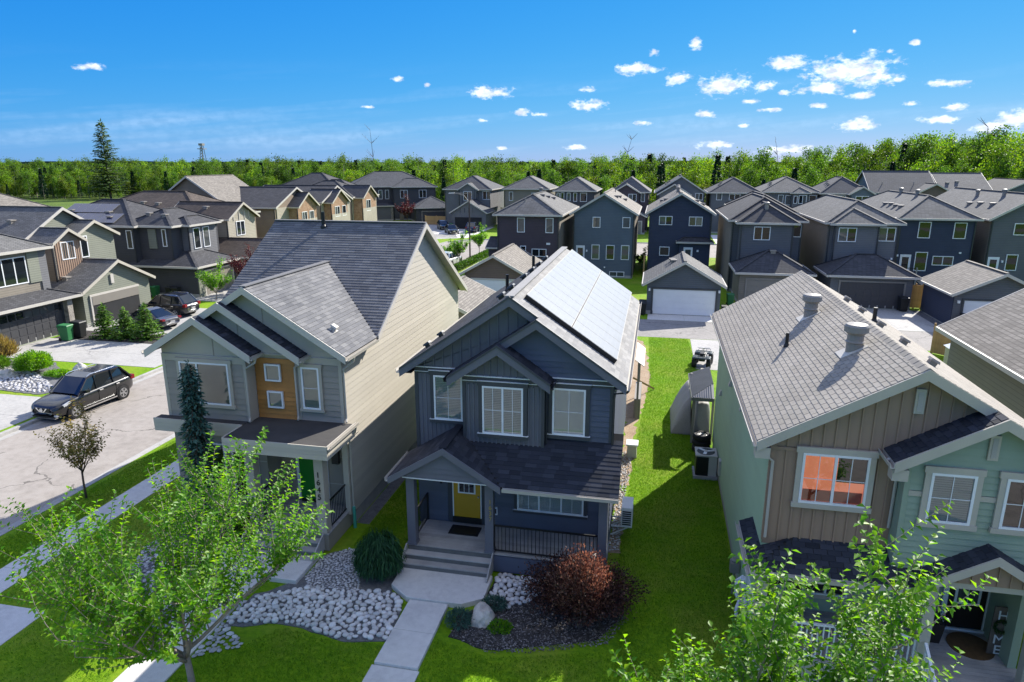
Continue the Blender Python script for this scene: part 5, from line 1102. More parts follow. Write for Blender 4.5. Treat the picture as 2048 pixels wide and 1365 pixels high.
h.block(21.95,28.0,55.4,61.6,2.6,'gy',.48,F['mid'],RF['tan'],.36); h.garage_door('f',55.4,22.6,.02,4.88,2.1,m_garage_white,4,1,m_trim_dark); h.rb(22.15,22.3,55.25,55.4,1.9,2.1,'wall_lamp',m_white); h.rb(21.9,21.95,55.5,61.5,.1,2.5,'siding_face',F['navy'])
h = House('low tan-shingled garage roof at the right edge, nearer the alley', (23.5, 45.5), 'garage', 'garage')
h.block(20.2,27,43.6,46.5,2.55,'gx',.45,F['brown'],RF['tan'],.4)
h = House('brown-walled garage with tan shingle roof beside the resin shed', (20.5, 38), 'garage', 'garage')
h.block(17.7,24.0,34.0,42.2,2.55,'gy',.42,F['tan'],RF['tan'],.42)
h = House('neighbouring house mostly beyond the right edge', (14.5, 22)); h.block(11.2,17,15,28,5.9,'gy',.58,F['taupe'],RF['tan'])
# ---- far row across the second street
def far(label, x0, x1, y0, e, roof, p, wm, rm, wins, gar=None, extra=None, group=None):
    h = House(label, ((x0+x1)/2, y0+6)); h.block(x0,x1,y0,y0+12,e,roof,p,F[wm],RF[rm]); 
    for k in range(3): h.vent([(x0+1.6+.3*k, y0+3+2*k)])
    h.win('f', y0, wins)
    if gar:
        a, b, d, gm = gar; h.block(a,b,y0-d,y0+.3,3.0,'gy',.5,F[wm],RF[rm],.3); h.garage_door('f',y0-d,a+.6,.02,b-a-1.2,2.15,gm,4,6)
    return h
h = far('grey half-timbered house with open garage and gabled front', -40.2,-31.2,129.2,7.0,'hip',.5,'grey','slate',[(-36.4,4.95,1.7,1.65),(-32.7,5.1,1.5,1.6)])
h.block(-37.2,-33.6,128.4,132,6.95,'gy',.62,F['grey'],RF['slate'],.25); h.win('f',128.4,[(-36.3,4.95,1.7,1.65)])
for x in (-37.1,-36.6,-34.6,-34.2,-33.7): h.rb(x,x+.1,128.35,128.4,3.2,6.9,'half_timber',m_trim_dark)
h.block(-37.3,-30.7,123.5,129.4,3.0,'gy',.6,F['grey'],RF['slate'],.3); h.rb(-36.6,-31.5,123.42,123.5,.02,2.15,'garage_opening',m_room); 
for x in (-35.6,-34.8,-34.0,-33.2): h.rb(x,x+.08,123.45,123.5,3.0,3.9,'half_timber',m_trim_dark)
h.rb(-40.28,-40.21,129.3,141,.3,6.9,'siding_face',F['beige'])
T1 = Matrix.Translation((-50,139,0)) @ Matrix.Rotation(R(28),4,'Z')
h = House('wide charcoal house with hip roof and projecting garage at the street bend', (-6, 8), T=T1)
h.block(-13,5,4,16,7.0,'hip',.48,F['charcoal'],RF['slate']); h.block(-4,5,2.6,9,6.95,'hip',.48,F['charcoal'],RF['slate']); h.win('f',2.6,[(-2.6,4.6,1.6,1.7),(1.4,4.6,1.6,1.7)]); h.win('f',4,[(-11.6,4.4,.8,1.9),(-10.2,4.4,.8,1.9),(-8.6,4.4,.8,1.9),(-7,4.4,.8,1.9),(-5.6,4.4,.8,1.9)])
h.block(-.5,7.2,-5,3,3.0,'hip',.5,F['charcoal'],RF['slate']); h.garage_door('f',-5,.8,.02,5.0,2.2,m_garage_dark,4,8,m_stoneface); h.block(-12,-4.4,1.8,4.2,3.1,'hip',.4,F['mid'],RF['charcoal'],.3)
for x in (-11.8,-8.5,-4.8): h.rb(x,x+.5,1.8,2.2,.02,3.0,'stone_pier',m_stoneface)
far('taupe hip-roof house showing above the plum house', -28.2,-20.0,128,7.2,'hip',.5,'taupe','grey',[(-27.3,5.0,.75,1.65),(-23,5.0,1.4,1.5)])
far('charcoal house with five narrow windows in a row', -18.0,-11.0,124,7.1,'hip',.58,'charcoal','grey',[(-17.7,5.4,.5,1.3),(-17.0,5.4,.64,1.37),(-15.9,5.3,.67,1.44),(-14.7,5.2,.65,1.55),(-13.5,5.2,1.2,1.54)],(-15,-11.4,4,m_garage_dark))
h = far('plum gabled house between the blue-grey and navy gables', -7.9,-1.6,124.2,7.0,'hip',.7,'plum','grey',[(-2.86,5.26,.68,1.51)],(-6.9,-1.9,4,m_garage_tan)); h.block(-7.6,-3.2,123.4,127,6.9,'gy',.6,F['plum'],RF['grey'],.3); h.win('f',123.4,[(-6.6,5.3,.8,1.3),(-5.0,5.35,1.4,1.3)])
h = far('grey house with tall nested front gables over the navy house', -.2,8.0,125.5,6.9,'gy',.64,'grey','slate',[(.9,5.6,1.2,1.1),(6.4,5.6,1.3,1.2)]); h.block(.2,5.4,124.4,127,6.6,'gy',.62,F['grey'],RF['slate'],.3)
far('grey hip-roof house over the stepped hips', 8.9,17.0,124.5,7.0,'hip',.55,'mid','slate',[(9.9,5.7,.92,1.3),(12,5.7,1.8,1.05)],(12,16.4,1.2,m_garage_dark))
h = far('wide pale-roofed far house with five tall upper windows', 17.6,26.6,126.2,7.1,'hip',.5,'mid','grey',[(20.2,5.3,.87,1.3),(21.4,4.9,1.0,1.65),(25.2,5.6,1.15,1.0)]); h.block(22.3,25.0,125.4,129,7.0,'hip',.55,F['mid'],RF['grey'],.3); h.win('f',125.4,[(22.6,5.2,.6,1.3),(23.4,5.2,1.26,1.42)])
h = far('far grey house with small half-timbered side gable', 26.9,34.6,125.2,7.0,'hip',.62,'grey','slate',[(28.1,5.7,.9,.9),(29.4,5.7,1.35,.9)]); h.block(31.2,34.8,124.2,128,6.9,'gy',.6,F['blue'],RF['slate'],.3); h.win('f',124.2,[(32.0,5.4,2.0,1.2)])
h = House('broad slate-roofed house rising behind the right-hand roofs', (41, 136)); h.block(36,46,130,142,7.0,'gx',.56,F['blue'],RF['slate']); h.vent([(38,132),(43,132)],kind='pipe')
h = House('small brown gable in front of the broad slate roof', (45, 128)); h.block(42.6,47.6,128,138,7.0,'gy',.55,F['brown'],RF['slate'])
h = House('far grey house with side gable and paired white windows', (51, 136)); h.block(47.3,54.5,131,142,7.3,'gx',.5,F['mid'],RF['grey']); h.win('f',131,[(48.3,5.2,1.3,1.0),(50.4,5.2,1.3,1.0)]); h.vent([(48.6,133),(50.2,133.4)])
h = House('dark far house at the right edge with low gable', (60, 134)); h.block(55.5,63,129,141,7.2,'gy',.5,F['slate'],RF['charcoal'])
h = House('pale-roofed far house cut by the right edge', (72, 136)); h.block(65,75,131,142,7.4,'hip',.5,F['taupe'],RF['tan'])
# ---- west side of the street
LV = 6.4
h = House('beige house with coffered dark garage door and ledge-stone piers', (-47, 37.5)); 
h.block(-55,-42.3,33.0,40.5,6.25,'hip',.5,F['taupe'],RF['grey'],.4); h.win('r',-42.3,[(36.2,3.95,2.7,1.85)],sash=3); h.rb(-42.36,-42.28,34,40.5,3.0,6.1,'siding_face',F['taupe'])
h.rb(-42.29,-42.2,39.0,39.9,3.9,6.1,'shutter_panel',F['sage']); h.rb(-42.29,-42.2,39.9,40.52,3.2,6.2,'corner_board',F['grey'])
h.block(-46,-41.6,34.2,40.9,2.75,'hip',.42,F['sage'],RF['charcoal'],.75); h.garage_door('r',-41.6,35.6,.02,4.9,2.25,m_garage_dark,4,8,m_trim_dark,1)
for y in (34.2, 40.6): h.rb(-41.6,-41.15,y,y+.45,0,2.5,'stone_pier',m_stoneface)
h = House('olive and tan house with its double garage door half open', (-50, 46.5))
h.block(-58,-46.4,42.7,50.2,6.3,'gx',.55,F['sage'],RF['grey'],.36,trim=m_trim_grey); h.vent([(-55,44.5),(-52,44.7),(-49,44.5)]); h.vent([(-50.5,43.8)],kind='turbine',h=.25,r=.14)
h.block(-46.4,-43.9,42.9,45.4,6.2,'gx',.62,F['taupe'],RF['grey'],.34,trim=m_beige_trim); h.win('r',-43.9,[(43.52,4.82,1.25,1.35)],sash=2); h.rb(-43.9,-43.88,43.0,45.3,3.2,6.2,'board_panel',m_brown_board)
for k in range(12): h.rb(-43.88,-43.85,43.05+.2*k,43.09+.2*k,3.2,6.2,'batten',m_brown_board)
h.block(-47,-44.9,45.6,50.0,6.2,'gx',.5,F['sage'],RF['grey'],.34,trim=m_beige_trim); h.win('r',-44.9,[(46.4,4.6,.75,1.7)])
h.block(-46,-41.3,42.2,49.1,2.75,'gx',.5,F['sage'],RF['grey'],.36,trim=m_beige_trim); h.vent([(-43.5,43.2),(-44.4,45.0)])
h.rb(-41.31,-41.22,42.9,47.7,.02,2.2,'garage_opening',m_room); h.rb(-41.28,-41.18,42.9,47.7,1.55,2.22,'garage_door',m_garage_tan)
h.garage_door('r',-41.3,42.9,2.2,4.8,.02,m_garage_tan,1,1,m_trim_grey); h.rb(-41.3,-41.2,45.0,45.3,2.9,3.6,'attic_vent',m_trim_grey); h.rb(-41.28,-41.2,42.75,42.9,0,2.3,'jamb',m_trim_grey)
h = House('long charcoal house with hip roof carrying solar panels', (-49, 58))
r_ = h.block(-57,-46.6,54.4,62.4,LV,'hip',.48,F['charcoal'],RF['charcoal'],.4); h.vent([(-54.6,56.2),(-50.4,56.0),(-49.6,55.2)]); h3v = h.last
h.block(-48,-43.2,55.0,61.8,LV,'hip',.48,F['charcoal'],RF['charcoal'],.4); h.vent([(-46.4,56.4),(-44.6,56.2)]); h.block(-44.6,-42.4,56.4,60.4,LV-.02,'hip',.48,F['grey'],RF['charcoal'],.36)
h.win('f',54.4,[(-47.45,4.3,.6,1.7)]); h.win('f',55.0,[(-44.2,4.5,.45,1.6)]); h.win('r',-42.4,[(56.9,4.1,.95,1.95),(58.3,4.1,.95,1.95)])
h.rb(-50.0,-49.0,54.3,54.4,4.2,6.0,'shutter_panel',F['sage']); h.rb(-45.6,-44.8,54.9,55,4.3,6.1,'shutter_panel',F['sage'])
h.block(-47.6,-40.6,54.4,60.2,2.85,'hip',.45,F['charcoal'],RF['charcoal'],.45); h.rb(-40.6,-40.5,54.4,55.2,.02,2.7,'siding_face',F['sage']); h.garage_door('r',-40.6,55.4,.02,4.3,2.2,m_garage_tan,4,6)
a2 = thing('solar_array', 'blue-black solar panels in two blocks on the long charcoal hip roof', 'solar panels', (-53,56,7))
m_solar2 = M('blue_solar_glass', (.012,.018,.07), .15, .1, 2, 20, 0, 0, .8)
uu = Vector((0,1,.48)).normalized(); nn2 = Vector((0,-.48,1)).normalized()
for xs, t0, cnt in ((-55.3, 2.15, 5), (-53.6, .35, 5)):
    for k in range(cnt): solar_panel(a2, Vector((xs + 1.02*k, 54.0, h3v[5])) + uu*t0 + nn2*.08, (1,0,0), uu, nn2, 1.0, 1.62, m_solar2, m_steel)
h = House('brown-roofed house with pale half-timbered gable and side garage', (-52, 67))
h.block(-62,-46.5,63.8,74,LV,'hip',.45,F['brown'],RF['brown'],.4); h.vent([(-57,66),(-55,66.2),(-53,66)])
h.block(-50,-43.2,63.6,68.6,LV-.05,'gx',.55,F['beige'],RF['brown'],.38,trim=m_beige_trim); h.win('r',-43.2,[(65.0,4.5,1.5,1.5)]); h.vent([(-46.5,65)])
for y in (64.6, 65.6, 66.6, 67.4): h.rb(-43.2,-43.14,y,y+.1,6.1,7.0,'half_timber',m_trim_grey)
h.block(-47,-38.6,61.0,66.4,2.9,'gx',.5,F['beige'],RF['brown'],.35,trim=m_beige_trim)
h = House('tall tan house with steep plain grey gable roof', (-57, 81)); h.block(-63,-51.4,77,86,6.3,'gy',.66,F['tan'],RF['tan'],.4)
h = House('long grey-roofed house with stone gable front on the west row', (-52, 84)); h.block(-58,-47,79.2,89.5,6.5,'gx',.42,F['tan'],RF['charcoal'],.4); h.rb(-47,-46.9,79.5,89.3,4.0,6.4,'siding_face',F['beige'])
def stone_front(h, x, y0, y1, e, wins):
    h.block(x-4,x,y0,y1,e,'gx',.62,m_farstone_orange,RF['charcoal'],.35,trim=m_beige_trim); h.win('r',x,wins); h.rb(x,x+.05,y0,y1,0,e-1.7,'siding_face',F['beige'])
stone_front(h, -45.6, 82.4, 87.4, 6.4, [(83.4,4.3,1.3,1.4),(85.4,4.3,1.2,1.4)])
h = House('second stone-gabled house on the west row, with small porch gable', (-52, 96)); h.block(-58,-47,91.5,101,6.5,'gx',.42,F['beige'],RF['charcoal'],.4); stone_front(h, -45.8, 92.4, 97.6, 6.4, [(93.4,4.3,1.5,1.5),(95.8,4.3,1.2,1.5)])
h = House('third gabled house farthest up the west row', (-53, 109)); h.block(-60,-48,104,114,6.6,'hip',.45,F['beige'],RF['charcoal'],.4); stone_front(h, -46.4, 104.6, 110, 6.5, [(106,4.3,1.7,1.8)])
h = House('far dark hip-roofed house beyond the west row', (-66, 128)); h.block(-74,-60,124,136,6.8,'hip',.5,F['taupe'],RF['charcoal'],.4); h.block(-66,-56,122,130,6.6,'hip',.5,F['taupe'],RF['charcoal'],.4)
h = House('pale grey-roofed house at the left edge behind the olive house', (-72, 62)); h.block(-82,-66,58,68,6.2,'hip',.5,F['taupe'],RF['tan'],.4)
# ------------------------------------------------------------------ vehicles
def M_paint(name, c, rough=.25):
    m, nt, p, _ = newmat(name); v = coords(nt)
    nt.links.new(scaled(nt, c, nmath(nt, 'MULTIPLY_ADD', noise(nt, v, 3, 3), .3, .85)), p.inputs['Base Color'])
    p.inputs['Roughness'].default_value = rough + .1; p.inputs['Coat Weight'].default_value = 1; p.inputs['Coat Roughness'].default_value = .06; p.inputs['Metallic'].default_value = .25
    return m
m_carglass = M('car_glass', (.012,.015,.018), .04, .1, 2, 20, 0, 0, 1.0); m_tail = M('tail_light', (.20,.006,.008), .2, .1, 8, 40, 0); m_headl = M('headlight', (.65,.68,.70), .12, .1, 8, 40, 0, .3, .8)
m_chrome = M('chrome', (.7,.7,.7), .15, .05, 5, 40, 0, 1.0); m_plate = M('number_plate', (.38,.38,.37), .5, .1, 20, 60, 0)
paint = {k: M_paint('paint_' + k, c) for k, c in dict(black=(.008,.008,.009), grey=(.07,.072,.08), dark=(.02,.021,.025), blue=(.02,.03,.075), white=(.72,.73,.74)).items()}
def make_car(label, loc, rot, kind='suv', col='black', L=4.9, Wd=1.9, Ht=1.72, group=None):
    """nose towards +x of its own frame"""
    t = thing('parked_car', label, 'car', loc, rot, group); hl, hw = L/2, Wd/2; k = Ht/1.72
    sed = kind == 'sedan'; pick = kind == 'pickup'
    zb = (.92 if sed else 1.06) * (k if not sed else 1)
    # lower body stations: x, half width, bottom, shoulder height
    st = [(hl, hw*.62, .42, zb*.62), (hl-.08, hw*.84, .30, zb*.74), (hl-.35, hw*.95, .24, zb*.86), (hl-.9, hw, .22, zb*.93), (hl-1.35, hw, .22, zb*.97), (.3, hw, .22, zb), (-.6, hw, .22, zb*1.01), (-hl+1.0, hw, .22, zb*1.02), (-hl+.4, hw*.97, .26, zb*(1.0 if sed else 1.03)), (-hl+.08, hw*.88, .34, zb*(.95 if sed else 1.0)), (-hl, hw*.7, .45, zb*.8)]
    mb = MB(); n = 12
    for x, w, lo, hi in st:
        mid = lo + (hi-lo)*.55
        half = [(0,lo),(w*.8,lo),(w*.97,lo+.09),(w,mid),(w*.985,hi-.10),(w*.93,hi-.02),(w*.78,hi+.02)]
        for y, z in half: mb.v.append((x, y, z))
        mb.v.append((x, 0, hi+.035))
        for y, z in half[:0:-1]: mb.v.append((x, -y, z))
    n = 14
    for i in range(len(st)-1):
        for j in range(n): a, b = i*n+j, i*n+(j+1)%n; mb.f.append((a, b, b+n, a+n))
    mb.f.append(tuple(range(n))); mb.f.append(tuple(range((len(st)-1)*n+n-1, (len(st)-1)*n-1, -1)))
    body = mb.build('body', paint[col], t, smooth=True, local=True)
    sub = body.modifiers.new('s', 'SUBSURF'); sub.levels = 1; sub.render_levels = 1
    # cabin
    if sed: cs = [(hl-1.35, zb-.02, .84), (hl-2.05, Ht-.05, .70), (-.35, Ht, .70), (-hl+1.55, Ht-.07, .68), (-hl+.72, zb, .78)]
    elif pick: cs = [(hl-1.45, zb-.02, .86), (hl-2.05, Ht-.04, .74), (-.1, Ht, .74), (-.55, Ht-.05, .74), (-.75, zb, .84)]
    else: cs = [(hl-1.25, zb-.02, .86), (hl-2.0, Ht-.07, .73), (-.2, Ht, .73), (-hl+.75, Ht-.06, .70), (-hl+.22, zb+.02, .80)]
    g = MB(); r = MB()
    def ring(x, z, w): return [(x, hw*.9, zb-.04), (x, hw*w, z), (x, hw*w*.8, z+.035), (x, -hw*w*.8, z+.035), (x, -hw*w, z), (x, -hw*.9, zb-.04)]
    rg = [ring(x, max(z, zb), w) for x, z, w in cs]
    for q in rg: g.v += q
    for i in range(len(rg)-1):
        for j in range(5): a = i*6+j; g.f.append((a, a+1, a+7, a+6))
    glass = g.build('windows', m_carglass, t, smooth=False, local=True)
    rf = [[Vector(p) for p in q] for q in rg]
    up = Vector((0,0,.012))
    for i in range(1, len(rg)-2):
        a, b = rf[i], rf[i+1]
        r.poly([a[1]+up, a[2]+up, b[2]+up, b[1]+up]); r.poly([a[2]+up, a[3]+up, b[3]+up, b[2]+up]); r.poly([a[3]+up, a[4]+up, b[4]+up, b[3]+up])
        for s_, (u0, u1) in ((1, (1, 2)), (-1, (4, 3))): 
            e = Vector((0, .012*s_, 0)); r.poly([a[u0]+up+e, b[u0]+up+e, b[u0]-Vector((0,0,.06))+e, a[u0]-Vector((0,0,.06))+e])
    roofp = r.build('roof', paint[col], t, smooth=True, local=True)
    p = MB()
    for s_ in (1, 5):
        pass
    for sgn, (lo, hi) in ((1, (0, 1)), (-1, (5, 4))):
        e = Vector((0, .01*sgn, 0))
        p.bar(rf[0][lo]+e, rf[1][hi]+e, .07, .06); p.bar(rf[-1][lo]+e, rf[-2][hi]+e, .12 if not sed else .16, .06)
        for fx in ((.05, -1.0) if not pick else (.3,)):
            x0 = fx; p.bar((x0, hw*.9*sgn+.008*sgn, zb-.03), (x0-.05, hw*cs[2][2]*sgn+.008*sgn, Ht-.03), .07, .035, (1,0,0))
    p.build('pillars', paint[col] if not sed else m_black, t, local=True)
    if not sed and not pick:
        for sgn in (1,-1): MB().tube([(hl-2.1, sgn*hw*.66, Ht-.02),(hl-2.3, sgn*hw*.66, Ht+.06),(-hl+1.0, sgn*hw*.66, Ht+.055),(-hl+.85, sgn*hw*.66, Ht-.01)], .02, 6).build('roof_rail', m_chrome, t, local=True)
    R_ = .36 if not sed else .33
    for fx in (hl-.95, -hl+.98):
        for sgn in (1, -1):
            y = sgn*(hw-.10); Mx = Matrix.Translation((fx, y, R_)) @ Matrix.Rotation(R(90)*-sgn, 4, 'X')
            arch = MB().lathe((0,0,0), [(R_+.07,-.02),(R_+.07,.104),(R_+.03,.106)], 20).xform(Matrix.Translation((fx, y, R_+.02)) @ Matrix.Rotation(R(90)*-sgn, 4, 'X')); arch.build('wheel_arch', m_black, t, local=True)
            wh = MB().lathe((0,0,0), [(R_*.62,-.1),(R_*.97,-.1),(R_,-.06),(R_,.10),(R_*.96,.125),(R_*.66,.13)], 22).xform(Mx).build('wheel', m_rubber, t, smooth=False, local=True)
            rim = MB(); rim.lathe((0,0,0), [(R_*.68,.09),(R_*.68,.136),(R_*.6,.138),(R_*.57,.10)], 20)
            for q in range(5):
                a = 2*math.pi*q/5; 
                for da in (-.16, .16): rim.bar((.03*math.cos(a),.03*math.sin(a),.125), (R_*.6*math.cos(a+da), R_*.6*math.sin(a+da), .13), .045, .02)
            rim.lathe((0,0,0), [(.06,.12),(.055,.142),(.01,.145)], 10); rim.xform(Mx).build('rim', m_steel, wh, local=True)
            MB().lathe((0,0,0), [(R_*.6,.085),(R_*.55,.09),(.01,.09)], 16).xform(Mx).build('brake', m_black, wh, local=True)
    for sgn in (1, -1):
        MB().hexa([(hl-.18,sgn*hw*.5,zb*.64),(hl-.42,sgn*hw*.93,zb*.66),(hl-.78,sgn*hw*.985,zb*.80),(hl-.30,sgn*hw*.55,zb*.72),(hl-.16,sgn*hw*.5,zb*.73),(hl-.38,sgn*hw*.94,zb*.80),(hl-.74,sgn*hw*.97,zb*.88),(hl-.30,sgn*hw*.55,zb*.80)]).build('headlight', m_headl, t, local=True)
        MB().box(hl-.30, hl-.05, *(sorted((sgn*hw*.62, sgn*hw*.78))), .33, .43).build('fog_light', m_headl, t, local=True)
        zt = zb*.80; MB().box(-hl+.02, -hl+.3, *(sorted((sgn*hw*.64, sgn*hw*.94))), zt, zt+.15 if sed else zt+.24).build('tail_light', m_tail, t, local=True, bevel=.03)
        MB().hexa([(hl-1.55,sgn*hw*.94,zb),(hl-1.7,sgn*hw*.94,zb),(hl-1.72,sgn*(hw+.2),zb+.02),(hl-1.56,sgn*(hw+.18),zb+.02),(hl-1.57,sgn*hw*.94,zb+.12),(hl-1.7,sgn*hw*.94,zb+.12),(hl-1.72,sgn*(hw+.19),zb+.17),(hl-1.58,sgn*(hw+.17),zb+.16)]).build('mirror', paint[col], t, local=True)
        for hx_ in (-.25, -1.3): MB().box(hx_, hx_+.2, *(sorted((sgn*(hw-.02), sgn*(hw+.025)))), zb-.16, zb-.12).build('door_handle', m_chrome if not sed else paint[col], t, local=True)
        MB().box(-hl+1.4, hl-1.4, *(sorted((sgn*(hw-.03), sgn*(hw+.015)))), .27, .33).build('sill_trim', m_chrome if col == 'black' and not sed else m_black, t, local=True)
        for dx in (.02, -1.08): MB().box(dx, dx+.012, *(sorted((sgn*(hw-.02), sgn*(hw+.004)))), .36, zb-.06).build('door_gap', m_black, t, local=True)
    gr = MB().box(hl-.1, hl+.012, -hw*.46, hw*.46, zb*.52, zb*.70).build('grille', m_black, t, local=True)
    MB().prism([(hl+.014,-.34,zb*.70),(hl+.014,-.26,zb*.70),(hl+.014,-.10,zb*.545),(hl+.014,.10,zb*.545),(hl+.014,.26,zb*.70),(hl+.014,.34,zb*.70),(hl+.014,.14,zb*.52),(hl+.014,-.14,zb*.52)], (.02,0,0)).build('grille_trim', m_chrome, gr, local=True)
    em = MB().lathe((0,0,0), [(.085,0),(.085,.014),(.065,.014),(.065,0)], 18); em.box(-.10,.10,-.02,.02,0,.018); em.xform(Matrix.Translation((hl+.036,0,zb*.62)) @ Matrix.Rotation(R(90),4,'Z') @ Matrix.Rotation(R(90),4,'X')); em.build('emblem', m_chrome, gr, local=True)
    MB().box(hl-.16, hl-.0, -hw*.66, hw*.66, .27, .36).build('lower_grille', m_black, t, local=True); MB().box(hl-.2, hl-.02, -hw*.7, hw*.7, .24, .268).build('bumper_trim', m_chrome, t, local=True)
    MB().box(-hl-.012, -hl+.1, -.2, .2, zb*.62, zb*.62+.12).build('number_plate', m_plate, t, local=True)
    return t
make_car('black SUV parked on the street by the concrete driveway', (-28.15, 27.9, -.12), R(-93), 'suv', 'black', 4.85, 1.94, 1.75)
make_car('dark grey sedan on the driveway beside three small spruces', (-36.9, 43.4, .015), R(170), 'sedan', 'grey', 4.7, 1.84, 1.44)
make_car('black SUV on the driveway behind the grey sedan', (-38.4, 47.5, .015), R(176), 'suv', 'black', 4.8, 1.9, 1.72)
make_car('black sedan at the end of the rear driveway by the street bend', (-34.9, 115.5, .015), R(-62), 'sedan', 'dark', 4.8, 1.86, 1.46)
make_car('black hatchback parked farther up the rear driveway by the charcoal garage', (-38.6, 122.5, .015), R(-62), 'suv', 'black', 4.4, 1.8, 1.55)
make_car('dark blue SUV on the driveway of the half-timbered house', (-31.9, 118.3, .015), R(95), 'suv', 'blue', 4.6, 1.88, 1.7)
make_car('white car parked at the kerb behind the tan gable wall', (-24.3, 79.2, -.12), R(84), 'suv', 'white', 4.7, 1.9, 1.7)
make_car('grey car inside the open far garage', (-34.4, 126.0, .02), R(-90), 'sedan', 'grey', 4.5, 1.8, 1.45)
# ------------------------------------------------------------------ bins
m_binG = M('green_cart', (.03,.16,.055), .5, .1, 3, 40, .05); m_binK = M('black_cart', (.016,.017,.018), .5, .15, 3, 40, .05)
def bin_(label, loc, rot, m, s=1.0):
    t = thing('wheeled_bin', label, 'bin', loc, rot)
    MB().hexa([(-.22*s,-.25*s,.06),(.22*s,-.25*s,.06),(.22*s,.25*s,.06),(-.22*s,.25*s,.06),(-.29*s,-.32*s,.95*s),(.29*s,-.32*s,.95*s),(.29*s,.36*s,.95*s),(-.29*s,.36*s,.95*s)]).build('body', m, t, local=True, bevel=.03)
    MB().hexa([(-.31*s,-.35*s,.955*s),(.31*s,-.35*s,.955*s),(.31*s,.38*s,.955*s),(-.31*s,.38*s,.955*s),(-.28*s,-.31*s,1.03*s),(.28*s,-.31*s,1.03*s),(.28*s,.34*s,1.06*s),(-.28*s,.34*s,1.06*s)]).build('lid', m, t, local=True, bevel=.02)
    MB().bar((-.25*s,.42*s,.97*s),(.25*s,.42*s,.97*s),.03).build('handle', m, t, local=True)
    for x in (-.24, .24): MB().lathe((0,0,0), [(.1,-.025),(.12,0),(.1,.025)], 14).xform(Matrix.Translation((x*s,.3*s,.12)) @ Matrix.Rotation(R(90),4,'Y')).build('wheel', m_rubber, t, local=True)
    return t
bin_('green wheeled bin beside the coffered garage door', (-39.6,38.6,.015), R(95), m_binG, 1.1); bin_('black wheeled bin next to the green bin by the coffered garage', (-39.4,39.5,.02), R(92), m_binK, 1.15)
bin_('green wheeled bin against the long charcoal house', (-44.7,53.8,0), R(180), m_binG); bin_('black wheeled bin against the long charcoal house', (-43.1,53.8,0), R(180), m_binK); bin_('second black bin against the long charcoal house', (-42.4,53.7,0), R(185), m_binK)
bin_('black wheeled bin beside the white garage door near the lawn', (-.72,55.3,0), R(2), m_binK); bin_('black wheeled bin at the corner of the slate garage', (-.78,56.1,0), R(-6), m_binK)
bin_('green wheeled bin between the two rear garages', (6.6,60.6,0), R(5), m_binG); bin_('short black bin right of the white garage door', (5.72,56.2,0), R(0), m_binK, .8)
bin_('black wheeled bin in front of the dark garage door', (20.4,61.0,.015), R(4), m_binK, 1.15); bin_('black wheeled bin before the far white garage door', (22.75,54.9,.015), R(-5), m_binK, 1.1)
bin_('green bin by the open far garage', (-37.3,122.9,.01), R(0), m_binG)
# ------------------------------------------------------------------ side yard things
t = thing('heat_pump', 'white heat pump unit on wall brackets beside the slate blue house', 'heat pump', (-.45, 20.6, .55))
MB().box(-.62,-.26,20.2,21.0,.55,1.25).build('casing', m_white, t, bevel=.015)
for k in range(7): MB().box(-.58,-.3,20.185,20.199,.64+.075*k,.68+.075*k).build('louvre', m_black, t)
MB().lathe((0,0,0), [(.25,0),(.25,.012),(.02,.012)], 20).xform(Matrix.Translation((-.259,20.6,.9)) @ Matrix.Rotation(R(90),4,'Y')).build('fan_grille', m_greycap, t)
for y in (20.3,20.9): MB().bar((-.95,y,.52),(-.26,y,.52),.035).bar((-.94,y,.2),(-.4,y,.5),.03).build('bracket', m_white, t)
t = thing('air_conditioner', 'grey air conditioner condenser on concrete pad by the sage wall', 'air conditioner', (2.35, 25.9, 0))
MB().box(1.93,2.85,25.45,26.4,0,.12).build('pad', m_found, t); MB().box(2.0,2.78,25.52,26.3,.125,.92).build('coil_body', m_black, t, bevel=.04); MB().box(2.48,2.79,25.51,25.53,.13,.92).build('service_panel', m_trim_grey, t)
MB().box(1.97,2.81,25.49,26.33,.92,1.0).build('top', m_trim_grey, t, bevel=.03); MB().lathe((2.38,25.9,1.0), [(.34,0),(.34,.012),(.02,.014)], 24).build('fan_opening', m_black, t)
f = MB(); [f.bar((2.38,25.9,1.02),(2.38+.32*math.cos(a),25.9+.32*math.sin(a),1.02),.12,.01) for a in (0.3,2.4,4.5)]; f.build('fan_blade', m_steel, t); MB().lathe((2.38,25.9,1.02), [(.07,0),(.05,.03)], 12).build('fan_hub', m_trim_grey, t)
for i in range(3):
    z = .02 + .26*i; o = thing('tyre', ('bottom tyre of the stack by the sage wall', 'middle tyre of the stack by the sage wall', 'top tyre of the stack, with a silver rim')[i], 'tyre', (2.38,28.3,z), 0, 'stacked tyres')
    MB().lathe((2.38,28.3,z), [(.22,.02),(.33,0),(.38,.05),(.385,.13),(.38,.2),(.33,.25),(.24,.24),(.21,.18)], 28).build('tread', m_rubber, o)
    rm = MB().lathe((2.38,28.3,z), [(.215,.03),(.215,.20),(.19,.215),(.175,.16)], 24)
    for q in range(10): a = math.pi*q/5; rm.bar((2.38+.04*math.cos(a),28.3+.04*math.sin(a),z+.185),(2.38+.2*math.cos(a),28.3+.2*math.sin(a),z+.2),.05,.03)
    rm.build('rim', m_steel, o)
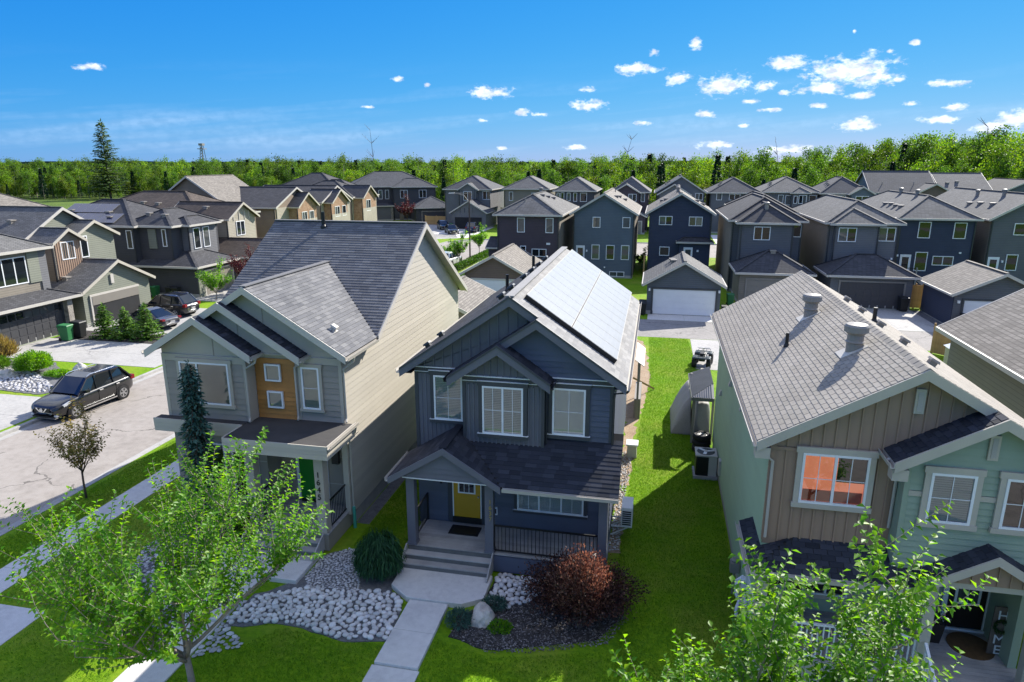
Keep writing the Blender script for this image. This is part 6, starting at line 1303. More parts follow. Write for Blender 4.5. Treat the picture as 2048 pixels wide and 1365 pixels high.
# metal roofed shelter and the tarped trailer beside it
m_corr = M('corrugated_steel', (.24,.235,.23), .45, .12, 2, 30, .05, .5)
t = thing('shelter', 'small lean-to shelter with ribbed grey metal roof by the sage wall', 'shelter', (2.5, 30.6, 0))
for x, y in ((2.02,29.1),(2.02,32.1),(2.82,29.1),(2.82,32.1)): MB().box(x-.05,x+.05,y-.05,y+.05,0,2.15 if y < 30 else 2.3).build('post', m_greycap, t)
rf = MB().prism([(1.9,28.85,2.15),(2.83,29.75,2.55),(2.83,32.4,2.55),(1.9,32.4,2.15)], (0,0,.04)).build('roof', m_corr, t); rg_ = MB().prism([(1.9,28.85,2.15),(2.83,28.85,2.15),(2.83,29.75,2.55)], (0,0,.04)).build('roof', m_corr, t)
for k in range(38):
    y = 28.95+.09*k; x1_ = min(2.83, 1.9+(y-28.85)*.93/.9); z1_ = 2.15+(x1_-1.9)*.4/.93; MB().bar((1.9,y,2.205),(x1_,y,z1_+.055),.032,.03).build('rib', m_corr, rf)
for k in range(9):
    x = 1.98+.095*k; y1_ = 28.85+(x-1.9)*.9/.93; MB().bar((x,28.85,2.205),(x,y1_,2.205+(y1_-28.85)*.4/.9),.032,.03).build('rib', m_corr, rg_)
MB().box(1.9,2.83,28.83,28.85,2.05,2.2).build('fascia', m_corr, t); MB().box(1.88,1.9,28.85,32.4,2.05,2.2).build('fascia', m_corr, t)
m_tarp = M('pale_tarp', (.30,.285,.27), .7, .15, 1.5, 20, .5)
def tarp(name, label, x0, x1, y0, y1, h, ridge, seed, p_=2.4, q_=.62):      # cloth pulled over a ridge, sagging between
    from mathutils import noise as nz
    mb = MB(); nx, ny = 13, 20
    for j in range(ny+1):
        f = j/ny; y = y0+(y1-y0)*f; e = min(1, math.sin(math.pi*min(max(f,.0),1))*2.2)
        for i in range(nx+1):
            g_ = i/nx; x = x0+(x1-x0)*g_; t_ = 1-abs(g_-ridge)/(ridge if g_ < ridge else 1-ridge); z = h*(1-(1-min(1,t_))**p_)**q_*(.55+.45*min(1,e*1.6))
            w = .09*nz.noise(Vector((x*2.2, y*1.4, seed))) + .05*nz.noise(Vector((x*6, y*3, seed+4)))
            mb.v.append((x + w*.5, y + w*.4, max(.0, z + w*(1 if z > .1 else 0))))
    for j in range(ny):
        for i in range(nx): a = j*(nx+1)+i; mb.f.append((a, a+1, a+nx+2, a+nx+1))
    for row, rev in ((0, False), (ny, True)):
        base = [row*(nx+1)+i for i in range(nx+1)]; k = len(mb.v); mb.v.append((mb.v[base[-1]][0], mb.v[base[0]][1], 0)); mb.v.append((mb.v[base[0]][0], mb.v[base[0]][1], 0)); q = base + [k, k+1]; mb.f.append(tuple(q if rev else q[::-1]))
    o = mb.build(name, m_tarp, smooth=True); return tag(o, label, 'tarpaulin')
tarp('covered_trailer', 'pale cloth-covered trailer in the shade of the metal-roofed shelter', 1.15, 2.05, 30.0, 33.4, 1.75, .96, 2, 1.25, .8)
tarp('covered_furniture', 'beige covered bundle under the metal-roofed shelter', 2.07, 2.8, 29.2, 32.0, 1.75, .5, 5, 7, .5)
# quad bike
m_quad = M('dark_green_plastic', (.03,.045,.05), .4, .2, 3, 40, 0)
t = thing('quad_bike', 'dark quad bike parked on the concrete pad', 'quad bike', (3.2, 41.5, .015), R(80))
for x in (.6,-.6):
    for y in (.42,-.42):
        w_ = MB().lathe((0,0,0), [(.14,-.13),(.28,-.13),(.3,-.06),(.3,.06),(.28,.13),(.14,.13)], 16).xform(Matrix.Translation((x,y,.3)) @ Matrix.Rotation(R(90),4,'X')).build('wheel', m_rubber, t, local=True)
MB().hexa([(-.5,-.18,.35),(.5,-.18,.35),(.5,.18,.35),(-.5,.18,.35),(-.55,-.22,.72),(.6,-.2,.72),(.6,.2,.72),(-.55,.22,.72)]).build('body', m_quad, t, local=True, bevel=.04)
for x in (.62,-.62): MB().hexa([(x-.35,-.55,.62),(x+.35,-.55,.62),(x+.35,.55,.62),(x-.35,.55,.62),(x-.28,-.5,.7),(x+.28,-.5,.7),(x+.28,.5,.7),(x-.28,.5,.7)]).build('mudguard', m_quad, t, local=True, bevel=.03)
MB().box(-.5,.1,-.17,.17,.72,.86).build('saddle', m_black, t, local=True, bevel=.04); MB().tube([(.35,0,.7),(.3,0,1.0)],.025,8).tube([(.22,-.38,1.05),(.3,0,1.0),(.22,.38,1.05)],.018,8).build('handlebar', m_steel, t, local=True)
for x in (.72,-.72): 
    rk = MB(); [rk.bar((x-.25,y,.78),(x+.25,y,.78),.02) for y in (-.35,-.12,.12,.35)]; [rk.bar((x+d_,-.36,.79),(x+d_,.36,.79),.02) for d_ in (-.24,.24)]; rk.build('cargo_rack', m_blackmetal, t, local=True)
MB().box(.86,.93,-.2,.2,.55,.68).build('headlight', m_headl, t, local=True)
o = MB().hexa([(-.72,26.9,0),(-.3,26.9,0),(-.3,27.4,0),(-.72,27.4,0),(-.7,26.92,.55),(-.32,26.92,.55),(-.32,27.38,.55),(-.7,27.38,.55)]).build('utility_box', m_trim_grey, bevel=.02); MB().box(-.76,-.26,26.86,27.44,.552,.62).build('lid', m_white, o, bevel=.01)
tag(o, 'small grey utility box with pale lid beside the blue house wall', 'utility box')
# clothes-line style plank leaning at the back of the blue house
o = MB().bar((-.75,34.6,1.1),(.35,36.2,.05),.05,.09).build('timber_prop', m_fencewood); tag(o, 'loose timber leaning behind the solar roof, over the lawn', 'timber')
t = thing('lean_to', 'pale panel cover at the back eave of the solar roof', 'panel', (-.45, 33, 0))
MB().hexa([(-.62,31.3,3.0),(-.2,31.3,2.7),(-.2,34.6,2.7),(-.62,34.6,3.0),(-.62,31.3,3.04),(-.2,31.3,2.74),(-.2,34.6,2.74),(-.62,34.6,3.04)]).build('panel', m_trim_grey, t)
for y in (31.5,34.4): MB().box(-.5,-.4,y-.05,y+.05,0,2.82).build('post', m_greycap, t)
MB().box(-.6,-.3,31.6,34.3,.0,1.0).build('storage_box', m_greycap, t)
# resin shed
m_resin = M('beige_resin', (.55,.50,.42), .6, .06, 2, 40, .05)
t = thing('garden_shed', 'small beige resin garden shed beside the wooden fence', 'shed', (17.0, 40.6, 0))
w_ = MB().box(16.35,17.55,39.6,41.4,0,2.0).build('wall', m_resin, t)
for k in range(14): MB().box(16.37+.085*k,16.40+.085*k,39.585,39.6,.05,1.95).build('rib', m_resin, w_)
for k in range(20): MB().box(16.335,16.35,39.63+.088*k,39.66+.088*k,.05,1.95).build('rib', m_resin, w_)
MB().hexa([(16.25,39.5,2.0),(17.65,39.5,2.0),(17.65,41.5,2.0),(16.25,41.5,2.0),(16.5,39.7,2.16),(17.4,39.7,2.16),(17.4,41.3,2.16),(16.5,41.3,2.16)]).build('roof', m_white, t)
MB().box(16.93,16.97,39.57,39.584,.9,1.1).build('handle', m_black, t)
# ------------------------------------------------------------------ fences
def fence(label, a, b, h, m=m_fencewood, step=.145, posts=True, name='fence'):
    a, b = Vector((*a, 0)), Vector((*b, 0)); d = (b-a); L = d.length; d.normalize(); t = thing(name, label, 'fence', tuple(a)); nrm = Vector((-d.y, d.x, 0))
    k = max(2, round(L/2.4))
    for i in range(k+1):
        p = a + d*(L*i/k) + nrm*.06; MB().bar(p, p+UP*(h+.14), .1).build('post', m, t)
    for z in (.35, h-.25): MB().bar(a + UP*z + nrm*.03, b + UP*z + nrm*.03, .05, .09).build('rail', m, t)
    n = int(L/step); me = MB().box(-step/2+.004, step/2-.004, -.011, .011, .04, h).mesh('board', m)
    for i in range(n):
        Mw = Matrix.Translation(a + d*(step*(i+.5))) @ Matrix.Rotation(math.atan2(d.y, d.x), 4, 'Z'); inst('board', me, t, Mw)
    return t
fence('tall cedar fence between the resin shed and the alley', (17.9,47.4), (20.4,44.9), 1.85); fence('cedar gate panel beside the dark garage door', (21.2,62.6), (22.3,62.6), 2.0)
fence('weathered fence along the garden of the charcoal corner house', (-66,150), (-52.6,139), 1.7, m_garage_tan, .3)
fence('short fence between the half-timbered and charcoal houses', (-45,131), (-40.4,131), 1.7, m_fencewood, .3); fence('low timber fence beside the grey stepped house', (13.3,62.5), (14.6,62.5), 1.6)
fence('orange fence on the skyline beside the stone-gabled house', (-72,139), (-60,143), 2.2, m_fencewood, .4)
o = MB().box(-1.1,-.95,72.4,72.55,0,2.6).build('timber_post', m_fencewood); tag(o, 'lone timber post behind the solar roof, beside the blue-grey house', 'post')
# ------------------------------------------------------------------ street light
t = thing('street_light', 'tall dark street light with curved arm beside the rear road', 'street light', (-21.7, 79.2, 0))
MB().lathe((-21.7,79.2,0), [(.16,0),(.15,.4),(.1,.5),(.075,8.5)], 12).build('pole', M('rust_steel', (.07,.05,.045), .6, .2, 2, 30, .05), t)
MB().tube([(-21.7,79.2,7.4),(-22.3,79.2,8.2),(-23.0,79.2,8.42),(-23.6,79.2,8.46)], .04, 8).tube([(-21.7,79.2,8.45),(-23.6,79.2,8.5)], .03, 8).build('arm', m_greycap, t)
MB().hexa([(-24.2,79.05,8.4),(-23.5,79.08,8.4),(-23.5,79.32,8.4),(-24.2,79.35,8.4),(-24.15,79.1,8.52),(-23.5,79.1,8.56),(-23.5,79.3,8.56),(-24.15,79.3,8.52)]).build('lamp_head', m_trim_grey, t)
# far mast
t = thing('lattice_mast', 'distant lattice mast on the skyline at the left', 'mast', (-640, 900, 0)); mm = MB()
for sx_, sy_ in ((-1,-1),(1,-1),(1,1),(-1,1)): mm.bar((-640+4*sx_,900+4*sy_,0),(-640+1.2*sx_,900+1.2*sy_,37),.7)
for k in range(9): z=4*k+2; s_=4-.31*k; mm.bar((-640-s_,900-s_,z),(-640+s_,900-s_,z+4),.5).bar((-640+s_,900-s_,z),(-640-s_,900-s_,z+4),.5)
mm.build('lattice', m_greycap, t); MB().box(-645,-635,896,904,30,31).build('platform', m_greycap, t); MB().box(-643,-637,897,903,35,38).build('antenna', m_greycap, t)
# ------------------------------------------------------------------ porch things of the sage house
ZD = .62
o = MB().lathe((8.0,16.15,ZD+.002), [(.5,0),(.5,.02)], 28).build('door_mat', M('coir_mat', (.13,.075,.03), .95, .3, 8, 60, .5)); tag(o, 'brown half-round doormat before the dark door', 'doormat')
t = thing('porch_sign', 'upright wooden porch sign with white letters and a wreath', 'sign', (8.45, 15.95, ZD))
bd = MB().box(8.26,8.64,15.93,15.97,ZD+.005,ZD+1.3).build('board', M('dark_plank', (.14,.11,.09), .8, .3, 3, 30, .3), t)
for ch, z in (('H', .98), ('M', .33), ('E', .05)): numerals(t, ch, (8.45, 15.925, ZD+z), (1,0,0), (0,-1,0), .34, m_white, 0, 'letter')
wr = MB(); rnd = random.Random(3)
for i in range(260):
    a = rnd.random()*6.283; r_ = .15+rnd.gauss(0,.02); p = Vector((8.45+r_*math.cos(a), 15.9+rnd.uniform(-.03,.02), ZD+.8+r_*math.sin(a))); q = p + Vector((rnd.uniform(-.05,.05),-.03,rnd.uniform(-.05,.05))); wr.poly([p, p+Vector((.02,0,.02)), q, p+Vector((-.02,0,.02))])
wr.build('wreath', M_leaf('wreath_leaf', [(.03,.07,.02),(.05,.1,.03)]), t)
t = thing('flower_planter', 'dark wooden planter of pink flowers by the dark door', 'planter', (7.1, 16.3, ZD))
MB().hexa([(6.85,16.1,ZD),(7.3,16.1,ZD),(7.3,16.5,ZD),(6.85,16.5,ZD),(6.8,16.05,ZD+.55),(7.35,16.05,ZD+.55),(7.35,16.55,ZD+.55),(6.8,16.55,ZD+.55)]).build('box', m_black_door, t)
fl = MB(); lf = MB()
for i in range(420):
    p = Vector((7.07+rnd.gauss(0,.17), 16.3+rnd.gauss(0,.14), ZD+.6+abs(rnd.gauss(0,.12)))); a = Vector((rnd.gauss(0,1),rnd.gauss(0,1),rnd.gauss(0,1))).normalized()*.035; b = a.orthogonal().normalized()*.025
    (fl if i % 4 == 0 else lf).poly([p-a, p+b, p+a, p-b])
lf.build('leaves', M_leaf('planter_leaf', [(.03,.09,.02),(.05,.13,.03)]), t); fl.build('blossoms', M('pink_petal', (.6,.25,.4), .6, .2, 3, 40, 0), t)
t = thing('porch_chair', 'dark cushioned porch chair with a patterned pillow behind the white railing', 'chair', (3.5, 16.20, ZD)); 
MB().box(3.2,3.85,15.85,16.45,ZD+.38,ZD+.5).build('seat', m_greycap, t, bevel=.03); MB().hexa([(3.2,16.40,ZD+.45),(3.85,16.40,ZD+.45),(3.85,16.50,ZD+.45),(3.2,16.50,ZD+.45),(3.22,16.50,ZD+1.05),(3.83,16.50,ZD+1.05),(3.83,16.58,ZD+1.05),(3.22,16.58,ZD+1.05)]).build('backrest', m_black, t)
for x in (3.24,3.81):
    for y in (15.90,16.42): MB().box(x-.025,x+.025,y-.025,y+.025,ZD+.002,ZD+.38).build('leg', m_black, t)
o = MB().hexa([(3.32,16.25,ZD+.52),(3.75,16.25,ZD+.52),(3.75,16.38,ZD+.52),(3.32,16.38,ZD+.52),(3.34,16.36,ZD+.92),(3.73,16.36,ZD+.92),(3.73,16.45,ZD+.92),(3.34,16.45,ZD+.92)]).build('pillow', M('print_cloth', (.5,.5,.48), .9, .9, 14, 30, .1), bevel=.04); tag(o, 'white and green patterned pillow on the porch chair', 'pillow')
# ------------------------------------------------------------------ vegetation
m_bark = M('grey_bark', (.24,.205,.17), .85, .3, 6, 40, .4); m_bark_dk = M('brown_bark', (.11,.075,.055), .9, .3, 6, 40, .4)
m_leafA = M_leaf('young_green_leaf', [(.06,.20,.01), (.095,.265,.012), (.13,.31,.016), (.20,.35,.02), (.08,.23,.015)], .55, tmul=(1.8,1.7,.35))
m_leafB = M_leaf('deep_green_leaf', [(.06,.185,.012), (.10,.25,.014), (.14,.31,.016), (.19,.33,.02), (.08,.21,.015)], .55, tmul=(1.9,1.8,.4))
m_leaf_red = M_leaf('bronze_leaf', [(.17,.16,.03), (.24,.19,.045), (.13,.18,.03), (.27,.20,.06)], .45, tmul=(1.6,1.4,.6))
m_leaf_plum = M_leaf('plum_leaf', [(.055,.012,.016), (.085,.018,.022), (.04,.012,.016), (.12,.03,.03)], .3, tmul=(1.8,.7,.7))
m_barb = M_leaf('barberry_leaf', [(.045,.016,.016), (.065,.022,.02), (.035,.014,.014), (.20,.095,.06), (.03,.012,.012)], .3, tmul=(1.7,.9,.6))
m_barb2 = M_leaf('rusty_barberry_leaf', [(.28,.16,.115), (.35,.21,.15), (.19,.09,.07), (.10,.045,.04)], .35, tmul=(1.5,1.0,.8))
m_needle = M_leaf('spruce_needle', [(.018,.055,.022), (.028,.08,.03), (.014,.045,.022)], .12, .6); m_needle_blue = M_leaf('blue_needle', [(.05,.125,.095), (.08,.17,.13), (.035,.09,.07)], .12, .6)
m_needle_yel = M_leaf('fresh_spruce_needle', [(.09,.20,.025), (.15,.28,.035), (.06,.15,.02)], .4, .6)
m_needle_open = M_leaf('open_spruce_needle', [(.07,.125,.035), (.10,.155,.045), (.055,.10,.03)], .3, .6)
m_weep = M_leaf('weeping_needle', [(.03,.11,.045), (.055,.15,.06), (.02,.075,.035)], .25, .6)
m_grasshead = M_leaf('tan_grass', [(.35,.24,.13), (.42,.30,.18), (.28,.22,.08)], .3)
def leaf_mesh(P, D, N, ln, wd, m, name, parent, label=None, kind=None, fold=.25):
    """P base points, D leaf direction, N blade normal (arrays); one folded diamond per leaf"""
    P, D, N = (np.asarray(a, float) for a in (P, D, N)); D /= np.linalg.norm(D, axis=1)[:, None] + 1e-9
    S = np.cross(D, N); S /= np.linalg.norm(S, axis=1)[:, None] + 1e-9; U = np.cross(S, D); n = len(P)
    ln = np.broadcast_to(np.asarray(ln, float), (n,))[:, None]; wd = np.broadcast_to(np.asarray(wd, float), (n,))[:, None]
    V = np.empty((n, 4, 3)); V[:, 0] = P; V[:, 1] = P + D*ln*.45 + S*wd*.5 + U*wd*fold; V[:, 2] = P + D*ln - U*ln*.12; V[:, 3] = P + D*ln*.45 - S*wd*.5 + U*wd*fold
    me = bpy.data.meshes.new(name); me.vertices.add(n*4); me.vertices.foreach_set('co', V.reshape(-1))
    idx = (np.arange(n)[:, None]*4 + np.array([0,1,2,0,2,3])[None]).reshape(-1).astype(np.int32)
    me.loops.add(n*6); me.loops.foreach_set('vertex_index', idx); me.polygons.add(n*2)
    me.polygons.foreach_set('loop_start', np.arange(0, n*6, 3, dtype=np.int32)); me.polygons.foreach_set('loop_total', np.full(n*2, 3, np.int32)); me.update(calc_edges=True)
    me.materials.append(m)
    if parent is False: return me
    if parent is not None: inv = WM[parent.name].inverted(); me.transform(inv)
    o = bpy.data.objects.new(name, me); C.objects.link(o); WM[o.name] = I4
    if parent is not None: o.parent = parent; WM[o.name] = WM[parent.name]
    if kind: o['kind'] = kind
    return o
def shoot_tree(label, base, Ht, rad, fork, seed, limbs=5, sec=7, shoots=4, leaf=.09, gap=.035, m=None, bark=None, r0=.06, name='tree', group=None, slen=(.5,1.1), updraft=.75, parent_cat='tree'):
    rnd = random.Random(seed); b = Vector(base); t = thing(name, label, parent_cat, tuple(b), 0, group); mb = MB(); LP, LD, LN = [], [], []
    def curve(p, d, L, n, lift, jit):
        pts = [p.copy()]; d = d.normalized()
        for i in range(n):
            d = (d + Vector((rnd.gauss(0,jit), rnd.gauss(0,jit), rnd.gauss(0,jit) + lift))).normalized(); p = p + d*(L/n); pts.append(p.copy())
        return pts, d
    def leaves(pts, start):
        tot = sum((q-p).length for p, q in zip(pts, pts[1:])); s_ = tot*start; k = 0
        while s_ < tot:
            a = s_; 
            for p, q in zip(pts, pts[1:]):
                L = (q-p).length
                if a <= L: break
                a -= L
            ax = (q-p).normalized(); pos = p + ax*min(a, L); side = ax.orthogonal().normalized(); side.rotate(__import__('mathutils').Quaternion(ax, k*2.4 + rnd.random()))
            d = (ax*.45 + side + Vector((0,0,-.12))).normalized(); n_ = (ax + Vector((rnd.gauss(0,.4), rnd.gauss(0,.4), .5+rnd.gauss(0,.3))))
            LP.append(pos); LD.append(d); LN.append(n_); s_ += gap*rnd.uniform(.6,1.4); k += 1
    top = b + Vector((rnd.gauss(0,.06), rnd.gauss(0,.06), fork)); mb.tube([b, b.lerp(top,.5) + Vector((rnd.gauss(0,.03),rnd.gauss(0,.03),0)), top], [r0, r0*.85, r0*.75], 8)
    for i in range(limbs):
        a = 2*math.pi*(i + rnd.uniform(-.25,.25))/limbs; lead = i == 0
        d = Vector((math.cos(a)*(.25 if lead else .8), math.sin(a)*(.25 if lead else .8), 1.0 if lead else updraft)); L = (Ht-fork)*(.95 if lead else rnd.uniform(.6,.85)); L = min(L, rad*1.25) if not lead else L
        pts, dd = curve(top - Vector((0,0,rnd.random()*fork*.25)), d, L, 7, .05, .09); mb.tube(pts, [r0*.55*(1-.8*j/7) for j in range(8)], 6)
        for j in range(sec):
            f = .22 + .75*j/sec; q = pts[min(6, int(f*7))]; q2 = pts[min(7, int(f*7)+1)]; p0 = q.lerp(q2, (f*7) % 1)
            a2 = rnd.random()*6.283; d2 = ((q2-q).normalized()*.5 + Vector((math.cos(a2), math.sin(a2), .35)))
            p2, d3 = curve(p0, d2, rnd.uniform(.45,1.0)*rad*.42, 4, .08, .12); mb.tube(p2, [r0*.2, r0*.17, r0*.14, r0*.1, r0*.07], 4); leaves(p2, .35)
            for s_ in range(shoots):
                g = p2[rnd.randint(1,4)]; a3 = rnd.random()*6.283; d4 = Vector((math.cos(a3)*.75, math.sin(a3)*.75, rnd.uniform(.1,1.2))) + (g-top).normalized()*.6
                p3, _ = curve(g, d4, rnd.uniform(*slen)*min(1, rad*.45), 4, .06, .1); mb.tube(p3, [r0*.1, r0*.09, r0*.07, r0*.05, r0*.03], 3); leaves(p3, .06)
        leaves(pts, .8)
    mb.build('trunk', bark or m_bark, t, smooth=True); n = len(LP); rs = np.random.RandomState(seed)
    ln = leaf*rs.uniform(.7,1.25,n); leaf_mesh(LP, LD, LN, ln, ln*.62, m or m_leafA, 'crown', t); return t
shoot_tree('large leafy young tree at the bottom left before the green-door house', (-9.8,11.3,0), 5.85, 3.75, 1.35, 11, 10, 11, 5, .115, .047, m_leafA, r0=.09, slen=(.7,1.5), updraft=.62)
shoot_tree('tall leafy tree before the brown and sage house', (2.95,9.3,0), 7.7, 2.3, 2.6, 6, 9, 8, 5, .115, .046, m_leafB, r0=.075, slen=(.6,1.3), updraft=1.15)
shoot_tree('shorter leafy tree at the bottom edge, over the shaded lawn', (1.2,9.2,0), 7.0, 1.5, 2.6, 23, 6, 8, 5, .12, .042, m_leafB, r0=.06, slen=(.7,1.4), updraft=1.7)
shoot_tree('leafy tree cut by the bottom right corner', (5.35,9.0,0), 5.2, 1.5, 2.0, 31, 7, 7, 5, .12, .042, m_leafB, r0=.065, slen=(.6,1.2), updraft=1.2)
shoot_tree('sparse bronze-leaved sapling on the boulevard beside the street', (-20.05,19.2,0), 4.0, 1.25, 1.3, 7, 7, 7, 4, .11, .07, m_leaf_red, m_bark_dk, r0=.045, slen=(.6,1.1), updraft=1.4)
shoot_tree('small green tree before the side garage with pale door', (-38.4,53.6,0), 3.6, 1.6, .7, 8, 7, 8, 4, .17, .08, m_leafA, r0=.05, slen=(.7,1.1)); shoot_tree('purple-leaved tree beside the brown side garage', (-37.6,57.6,0), 4.6, 1.7, 1.3, 9, 7, 8, 4, .18, .09, m_leaf_plum, m_bark_dk, r0=.06, slen=(.7,1.1))
shoot_tree('young round-headed street tree by the white parked car', (-22.2,76.6,0), 4.4, 1.3, 1.6, 12, 7, 8, 4, .2, .09, m_leafA, r0=.05, slen=(.7,1.1)); shoot_tree('young street tree just right of the street light', (-21.9,84.5,0), 4.5, 1.35, 1.7, 13, 7, 8, 4, .2, .09, m_leafA, r0=.05, slen=(.7,1.1))
shoot_tree('low street tree half hidden by the tan gable', (-24.9,80.5,-.1), 3.2, 1.1, .8, 14, 6, 6, 4, .2, .09, m_leafA, r0=.04)
shoot_tree('plum tree before the charcoal corner house', (-49.5,133,0), 5.6, 2.2, 1.2, 15, 7, 7, 4, .32, .16, m_leaf_plum, m_bark_dk, r0=.08); shoot_tree('yellow-green shrub at the corner of the weathered fence', (-62,141,0), 3.0, 2.6, .4, 16, 8, 6, 4, .35, .16, m_leafA, r0=.06)
shoot_tree('olive shrubs behind the west row', (-66,146,0), 4.2, 3.6, .6, 17, 9, 7, 4, .4, .18, m_leafB, r0=.08); shoot_tree('small golden tree right of the half-timbered house', (-28.6,127,0), 4.2, 1.0, 1.2, 18, 5, 6, 4, .28, .15, m_leaf_red, r0=.05)
shoot_tree('green bush between the blue-grey and navy houses', (-1.3,81,0), 3.4, .9, .5, 19, 5, 7, 4, .25, .12, m_leafA, r0=.04)
def cone_tree(label, base, Ht, rad, seed, m, whorls=26, per=9, spray=.12, droop=.25, z0=.08, name='spruce_tree', sparse=1.0, power=1.0, group=None, bark=None, density=9):
    rnd = random.Random(seed); rs = np.random.RandomState(seed); b = Vector(base); t = thing(name, label, 'tree', tuple(b), 0, group); mb = MB().tube([b, b+Vector((0,0,Ht*.5)), b+Vector((0,0,Ht))], [Ht*.013+.01, Ht*.008+.006, .004], 7)
    P, D, N = [], [], []
    for w in range(whorls):
        f = z0 + (1-z0)*w/whorls; L = rad*((1-f)**power)*rnd.uniform(.75,1.1) + spray*.6
        for k in range(per):
            if rnd.random() > sparse: continue
            a = 2*math.pi*(k+rnd.uniform(-.4,.4))/per + w*.7; out = Vector((math.cos(a), math.sin(a), 0)); p0 = b + Vector((0,0,Ht*f + rnd.uniform(-.5,.5)*Ht/whorls)); l = L*rnd.uniform(.7,1.1)
            end = p0 + out*l + Vector((0,0,(-droop+.25*f)*l)); mb.bar(p0, end, .012*Ht*.12+.006)
            n = max(3, int(density*l/ max(spray*3, .2)))
            for i in range(n):
                g = (i+rnd.random())/n; p = p0.lerp(end, g) ; s_ = rnd.choice((-1,1)); d = out*rnd.uniform(.3,1) + out.cross(UP)*s_*rnd.uniform(.3,1.1) + UP*rnd.uniform(-.45,.15)
                P.append(p); D.append(d); N.append((rnd.gauss(0,.4), rnd.gauss(0,.4), 1))
    for i in range(10): P.append(b+Vector((0,0,Ht*(1-.008*i)))); D.append((rnd.gauss(0,.6), rnd.gauss(0,.6), .8)); N.append((1,0,.2))
    mb.build('trunk', bark or m_bark_dk, t); n = len(P); ln = spray*rs.uniform(1.2,2.4,n); leaf_mesh(P, D, N, ln, ln*.42, m, 'crown', t, fold=.1); return t
cone_tree('narrow weeping blue spruce at the corner of the grey front bay', (-13.75,17.5,0), 6.1, .55, 3, m_needle_blue, 64, 7, .1, 1.3, .02, 'weeping_spruce', 1, .35, density=11)
for i, (x, y, h_) in enumerate(((-37.6,39.9,2.4),(-36.1,40.1,2.1),(-34.5,40.2,2.5))):
    cone_tree(('left of three small bright spruces between the driveways', 'middle of three small bright spruces between the driveways', 'right of three small bright spruces between the driveways')[i], (x,y,0), h_, 1.15, 40+i, m_needle_yel, 15, 9, .12, .0, .05, group='small spruces between the driveways')
cone_tree('tall open spruce standing above the woods at the left', (-181,203,0), 25, 9.0, 50, m_needle_open, 34, 10, .6, .02, .1, sparse=.75, density=6); cone_tree('sparse conifer at the far left edge of the woods, right one', (-246,205,0), 20, 4.2, 51, m_needle, 20, 7, .6, .15, .4, sparse=.6, density=5, power=.4)
cone_tree('sparse conifer cut by the far left edge of the woods', (-275,205,0), 20, 4.2, 52, m_needle, 20, 7, .6, .15, .4, sparse=.6, density=5, power=.4)
def snag(label, base, Ht, seed):
    rnd = random.Random(seed); b = Vector(base); t = thing('dead_tree', label, 'tree', tuple(b), 0, 'bare dead trees above the woods'); mb = MB()
    def br(p, d, L, r, lev):
        pts = [p]; 
        for i in range(5): d = (d + Vector((rnd.gauss(0,.05), rnd.gauss(0,.05), .05))).normalized(); pts.append(pts[-1] + d*L/5)
        mb.tube(pts, [r*(1-.8*i/5) for i in range(6)], 5)
        if lev < 2:
            for k in range(12 if lev == 0 else 3):
                q = pts[rnd.randint(2,5)]; a = rnd.random()*6.283; br(q, Vector((math.cos(a), math.sin(a), .7)), L*rnd.uniform(.08,.2), r*.4, lev+1)
    br(b, Vector((rnd.gauss(0,.03), rnd.gauss(0,.03), 1)), Ht, .2, 0); mb.build('trunk', m_bark, t); return t
for i, (px, Y, Ht) in enumerate(((-98,232,23),(-12,215,19),(82,205,19),(84.5,206,21),(112,190,23),(118,195,19),(121,186,24),(131,182,22),(139,188,20),(141.5,186,19),(96,200,17),(37,230,18),(150,186,21))):
    names = ['bare dead tree standing alone over the woods left of centre', 'bare dead tree over the woods above the navy gable', 'left of a pair of dead trees over the right-hand roofs', 'right of a pair of dead trees over the right-hand roofs', 'tall dead tree left of the highest woods', 'short dead tree among the highest woods', 'tallest dead stem over the right-hand woods', 'forked dead stem over the right-hand woods', 'thin dead stem near the right-hand woods', 'second thin dead stem near the right-hand woods', 'low dead stem before the highest woods', 'faint dead tree over the middle of the woods', 'dead tree near the right edge of the woods']
    snag(names[i], (px, Y, 0), Ht, 70+i)
def shrub(label, base, rx, ry, h, seed, m, n, leaf, droop=0.0, cat='shrub', name='shrub', stems=14, shell=.55, wd=.6, bark=None, group=None):
    rnd = random.Random(seed); rs = np.random.RandomState(seed); b = Vector(base); t = thing(name, label, cat, tuple(b), 0, group); mb = MB()
    tips = []
    for i in range(stems):
        a = rnd.random()*6.283; e = rnd.uniform(.15,1.4); tip = b + Vector((rx*math.cos(a)*math.cos(e)*.95, ry*math.sin(a)*math.cos(e)*.95, h*(.25+.72*math.sin(e)))); tips.append(tip)
        mb.tube([b + Vector((rnd.gauss(0,.06), rnd.gauss(0,.06), 0)), b.lerp(tip,.5) + Vector((0,0,.12*h)), tip - Vector((0,0,droop*h*.3))], [.018*h+.004, .012*h+.003, .003], 4)
    mb.build('stems', bark or m_bark_dk, t)
    u = rs.normal(size=(n,3)); u /= np.linalg.norm(u, axis=1)[:,None]; u[:,2] = np.abs(u[:,2])*rs.choice([1,1,1,-.25], n); r_ = (shell + (1-shell)*rs.uniform(0,1,n)**.6)*(1 + .14*np.sin(u[:,0]*7+seed)*np.cos(u[:,1]*6+seed*2) + .08*rs.normal(size=n))
    P = u*r_[:,None]*np.array([rx, ry, h*.6]) + np.array([b.x, b.y, b.z + h*.38]); P[:,2] = np.maximum(P[:,2], b.z+.03)
    D = u + rs.normal(scale=.5, size=(n,3)); D[:,2] -= droop*2.2
    N = rs.normal(size=(n,3)) + u; ln = leaf*rs.uniform(.7,1.3,n); leaf_mesh(P, D, N, ln, ln*wd, m, 'foliage', t); return t
